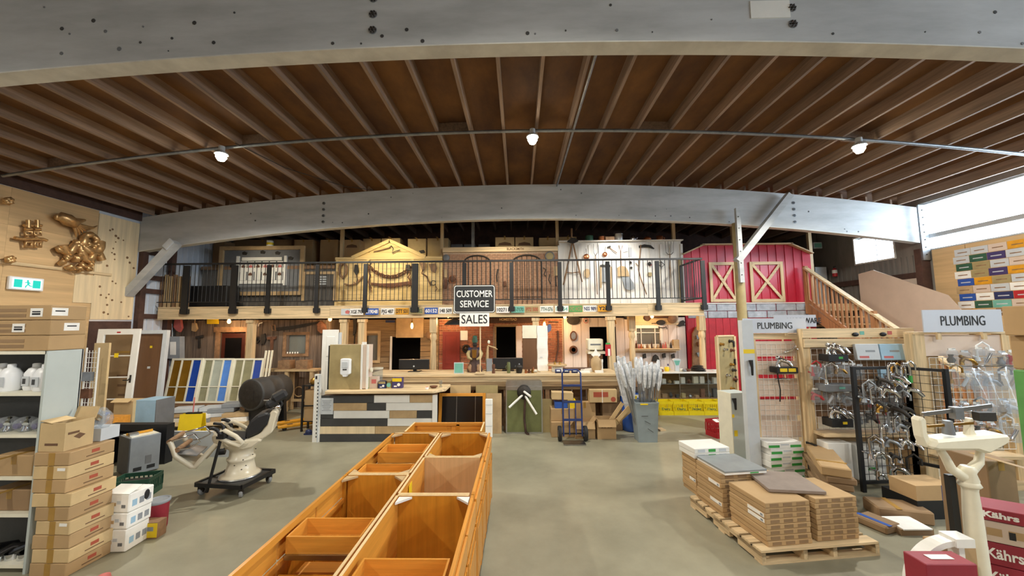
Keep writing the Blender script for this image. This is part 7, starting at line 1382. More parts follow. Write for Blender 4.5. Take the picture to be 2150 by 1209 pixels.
# sheets leaning along the stairs on the right wall
for i, (y0, y1, z1, z0, lb) in enumerate(((10.9, 8.0, 3.45, 1.7, 'long pale sheet leaning at a slope along the stair wall'), )):
    m = MB(); m.prism_x([(10.75, 3.5), (10.3, 3.55), (8.6, 2.75), (8.3, 2.3), (8.3, 0), (10.75, 0)], 9.5, 9.53); tag(m.build('leaning_sheet', 'rose_board'), lb, 'sheet')
t = T('fire_extinguisher', 'red and white fire extinguisher hung beyond the head of the stairs', 'extinguisher', (9.68, 11.75, 3.55)); MB().lathe([(.06, 0), (.065, .02), (.065, .2), (.03, .26)], n=14).build('cylinder', 'red', t); MB().lathe([(.067, .1), (.067, .2)], n=14).build('label_band', 'paper', t); MB().tube([(0, 0, .26), (-.03, 0, .3), (.04, 0, .32)], .014, n=6).build('valve_handle', 'black', t)
p = at_y(1717, 515, 12.2); t = T('exit_sign', 'small dim teal exit sign in the dark beyond the stair head', 'exit sign', (p.x, 12.2, p.z)); bx('sign_box', 'light_grey', t, (0, .02, 0), (.26, .05, .2)); bx('sign_face', 'teal', t, (0, -.008, 0), (.22, .006, .14)); MB().cyl((0, .02, .1), (0, .02, zb(p.x)+BD-p.z), .008, n=6).build('hanger', 'iron', t)
p = at_y(1715, 560, 12.2); tag(MB().box((0, 0, .6), (.35, .5, 1.2)).build('pale_cupboard', 'light_grey', loc=(p.x, 12.3, MEZ+.001)), 'pale upright panel in the dark right of the barn front', 'panel')
# plate collage on the right wall
random.seed(33)
cols = [('olive_panel', 'pale olive'), ('paper', 'white'), ('blue', 'blue'), ('orange_paint', 'orange'), ('teal', 'teal green'), ('red', 'red'), ('green_dark', 'dark green'), ('light_grey', 'grey'), ('navy', 'dark navy'), ('rose_board', 'faded pink'), ('tan', 'tan'), ('tool_wood', 'brown'), ('purple', 'dull purple')]
wgt = [3, 6, 3, 4, 3, 2, 2, 6, 2, 6, 3, 3, 2]
Yp = 8.62; zt_p = 3.78; pm = {}
for c in cols: pm[c[0]] = MB().box((0, 0, 0), (.006, .3, .152)).mesh('licence_plate', c[0])
for r in range(9):
    for k in range(9):
        y = Yp-.16-k*.31+(.04 if r % 2 else 0); z = zt_p-.1-r*.165
        if r == 8 and k % 2: continue
        c = random.choices(cols, wgt)[0]; t = T('licence_plate', '%s licence plate in the collage tacked to the right wall under the long window' % c[1], 'licence plate', (XR-.026, y, z), (0, 0, 0), 'licence plates on the right wall')
        o = bpy.data.objects.new('plate', pm[c[0]]); COL.objects.link(o); o.parent = t
        bx('print_line', 'tool_wood' if c[0] in ('paper', 'orange_paint', 'rose_board', 'light_grey', 'tan', 'olive_panel') else 'light_grey', t, (-.0035, 0, -.005), (.001, .18, .02))
# --- pegboard of knobs
kp = fl(1530, 905); KY = kp.y; a, b, z0, z1 = rect(1509, 706, 1553, 905, KY+.05)
t = T('knob_board', 'tall tan display board with door knobs and hinges', 'display board', ((a+b)/2, KY+.1, 0), .35); w = (b-a)*1.02
bx('board', 'olive_panel', t, (0, 0, z1/2), (w, .04, z1)); bx('edge_trim', 'pine_z', t, (-w/2-.02, 0, z1/2), (.04, .06, z1)); bx('edge_trim', 'pine_z', t, (w/2+.01, -.01, z1/2), (.05, .06, z1)); bx('top_trim', 'pine_x', t, (0, 0, z1+.01), (w, .06, .03))
for i, (fx, py) in enumerate(((-.25, 722), (.15, 716), (-.1, 733), (.2, 735), (.15, 765), (.22, 777), (-.05, 787), (.25, 796), (.1, 815), (.0, 840), (.2, 855))):
    zz = lz(py, KY+.1, 1530); MB().lathe([(.035, 0), (.03, -.02), (.015, -.03), (.03, -.06), (.02, -.08)], n=12, axis='y').build('door_knob', ('brass', 'iron', 'chrome', 'rust')[i % 4], t, loc=(fx*w*1.4, -.02, zz))
for py in (722, 760, 796): bx('hinge', 'black', t, (w/2-.02, -.03, lz(py, KY+.1, 1545)), (.04, .02, .12))
# white post with lever handle; lower white door end
a, b, z0, z1 = rect(1558, 672, 1581, 840, 5.75)
t = T('sign_post', 'white upright post with black lever handle and yellow tape at the first plumbing rack', 'post', ((a+b)/2, 5.75, 0)); w = b-a; bx('post_body', 'light_grey', t, (0, 0, z1/2), (w, .1, z1)); bx('tape_band', 'yellow', t, (0, -.051, lz(737, 5.75, 1568)), (w, .003, .06)); MB().tube([(.0, -.08, lz(755, 5.75, 1568)), (.0, -.1, lz(770, 5.75, 1568)), (.01, -.08, lz(786, 5.75, 1568))], [.03, .018, .014], n=8).build('lever_handle', 'black', t)
dp = fl(1548, 968); DY2 = dp.y; a, b, z0, z1 = rect(1536, 826, 1579, 968, DY2)
t = T('door_slab_end', 'low white door slab stood on end with dark lock handle and yellow stickers', 'door', ((a+b)/2, DY2+.2, 0), .2); w = b-a
bx('slab', 'grey_panel', t, (0, .0, z1/2), (w, .3, z1)); bx('slab_edge', 'cream', t, (-w/2-.006, 0, z1/2), (.012, .3, z1)); MB().tube([(-w*.42, -.18, z1*.93), (-w*.42, -.2, z1*.85), (-w*.36, -.18, z1*.76)], [.035, .02, .016], n=8).build('lever_handle', 'black', t); bx('sticker', 'yellow', t, (-w*.35, -.152, z1*.4), (.06, .003, .09)); bx('sticker', 'yellow', t, (-w*.45, -.152, z1*.66), (.04, .003, .05))
# red crate
p = fl(1516, 919); t = crate('red_crate', 'red plastic crate with white tags on the floor by the knob board', (p.x+.05, p.y+.14, 0), .42, .3, .3, 'red', .25)
for i in range(3): bx('tag', 'paper', t, (-.1+.1*i, -.02, .29), (.09, .12, .01), rot=(.3, .3*i, .5*i))
p = fl(1528, 935); tag(MB().box((0, 0, .04), (.25, .16, .08)).build('wood_block', 'tan', loc=(p.x, p.y-.02, 0), rot=(0, 0, .3), bevel=.006), 'short tan wood block lying in front of the red crate', 'block')
# --- first plumbing rack: slatted pine frame with faucet
R1Y = 5.85; a, b, z0, z1 = rect(1580, 706, 1690, 940, R1Y)
def wiregrid(parent, x0, x1, z0, z1, y, st=.075, mat='white_paint', r=.0028, rot=None):
    n = max(1, round((x1-x0)/st)); k = max(1, round((z1-z0)/st))
    for i in range(n+1): MB().cyl((x0+(x1-x0)*i/n, y, z0), (x0+(x1-x0)*i/n, y, z1), r, n=5, caps=False).build('wire', mat, parent)
    for i in range(k+1): MB().cyl((x0, y, z0+(z1-z0)*i/k), (x1, y, z0+(z1-z0)*i/k), r, n=5, caps=False).build('wire', mat, parent)
t = T('slat_rack', 'pine rack with wide pale slats and wire grid under the first plumbing sign', 'rack', ((a+b)/2, R1Y, 0), 0); w = b-a
for sx in (-1, 1): bx('upright', 'pine_z', t, (sx*(w/2-.04), .03, z1/2), (.09, .09, z1)); bx('foot', 'pine_y', t, (sx*(w/2-.06), .03, .045), (.09, .3, .09))
bx('top_rail', 'pine_x', t, (0, .03, z1+.0), (w, .1, .09))
for i, (q0, q1) in enumerate(((716, 748), (757, 786), (794, 832), (840, 870), (884, 917))): za, zb_2 = lz(q1, R1Y, 1640), lz(q0, R1Y, 1640); bx('slat', 'rose_board', t, (-.02, .0, (za+zb_2)/2), (w-.17, .02, zb_2-za))
wiregrid(t, -w/2+.09, w/2-.1, lz(925, R1Y, 1640), lz(722, R1Y, 1640), -.02)
def faucet(parent, x, y, z, s=1, kind=0):
    m = MB(); m.lathe([(.03*s, 0), (.025*s, .02*s), (.022*s, .05*s)], n=10, o=(x, y, z))
    if kind == 0: m.tube([(x, y, z+.04*s), (x+.02*s, y-.02*s, z+.09*s), (x+.09*s, y-.05*s, z+.06*s), (x+.13*s, y-.06*s, z+.01*s)], [.026*s, .03*s, .022*s, .018*s], n=8); m.sph((x, y, z+.11*s), .024*s, 8, 6)
    else: m.tube([(x, y, z+.04*s), (x, y, z+.2*s), (x+.05*s, y-.03*s, z+.25*s), (x+.1*s, y-.05*s, z+.2*s), (x+.1*s, y-.05*s, z+.14*s)], .012*s, n=7); m.tube([(x-.02*s, y, z+.05*s), (x-.08*s, y-.01*s, z+.07*s)], .01*s, n=6)
    return m
def tray_thing(px, py, Y, wpx, hpx, label, mat, tagm, tags=1, kind=0, cnt=1):
    p = at_y(px, py, Y); w = W(wpx, Y); h = W(hpx, Y); t = T('faucet_tray', label, 'faucet', (p.x, Y-.1, p.z)); 
    bx('tray', mat, t, (0, 0, -h/2), (w, .18, h), bevel=.008)
    for k in range(tags): bx('price_tag', tagm, t, (w*(-.2+.4*k if tags > 1 else .1), -.092, -h*.45), (w*.34 if tags > 1 else w*.2, .003, h*.55 if tags > 1 else h*.3))
    for k in range(cnt): faucet(t, -w*.25+w*.3*k, 0, 0, 1.2, kind).build('faucet', 'chrome', t)
    return t
tray_thing(1635, 768, R1Y-.03, 42, 12, 'chrome faucet in a black tray with two yellow price tags on the slatted rack', 'black', 'yellow', 2)
t2 = T('hand_shower', 'thin chrome hand shower with dark hose hung on the slatted rack', 'shower', (lx(1633, R1Y, 795), R1Y-.06, lz(795, R1Y, 1633))); MB().tube([(-.08, 0, 0), (.05, -.01, .01), (.12, -.02, 0)], .014, n=8).build('shower_head', 'chrome', t2); MB().tube([(-.04, .0, .14), (-.04, -.01, .0), (-.02, -.01, -.15), (-.03, 0, -.32)], .009, n=6).build('hose', 'iron', t2)
t2 = T('spare_spout', 'pale chrome spout hung at the top of the slatted rack', 'spout', (lx(1655, R1Y, 735), R1Y-.05, lz(735, R1Y, 1655))); MB().tube([(-.1, 0, -.03), (0, -.01, .0), (.06, -.01, .03), (.1, 0, .01)], .014, n=8).build('spout_pipe', 'chrome', t2); MB().sph((.06, -.01, .05), .02, 8, 6).build('knob', 'chrome', t2)
# --- signs
def pl_sign(x0, y0, x1, y1, Y, label, body='PLUMBING', rz=0, tw=.55):
    a, b, z0, z1 = rect(x0, y0, x1, y1, Y); t = T('department_sign', label, 'sign', ((a+b)/2, Y, (z0+z1)/2), (0, 0, rz)); bx('sign_board', 'sign_grey', t, (0, 0, 0), (b-a, .015, z1-z0)); 
    if body: text('lettering', body, (z1-z0)*.62, 'ink', t, (0, -.0105, -.005), width=(b-a)*tw, bold=0)
    return t, b-a, z1-z0
t, w, h = pl_sign(1560, 668, 1692, 699, R1Y-.1, 'grey plumbing sign on the slatted rack by the white post'); MB().cyl((.2, .05, -h/2), (.2, .05, -h/2-.04), .02, n=6).build('sign_foot', 'pine_z', t)
t, w, h = pl_sign(1625, 661, 1713, 686, 6.35, 'white hardware sign mostly hidden behind the first plumbing sign', None); text('lettering', 'HARDWARE', h*.62, 'ink', t, (.14, -.0105, 0), width=w*.8, bold=.002)
for sx in (-.2, .25): MB().cyl((sx, .03, h/2), (sx, .03, -t.location.z), .012, n=6).build('sign_stick', 'pine_z', t)
t, w, h = pl_sign(1937, 650, 2103, 697, 5.26, 'large grey plumbing sign on the rack under the plate-covered wall', tw=.56)
for sx in (-.3, .3): MB().box((sx, .03, -.1), (.05, .03, .3)).build('sign_stick', 'pine_z', t)
# --- second rack: pine gondola with wire grid, cartons and bagged parts
R2Y = 5.62; a, b, z0, z1 = rect(1690, 690, 1925, 905, R2Y)
t = T('pine_gondola', 'pine framed display gondola with white wire grid, between the two plumbing signs', 'rack', ((a+b)/2, R2Y, 0), 0); w = b-a; ox = t.location.x
for xx in (-w/2+.05, w/2-.04): bx('upright', 'pine_z', t, (xx, .04, z1/2), (.1, .1, z1))
bx('top_rail', 'pine_x', t, (0, .03, z1-.06), (w, .12, .13)); bx('face_rail', 'pine_x', t, (0, -.035, z1-.2), (w, .03, .12)); zsf2 = lz(905, R2Y, 1800); bx('bottom_shelf', 'pine_x', t, (0, -.08, zsf2), (w-.1, .28, .04)); bx('kick_panel', 'tan', t, (0, .02, zsf2/2), (w-.2, .04, zsf2-.03)); bx('plinth', 'pine_x', t, (0, 0, .04), (w, .28, .08))
MB().prism_x([(-.3, .0), (.05, .0), (.05, .5), (-.1, .5), (-.3, .3)], -w/2-.02, -w/2+.02).build('end_bracket', 'black', t)
wiregrid(t, -w/2+.1, w/2-.09, zsf2+.03, z1-.28, -.02, .085)
bx('back_board', 'tool_wood', t, (0, .1, (zsf2+z1)/2), (w-.2, .015, z1-zsf2-.35))
for xx, c1 in ((.05, 'teal'), (w*.28, 'pink_red')): bx('sticker', c1, t, (xx, -.032, z1-.06), (.06, .004, .05)); MB().sph((xx-.1, -.04, z1-.08), (.05, .02, .03), 8, 6).build('clip', 'black', t)
tray_thing(1737, 742, R2Y-.05, 40, 14, 'black tray with white and chrome faucet and green tag, upper left of the gondola', 'black', 'green', 1, 0, 2)
tray_thing(1738, 803, R2Y-.05, 56, 14, 'grey slanted tray with green tag at mid height of the gondola', 'mid_grey', 'teal', 1, 1, 1)
tray_thing(1745, 873, R2Y-.05, 42, 16, 'black tray with large chrome faucet low on the gondola, near yellow tag', 'black', 'yellow', 1, 0, 2)
def pack(px, py, Y, wpx, hpx, label, mat, group, printm=None):
    p = at_y(px, py, Y); w, h = W(wpx, Y), W(hpx, Y); t = T('boxed_part', label, 'box', (p.x, Y-.07, p.z), (-.12, 0, 0), group); bx('carton_body', mat, t, (0, 0, 0), (w, .05, h), bevel=.004); bx('print_band', printm or 'pink_red', t, (-w*.2, -.0265, -h*.32), (w*.4, .003, h*.14)); bx('print_mark', 'grey', t, (w*.1, -.0265, h*.05), (w*.4, .003, h*.12))
for i, (px, mt) in enumerate(((1810, 'light_grey'), (1860, 'pale_blue'), (1907, 'paper'))): pack(px, 738, R2Y-.02, 46, 32, ('grey-white', 'pale blue', 'white')[i]+' upright shower head carton in the top row of the gondola', mt, 'shower head cartons on the gondola')
for i, px in enumerate((1850, 1893)): pack(px, 786, R2Y-.02, 26, 24, ('pale carton with window', 'pale carton')[i]+' in the second row of the gondola behind the black grid', 'pale_blue' if i == 0 else 'light_grey', 'second row cartons on the gondola')
random.seed(8)
BAGC = [('chrome', 'chrome'), ('galv', 'dull steel'), ('iron', 'dark'), ('brass', 'brass'), ('white_plastic', 'white')]
def bag(px, py, Y, s, grp, place, i):
    c, nm = BAGC[i % len(BAGC)] if i % 7 else ('red', 'red'); p = at_y(px, py, Y); t = T('bagged_part', '%s plumbing part in a clear hanging bag %s' % (nm, place), 'plumbing part', (p.x, Y-.05, p.z), (0, 0, 0), grp)
    k = i % 4
    if k == 0: m = faucet(t, 0, 0, -.05*s, s, 1)
    elif k == 1: m = MB().tube([(-.04*s, 0, -.07*s), (0, -.01, 0), (.03*s, -.01, .05*s)], .02*s, n=7)
    elif k == 2: m = MB().lathe([(.03*s, -.06*s), (.045*s, -.02*s), (.02*s, .02*s), (.03*s, .05*s)], n=10)
    else: m = faucet(t, -.03*s, 0, -.06*s, s, 0)
    m.build('metal_part', c, t); bx('plastic_bag', 'clear_wrap', t, (0, -.02, .0), (.12*s, .07, .22*s), bevel=.02); MB().tube([(0, .03, .12*s), (0, -.06, .13*s)], .004, n=5).build('hang_hook', 'steel', t); bx('hang_card', 'paper' if i % 3 else 'light_grey', t, (0, -.022, .12*s), (.09*s, .004, .03*s))
i = 0
for r, (py, x0, x1) in enumerate(((778, 1702, 1812), (832, 1706, 1816), (845, 1822, 1915), (808, 1822, 1915), (880, 1760, 1915))):
    for px in range(x0, x1, 16 if r < 2 else 19): bag(px+random.uniform(-2, 2), py+random.uniform(-4, 4), R2Y-.04, .85, 'bagged parts on the gondola', 'on the pine gondola', i); i += 1
# cartons under the gondola
for i, (px0, px1, yt) in enumerate(((1740, 1790, 930), (1800, 1860, 936))): 
    Y = R2Y-.25; a, b, z0, z1 = rect(px0, yt, px1, 985, Y); t = carton('white_carton', 'white carton with green label under the gondola, '+('by the black bracket' if i == 0 else 'behind the black grid'), a, b, Y, Y+.2, .082, max(z1, .3), 'white_paint', 'white cartons under the gondola'); bx('print_mark', 'green', t, (0, -.102, .15), (.12, .003, .04))
# --- third rack under the large sign
R3Y = 5.36; a, b, z0, z1 = rect(1925, 700, 2128, 960, R3Y)
t = T('pine_rack', 'pine rack with wire grid of bagged parts under the large plumbing sign', 'rack', ((a+b)/2, R3Y, 0)); w = b-a
bx('upright', 'pine_z', t, (-w/2+.07, .03, z1/2), (.16, .12, z1)); bx('upright', 'pine_z', t, (w/2-.05, .03, z1/2), (.1, .12, z1)); bx('header_board', 'rose_board', t, (.05, .0, z1-.16), (w-.2, .03, .28)); bx('top_cap', 'pine_x', t, (0, .03, z1+.01), (w, .14, .03)); bx('low_shelf', 'pine_x', t, (0, -.04, .42), (w-.1, .22, .04)); bx('plinth', 'pine_x', t, (0, 0, .05), (w, .2, .1))
wiregrid(t, -w/2+.17, w/2-.1, .5, z1-.32, -.04, .09, r=.004)
bx('side_board', 'tan', t, (-w/2+.25, .03, z1*.5), (.22, .02, z1*.75))
i = 0
for py in (752, 800, 860, 905):
    for px in range(1990, 2125, 25): bag(px+random.uniform(-4, 4), py+random.uniform(-5, 5), R3Y-.06, 1.0, 'bagged parts on the pine rack', 'on the rack under the large sign', i+2); i += 1
p = at_y(2060, 790, R3Y-.3); t = T('plastic_sheet_roll', 'sheet of clear plastic draped over boxes at the right rack', 'plastic sheet', (p.x+.1, R3Y-.32, p.z)); m = MB(); nx, nz = 9, 6; vs = [(-.35+.7*i_/nx, -.04*math.sin(i_*1.3)-.03*k_, .12-.09*k_+.02*math.cos(i_*1.7+k_)) for k_ in range(nz+1) for i_ in range(nx+1)]
m.add(vs, [(k_*(nx+1)+i_, k_*(nx+1)+i_+1, (k_+1)*(nx+1)+i_+1, (k_+1)*(nx+1)+i_) for k_ in range(nz) for i_ in range(nx)], True); o = m.build('draped_sheet', 'clear_wrap', t); sm = o.modifiers.new('solid', 'SOLIDIFY'); sm.thickness = .004
bx('rod', 'steel', t, (0, 0, .13), (.72, .012, .012)); MB().cyl((-.3, 0, .13), (-.3, .26, .13), .006, n=5).build('hook_arm', 'steel', t); MB().cyl((.3, 0, .13), (.3, .26, .13), .006, n=5).build('hook_arm', 'steel', t)
# --- black wire grid stand with hung chrome parts
gp_ = fl(1885, 1040); GYc = gp_.y
def gridpanel(parent, P0, P1, z0, z1, fw=.045, st=.1):
    P0 = Vector((*P0, 0)); P1 = Vector((*P1, 0)); D = P1-P0
    for q in (P0, P1): MB().bar((q.x, q.y, 0), (q.x, q.y, z1), fw, fw).build('upright', 'black', parent)
    for z in (z0, z1-fw/2): MB().bar((P0.x, P0.y, z), (P1.x, P1.y, z), fw*.8, fw*.8).build('frame_rail', 'black', parent)
    n = round(D.length/st); k = round((z1-z0)/st)
    for i in range(1, n): q = P0+D*i/n; MB().cyl((q.x, q.y, z0), (q.x, q.y, z1), .0035, n=5, caps=False).build('wire', 'black', parent)
    for i in range(1, k): z = z0+(z1-z0)*i/k; MB().cyl((P0.x, P0.y, z), (P1.x, P1.y, z), .0035, n=5, caps=False).build('wire', 'black', parent)
gz = at_y(1850, 771, GYc).z
A = at_y(1802, 900, GYc+.1); B = at_y(1916, 900, GYc+.16); C_ = at_y(1998, 900, GYc-.12); t = T('grid_stand', 'black wire grid display stand hung with chrome parts, before the gondola', 'display stand', (B.x, B.y, 0))
gridpanel(t, (A.x-B.x, A.y-B.y), (0, 0), .12, gz); gridpanel(t, (0, 0), (C_.x-B.x, C_.y-B.y), .35, gz-.01)
random.seed(17)
for i in range(34):
    px = random.uniform(1812, 1910); py = 800+(i % 7)*32+random.uniform(-8, 8); Y = A.y+(B.y-A.y)*(px-1802)/114-.06; p = at_y(px, py, Y)
    c = random.choice(['chrome', 'chrome', 'chrome', 'galv', 'iron', 'brass']); t2 = T('hung_faucet', {'chrome': 'chrome', 'galv': 'dull steel', 'iron': 'dark', 'brass': 'brass'}[c]+' faucet part hung on the black wire grid stand', 'faucet', (p.x, Y, p.z), (0, 0, random.uniform(-.6, .6)), 'parts hung on the black grid stand')
    faucet(t2, 0, 0, -.05, random.uniform(.8, 1.25), i % 2).build('metal_part', c, t2); MB().tube([(0, .07, .05), (0, -.03, .05)], .004, n=5).build('hang_hook', 'steel', t2)
for i, px in enumerate((1872, 1900)):
    p = at_y(px, 772, A.y-.05); t2 = T('gooseneck_spout', 'tall chrome gooseneck spout with green sleeve on top of the black grid, '+('inner' if i == 0 else 'outer')+' of two', 'spout', (p.x-.06, A.y-.06, p.z-.22)); MB().tube([(0, 0, 0), (0, 0, .22), (.03, 0, .28), (.08, 0, .28), (.11, 0, .22), (.11, 0, .1)], .016, n=9).build('spout_pipe', 'chrome', t2); MB().cyl((.11, 0, .03), (.11, 0, .12), .02, n=10).build('green_sleeve', 'green', t2); MB().cyl((0, 0, .1), (0, .07, .1), .006, n=6).build('hang_hook', 'steel', t2)
# --- pallet of flooring cartons
q0 = fl(1601, 1187); q1 = fl(1848, 1166); q2 = fl(1455, 1062); ang = math.atan2(q1.y-q0.y, q1.x-q0.x); wP = (q1-q0).length; dP = (q2-q0).length
ex = (q1-q0).normalized(); ey = (q2-q0).normalized(); print('pallet', wP, dP, math.degrees(ang))
ey = Vector((-ex.y, ex.x, 0)); PT = T('shipping_pallet', 'pale pine pallet carrying stacks of flooring cartons', 'pallet', ((q0+ex*wP/2+ey*dP/2).x, (q0+ex*wP/2+ey*dP/2).y, 0), ang)
for k in range(3): bx('bottom_board', 'pine_x', PT, (0, -dP/2+.05+(dP-.1)*k/2, .009), (wP, .1, .018))
for k in range(4):
    xx = -wP/2+.02+(wP-.04)*(0, .36, .62, 1)[k]
    for f in (-1, 0, 1): bx('stringer_block', 'pine_y', PT, (xx, f*(dP/2-.16), .06), (.04, .32 if f else .26, .084))
    bx('stringer', 'pine_y', PT, (xx, 0, .085), (.04, dP, .034))
for k in range(8): bx('deck_board', 'pine_x', PT, (0, -dP/2+.06+(dP-.12)*k/7, .112), (wP, .115, .019))
def pstack(u, v, w, d, hs, name, mat, place, top=None, rz=0, z0=.1225, labels=()):
    z = z0
    for i, h in enumerate(hs):
        c = q0+ex*u+ey*v; o = T('flooring_carton', '%s carton of the %s' % (('bottom', 'second', 'third', 'fourth', 'fifth', 'sixth', 'seventh', 'eighth', 'ninth', 'tenth')[i] if i < len(hs)-1 or top is None else 'top', place), 'box', (c.x+.006*random.uniform(-1, 1), c.y, z), ang+rz+.02*random.uniform(-1, 1), place)
        MB().box((0, 0, h/2), (w, d, h-.003)).build('carton_body', mat, o, bevel=.004)
        for k in range(3): bx('end_print', 'card_dark' if mat != 'white_paint' else 'green' if k == 1 else 'light_grey', o, (-w*.3+w*.3*k, -d/2-.001, h*.5), (w*.2, .002, h*.55))
        if i in labels: bx('paper_label', 'paper', o, (-w/2-.001, -d*.25, h*.5), (.002, d*.42, h*.7)); bx('label_print', 'grey', o, (-w/2-.0025, -d*.4, h*.5), (.001, .03, h*.4)); 
        z += h
    return z
random.seed(6)
hF = at_y(1660, 1047, (q0+ey*.05).y+.1).z-.1225; n1 = 8; h1 = hF/n1
zA = pstack(.33, .3, .46, .5, [h1]*n1, 'a', 'card', 'near stack on the pallet, on the aisle side', labels=(4, 5))
o = T('tile_sample', 'dark grey-brown tile sample laid across the two near carton stacks', 'tile', tuple(q0+ex*.62+ey*.42+Vector((0, 0, zA+.002))), ang-.25); bx('tile', 'tile_brown', o, (0, 0, .02), (.52, .5, .03), bevel=.003); bx('backing', 'card_dark', o, (0, 0, .0025), (.5, .48, .005))
zB = pstack(.86, .3, .44, .46, [h1]*(n1), 'b', 'card', 'near stack on the pallet, on the rack side', labels=())
for k in (3, 4): b_ = q0+ex*.93+ey*.3; 
zC = pstack(.3, .83, .5, .46, [h1]*9, 'c', 'card', 'middle stack on the pallet under the grey tile', labels=(2, 6))
o = T('tile_sample', 'grey-green tile sample with white printed edge on the middle carton stack', 'tile', tuple(q0+ex*.32+ey*.82+Vector((0, 0, zC+.002))), ang+.02); bx('tile', 'tile_grey', o, (0, 0, .033), (.5, .5, .02), bevel=.003); bx('printed_edge', 'paper', o, (0, 0, .012), (.49, .49, .022)); bx('edge_print', 'green', o, (.1, -.246, .012), (.1, .003, .012))
zD_ = pstack(.28, 1.25, .42, .3, [h1]*9, 'd', 'card', 'far stack on the pallet under the white cartons', labels=(3,))
zE = pstack(.28, 1.25, .46, .34, [.06, .06], 'e', 'white_paint', 'white tile cartons on the far pallet stack', z0=zD_+.001)
b0_ = q0+ex*.28+ey*1.25; 
zF_ = pstack(.78, .9, .34, .5, [h1]*6, 'f', 'card_pale', 'low pale stack behind the brown tile sample')
# white cartons with green ends behind, and long brown parcels
p = fl(1660, 1012); z = 0
for i in range(6):
    o = T('white_carton', ('bottom', 'second', 'third', 'fourth', 'fifth', 'top')[i]+' white carton with green end stripe, in the pile before the slatted rack', 'box', (p.x+.02*math.sin(i*2), p.y+.25, z), ang+.04*math.sin(i), 'white green-striped cartons before the slatted rack'); h = .085; MB().box((0, 0, h/2), (.5, .36, h-.003)).build('carton_body', 'white_paint', o, bevel=.003)
    for sx in (-1, 1): bx('green_stripe', 'green', o, (sx*.16, -.1805, h*.35), (.16, .002, h*.4))
    bx('print_mark', 'light_grey', o, (0, -.1805, h*.6), (.12, .002, .02)); z += h
p = fl(1775, 1062); z = 0
for i in range(6):
    o = T('long_parcel', ('bottom', 'second', 'third', 'fourth', 'fifth', 'topmost paper-wrapped')[i]+' long brown parcel in the leaning pile beside the pallet', 'parcel', (p.x+.05, p.y+.3, z), ang-.55+.06*math.sin(i*2.2), 'long brown parcels beside the pallet'); h = .075 if i < 5 else .11; MB().box((0, 0, h/2), (.24+.05*(i > 3), .95, h-.003)).build('parcel_body', 'card_dark' if i < 5 else 'card', o, bevel=.012); bx('tape_strip', 'tape', o, (0, -.25, h), (.25+.05*(i > 3), .04, .003)); z += h
for i, (px, py, mt, lb) in enumerate(((1885, 1085, 'card_dark', 'crushed flat brown carton at the foot of the black grid stand'), (1900, 1110, 'paper', 'glossy white booklet lying open on flat cartons'), (1842, 1105, 'card_dark', 'small brown parcel with blue tape beside the pallet'))):
    p = fl(px, py); t = T('floor_parcel', lb, 'parcel', (p.x, p.y, 0), ang-.4+.3*i)
    if i == 1: bx('carton_base', 'card_dark', t, (0, 0, .03), (.34, .26, .06)); bx('booklet', 'paper', t, (0, -.02, .068), (.3, .24, .012), rot=(.06, 0, 0))
    else: bx('body', mt, t, (0, 0, .07 if i == 0 else .04), (.5 if i == 0 else .24, .3, .14 if i == 0 else .08), bevel=.015); bx('tape_strip', 'tape' if i == 0 else 'blue', t, (-.05, 0, .141 if i == 0 else .081), (.05, .3, .002))
p = fl(1955, 1078); t = T('printed_carton', 'brown carton with blue and white printed end on a low black base', 'box', (p.x-.04, p.y+.02, .0), .05); bx('base_box', 'black', t, (0, .05, .1), (.5, .4, .2)); h = .16; bx('carton_body', 'card', t, (-.02, 0, .2+h/2), (.46, .3, h)); bx('print_panel', 'blue', t, (.08, -.1515, .2+h/2), (.07, .003, h)); bx('print_panel', 'paper', t, (.16, -.1515, .2+h/2), (.09, .003, h)); bx('print_mark', 'red', t, (.16, -.154, .2+h*.35), (.07, .002, .03))
# --- antique platform scale head
QY = 2.45; ps = at_y(2033, 1000, QY); X = ps.x
t = T('platform_scale', 'antique cream platform scale with column, trough beam head and sliding weights', 'scale', (X, QY, 0)); zt_ = lz(985, QY, 2030)
MB().lathe([(.06, 0), (.058, .3), (.042, zt_-.25), (.036, zt_-.12), (.046, zt_-.06), (.036, zt_-.02), (.042, zt_), (.03, zt_+.02)], n=22).build('column', 'cream', t); MB().lathe([(.045, zt_-.1), (.054, zt_-.09), (.045, zt_-.07)], n=22).build('collar', 'cream', t)
def L(px, py): p = at_y(px, py, QY); return (p.x-X, 0, p.z)
MB().tube([L(2022, 1000), L(1998, 985), L(1985, 960), L(1972, 940)], [.03, .026, .022, .02], n=9).build('yoke_arm', 'cream', t); MB().tube([L(2040, 985), L(2055, 970), L(2058, 948)], [.028, .024, .018], n=9).build('yoke_arm', 'cream', t)
pts = [L(1935, 936), L(1945, 918), L(2090, 906), L(2100, 912), L(2096, 926), L(2055, 948), L(2030, 940), L(1950, 940)]; m = MB(); m.prism([(a_[0], a_[2]) for a_ in pts], -.06, .06); m.build('trough', 'cream', t, bevel=.015)
pts = [L(1920, 878), L(1928, 872), L(1936, 880), L(1938, 905), L(1948, 930), L(1936, 938), L(1926, 915)]; m = MB(); m.prism([(a_[0], a_[2]) for a_ in pts], -.03, .03); m.build('pillar_guard', 'cream', t, bevel=.008)
m = MB(); m.prism([(a_[0], a_[2]) for a_ in (L(2030, 878), L(2036, 876), L(2040, 905), L(2046, 912), L(2028, 912))], -.02, .02); m.build('pillar', 'cream', t, bevel=.004)
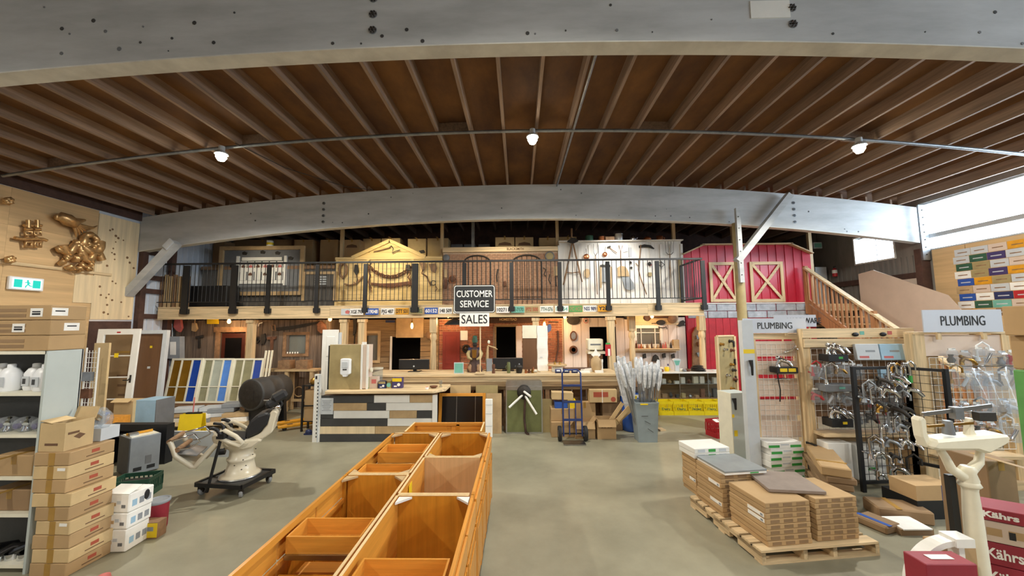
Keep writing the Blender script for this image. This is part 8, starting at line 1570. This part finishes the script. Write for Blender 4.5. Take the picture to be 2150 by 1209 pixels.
a_ = L(1930, 868); b_ = L(2072, 850); MB().bar((a_[0], -.02, a_[2]), (b_[0], -.02, b_[2]), .012, .022).build('weigh_beam', 'steel', t); a_ = L(1940, 893); b_ = L(2035, 886); MB().bar((a_[0], -.02, a_[2]), (b_[0], -.02, b_[2]), .01, .014).build('tare_beam', 'brass', t)
c_ = L(1982, 888); MB().cyl((c_[0], -.02, c_[2]-.06), (c_[0], -.02, c_[2]+.02), .03, .022, n=16).build('poise_weight', 'galv', t); c_ = L(2000, 865); MB().box((c_[0], -.02, c_[2]), (.05, .04, .07)).build('poise_slide', 'galv', t); c_ = L(2058, 872); MB().box((c_[0], -.02, c_[2]), (.1, .04, .05)).build('beam_bracket', 'iron', t)
MB().box((0, .3, .06), (.4, .48, .12)).build('platform', 'cream', t, bevel=.02); MB().bar(tuple(Vector(L(2005, 1000))+Vector((0, .03, 0))), tuple(Vector(L(2030, 1209))+Vector((0, .03, 0))), .04, .03).build('draw_rod', 'black', t)
# white curved guard at its foot
ctr_ = at_y(2008, 1232, 2.3); r_ = .26
t = T('curved_guard', 'white curved band frame with square ends at the foot of the platform scale', 'frame', (ctr_.x, 2.3, 0)); A_ = [PI*.5+PI*.5*i/14 for i in range(15)]
MB().prism([(r_*math.cos(a), ctr_.z+r_*math.sin(a)) for a in A_]+[((r_-.03)*math.cos(a), ctr_.z+(r_-.03)*math.sin(a)) for a in reversed(A_)], -.035, .035).build('band', 'white_paint', t)
bx('band_end', 'white_paint', t, (.03, 0, ctr_.z+r_-.01), (.1, .09, .045)); bx('band_end', 'white_paint', t, (-r_, 0, ctr_.z-.01), (.07, .09, .045)); bx('leg', 'white_paint', t, (-r_+.015, 0, ctr_.z/2), (.03, .06, ctr_.z)); bx('leg', 'white_paint', t, (.02, 0, ctr_.z/2+r_/2), (.03, .06, ctr_.z+r_-.02))
# red flooring cartons
def red_carton(x0, x1, y0, y1, z0, z1, label, end='red_box', side='red_box', rz=0, name='Kährs', face='x'):
    t = T('flooring_pack', label, 'box', ((x0+x1)/2, (y0+y1)/2, z0), rz, 'red flooring packs'); w, d, h = x1-x0, y1-y0, z1-z0; bx('carton_body', side, t, (0, 0, h/2), (w, d, h-.003), bevel=.004)
    if name: text('lettering', name, h*.62, 'paper', t, (-w/2+.115 if w > .4 else 0, -d/2-.002, h*.5), width=.165 if w > .4 else .16, bold=.002) if face == 'y' else text('lettering', name, h*.62, 'paper', t, (-w/2-.002, 0, h*.5), rot=(PI/2, 0, -PI/2), width=d*.4, bold=.002)
    return t
ck = at_y(2047, 1075, 2.9); rk = -.6; wk_, dk_ = .56, .24; ck = Vector((ck.x+math.cos(rk)*wk_/2-math.sin(rk)*dk_/2, 2.9+math.sin(rk)*wk_/2+math.cos(rk)*dk_/2, 0))
zk = [0, .17, .34, .51, .66, .80, lz(1068, 2.85, 2060)]
for i in range(6):
    mt = 'red_box' if i in (0, 2, 3, 5) else 'rose_board'; t = red_carton(ck.x-wk_/2, ck.x+wk_/2, ck.y-dk_/2, ck.y+dk_/2, zk[i]+.001, zk[i+1], ('bottom', 'second', 'third', 'fourth', 'fifth pale', 'top red')[i]+' flooring pack in the pile right of the scale column', side=mt, rz=rk, name='Kährs' if mt == 'red_box' else None, face='y')
    if mt == 'rose_board':
        for k in range(4): bx('print_line', 'card', t, (-.2+.1*k, -.1215, (zk[i+1]-zk[i])*.5), (.07, .002, .05)); 
        bx('bar_code', 'ink', t, (-.12, -.122, (zk[i+1]-zk[i])*.45), (.03, .002, .05))
tp_ = t; bx('top_tape', 'yellow', tp_, (.05, 0, zk[6]-zk[5]), (.05, .24, .003))
xk2 = at_y(1940, 1186, 2.12).x; zt2 = lz(1184, 2.12, 1960)
for i in range(4): z0 = zt2*i/4; t = red_carton(xk2+.01, xk2+.27, 2.12, 2.24, z0+.001, zt2*(i+1)/4, ('bottom', 'second', 'third', 'top')[i]+' flooring pack in the low pile under the white curved band', face='y')
bx('top_print', 'paper', t, (.0, 0, zt2/4), (.12, .04, .002))
X0 = at_y(1950, 1170, 2.42).x; t = carton('cardboard_box', 'brown carton standing inside the white curved band', X0, X0+.2, 2.345, 2.45, 0, lz(1142, 2.36, 1980), 'card', None)
# green machine post and carton above at the right edge
pg = at_y(2131, 900, 3.27); t = T('green_column', 'green painted machine column with black levers at the right edge', 'machine', (pg.x+.16, 3.15, 0)); zg = lz(786, 2.95, 2140); bx('column_body', 'green_paint', t, (0, 0, zg/2), (.3, .2, zg), bevel=.01); bx('base_plate', 'green_dark', t, (0, 0, .4), (.3, .22, .8)); 
for zz in (zg-.25, zg-.45, .95): MB().tube([(-.15, -.1, zz), (-.17, -.16, zz+.02), (-.12, -.2, zz)], .014, n=7).build('lever', 'black', t)
bx('pipe_bracket', 'iron', t, (-.16, -.08, .72), (.06, .06, .05))
bxz = lz(640, 2.95, 2130); X0 = at_y(2123, 740, 3.3).x
carton('cardboard_box', 'brown carton with dark opening standing on the green column', X0, X0+.4, 3.05, 3.3, zg+.002, lz(708, 2.95, 2130), 'card', None); t = carton('cardboard_box', 'wide tan carton overhanging on top at the right edge', X0-.06, X0+.42, 3.0, 3.28, lz(708, 2.95, 2130)+.003, bxz, 'card', None)
# boxes on the floor at right beyond the scale
p = fl(2100, 1060); t = carton('cardboard_box', 'large brown carton on the floor behind the scale column', at_y(2075, 1000, 3.55).x, at_y(2135, 1000, 3.55).x, 3.55, 3.95, 0, lz(968, 3.55, 2100), 'card_dark', None, 'y')
# spotlights on the back of the far beam lighting the upper fronts
for i, (px, w_, col_) in enumerate(((822, 1.0, (1, .85, .52)), (1050, .5, (1, .85, .6)), (1290, 1.1, (1, .97, .9)), (560, .22, (1, .85, .6)))):
    X = ux(px, 540); z = zb(X)+.1; o = T('track_spotlight', 'small black spotlight on the back of the far arched beam aimed at the '+('yellow gable', 'upper brick', 'white boards', 'grey boards')[i], 'lamp', (X, B2+.24, z)); bx('bracket', 'black', o, (0, -.05, .02), (.05, .04, .06)); MB().cyl((0, 0, 0), (0, .12, -.03), .05, n=14).build('lamp_head', 'black', o); MB().cyl((0, .121, -.03), (0, .123, -.0305), .042, n=14).build('lens', 'lamp_glow', o)
    sp = spot('spot_light', (X, B2+.4, z-.04), (X, FAC, 3.9 if i == 0 else 3.6), SPOT_W*w_, col_, 1.5, .04, .8)
    sp.parent = o; sp.matrix_parent_inverse = Matrix.Translation(-Vector(o.location))
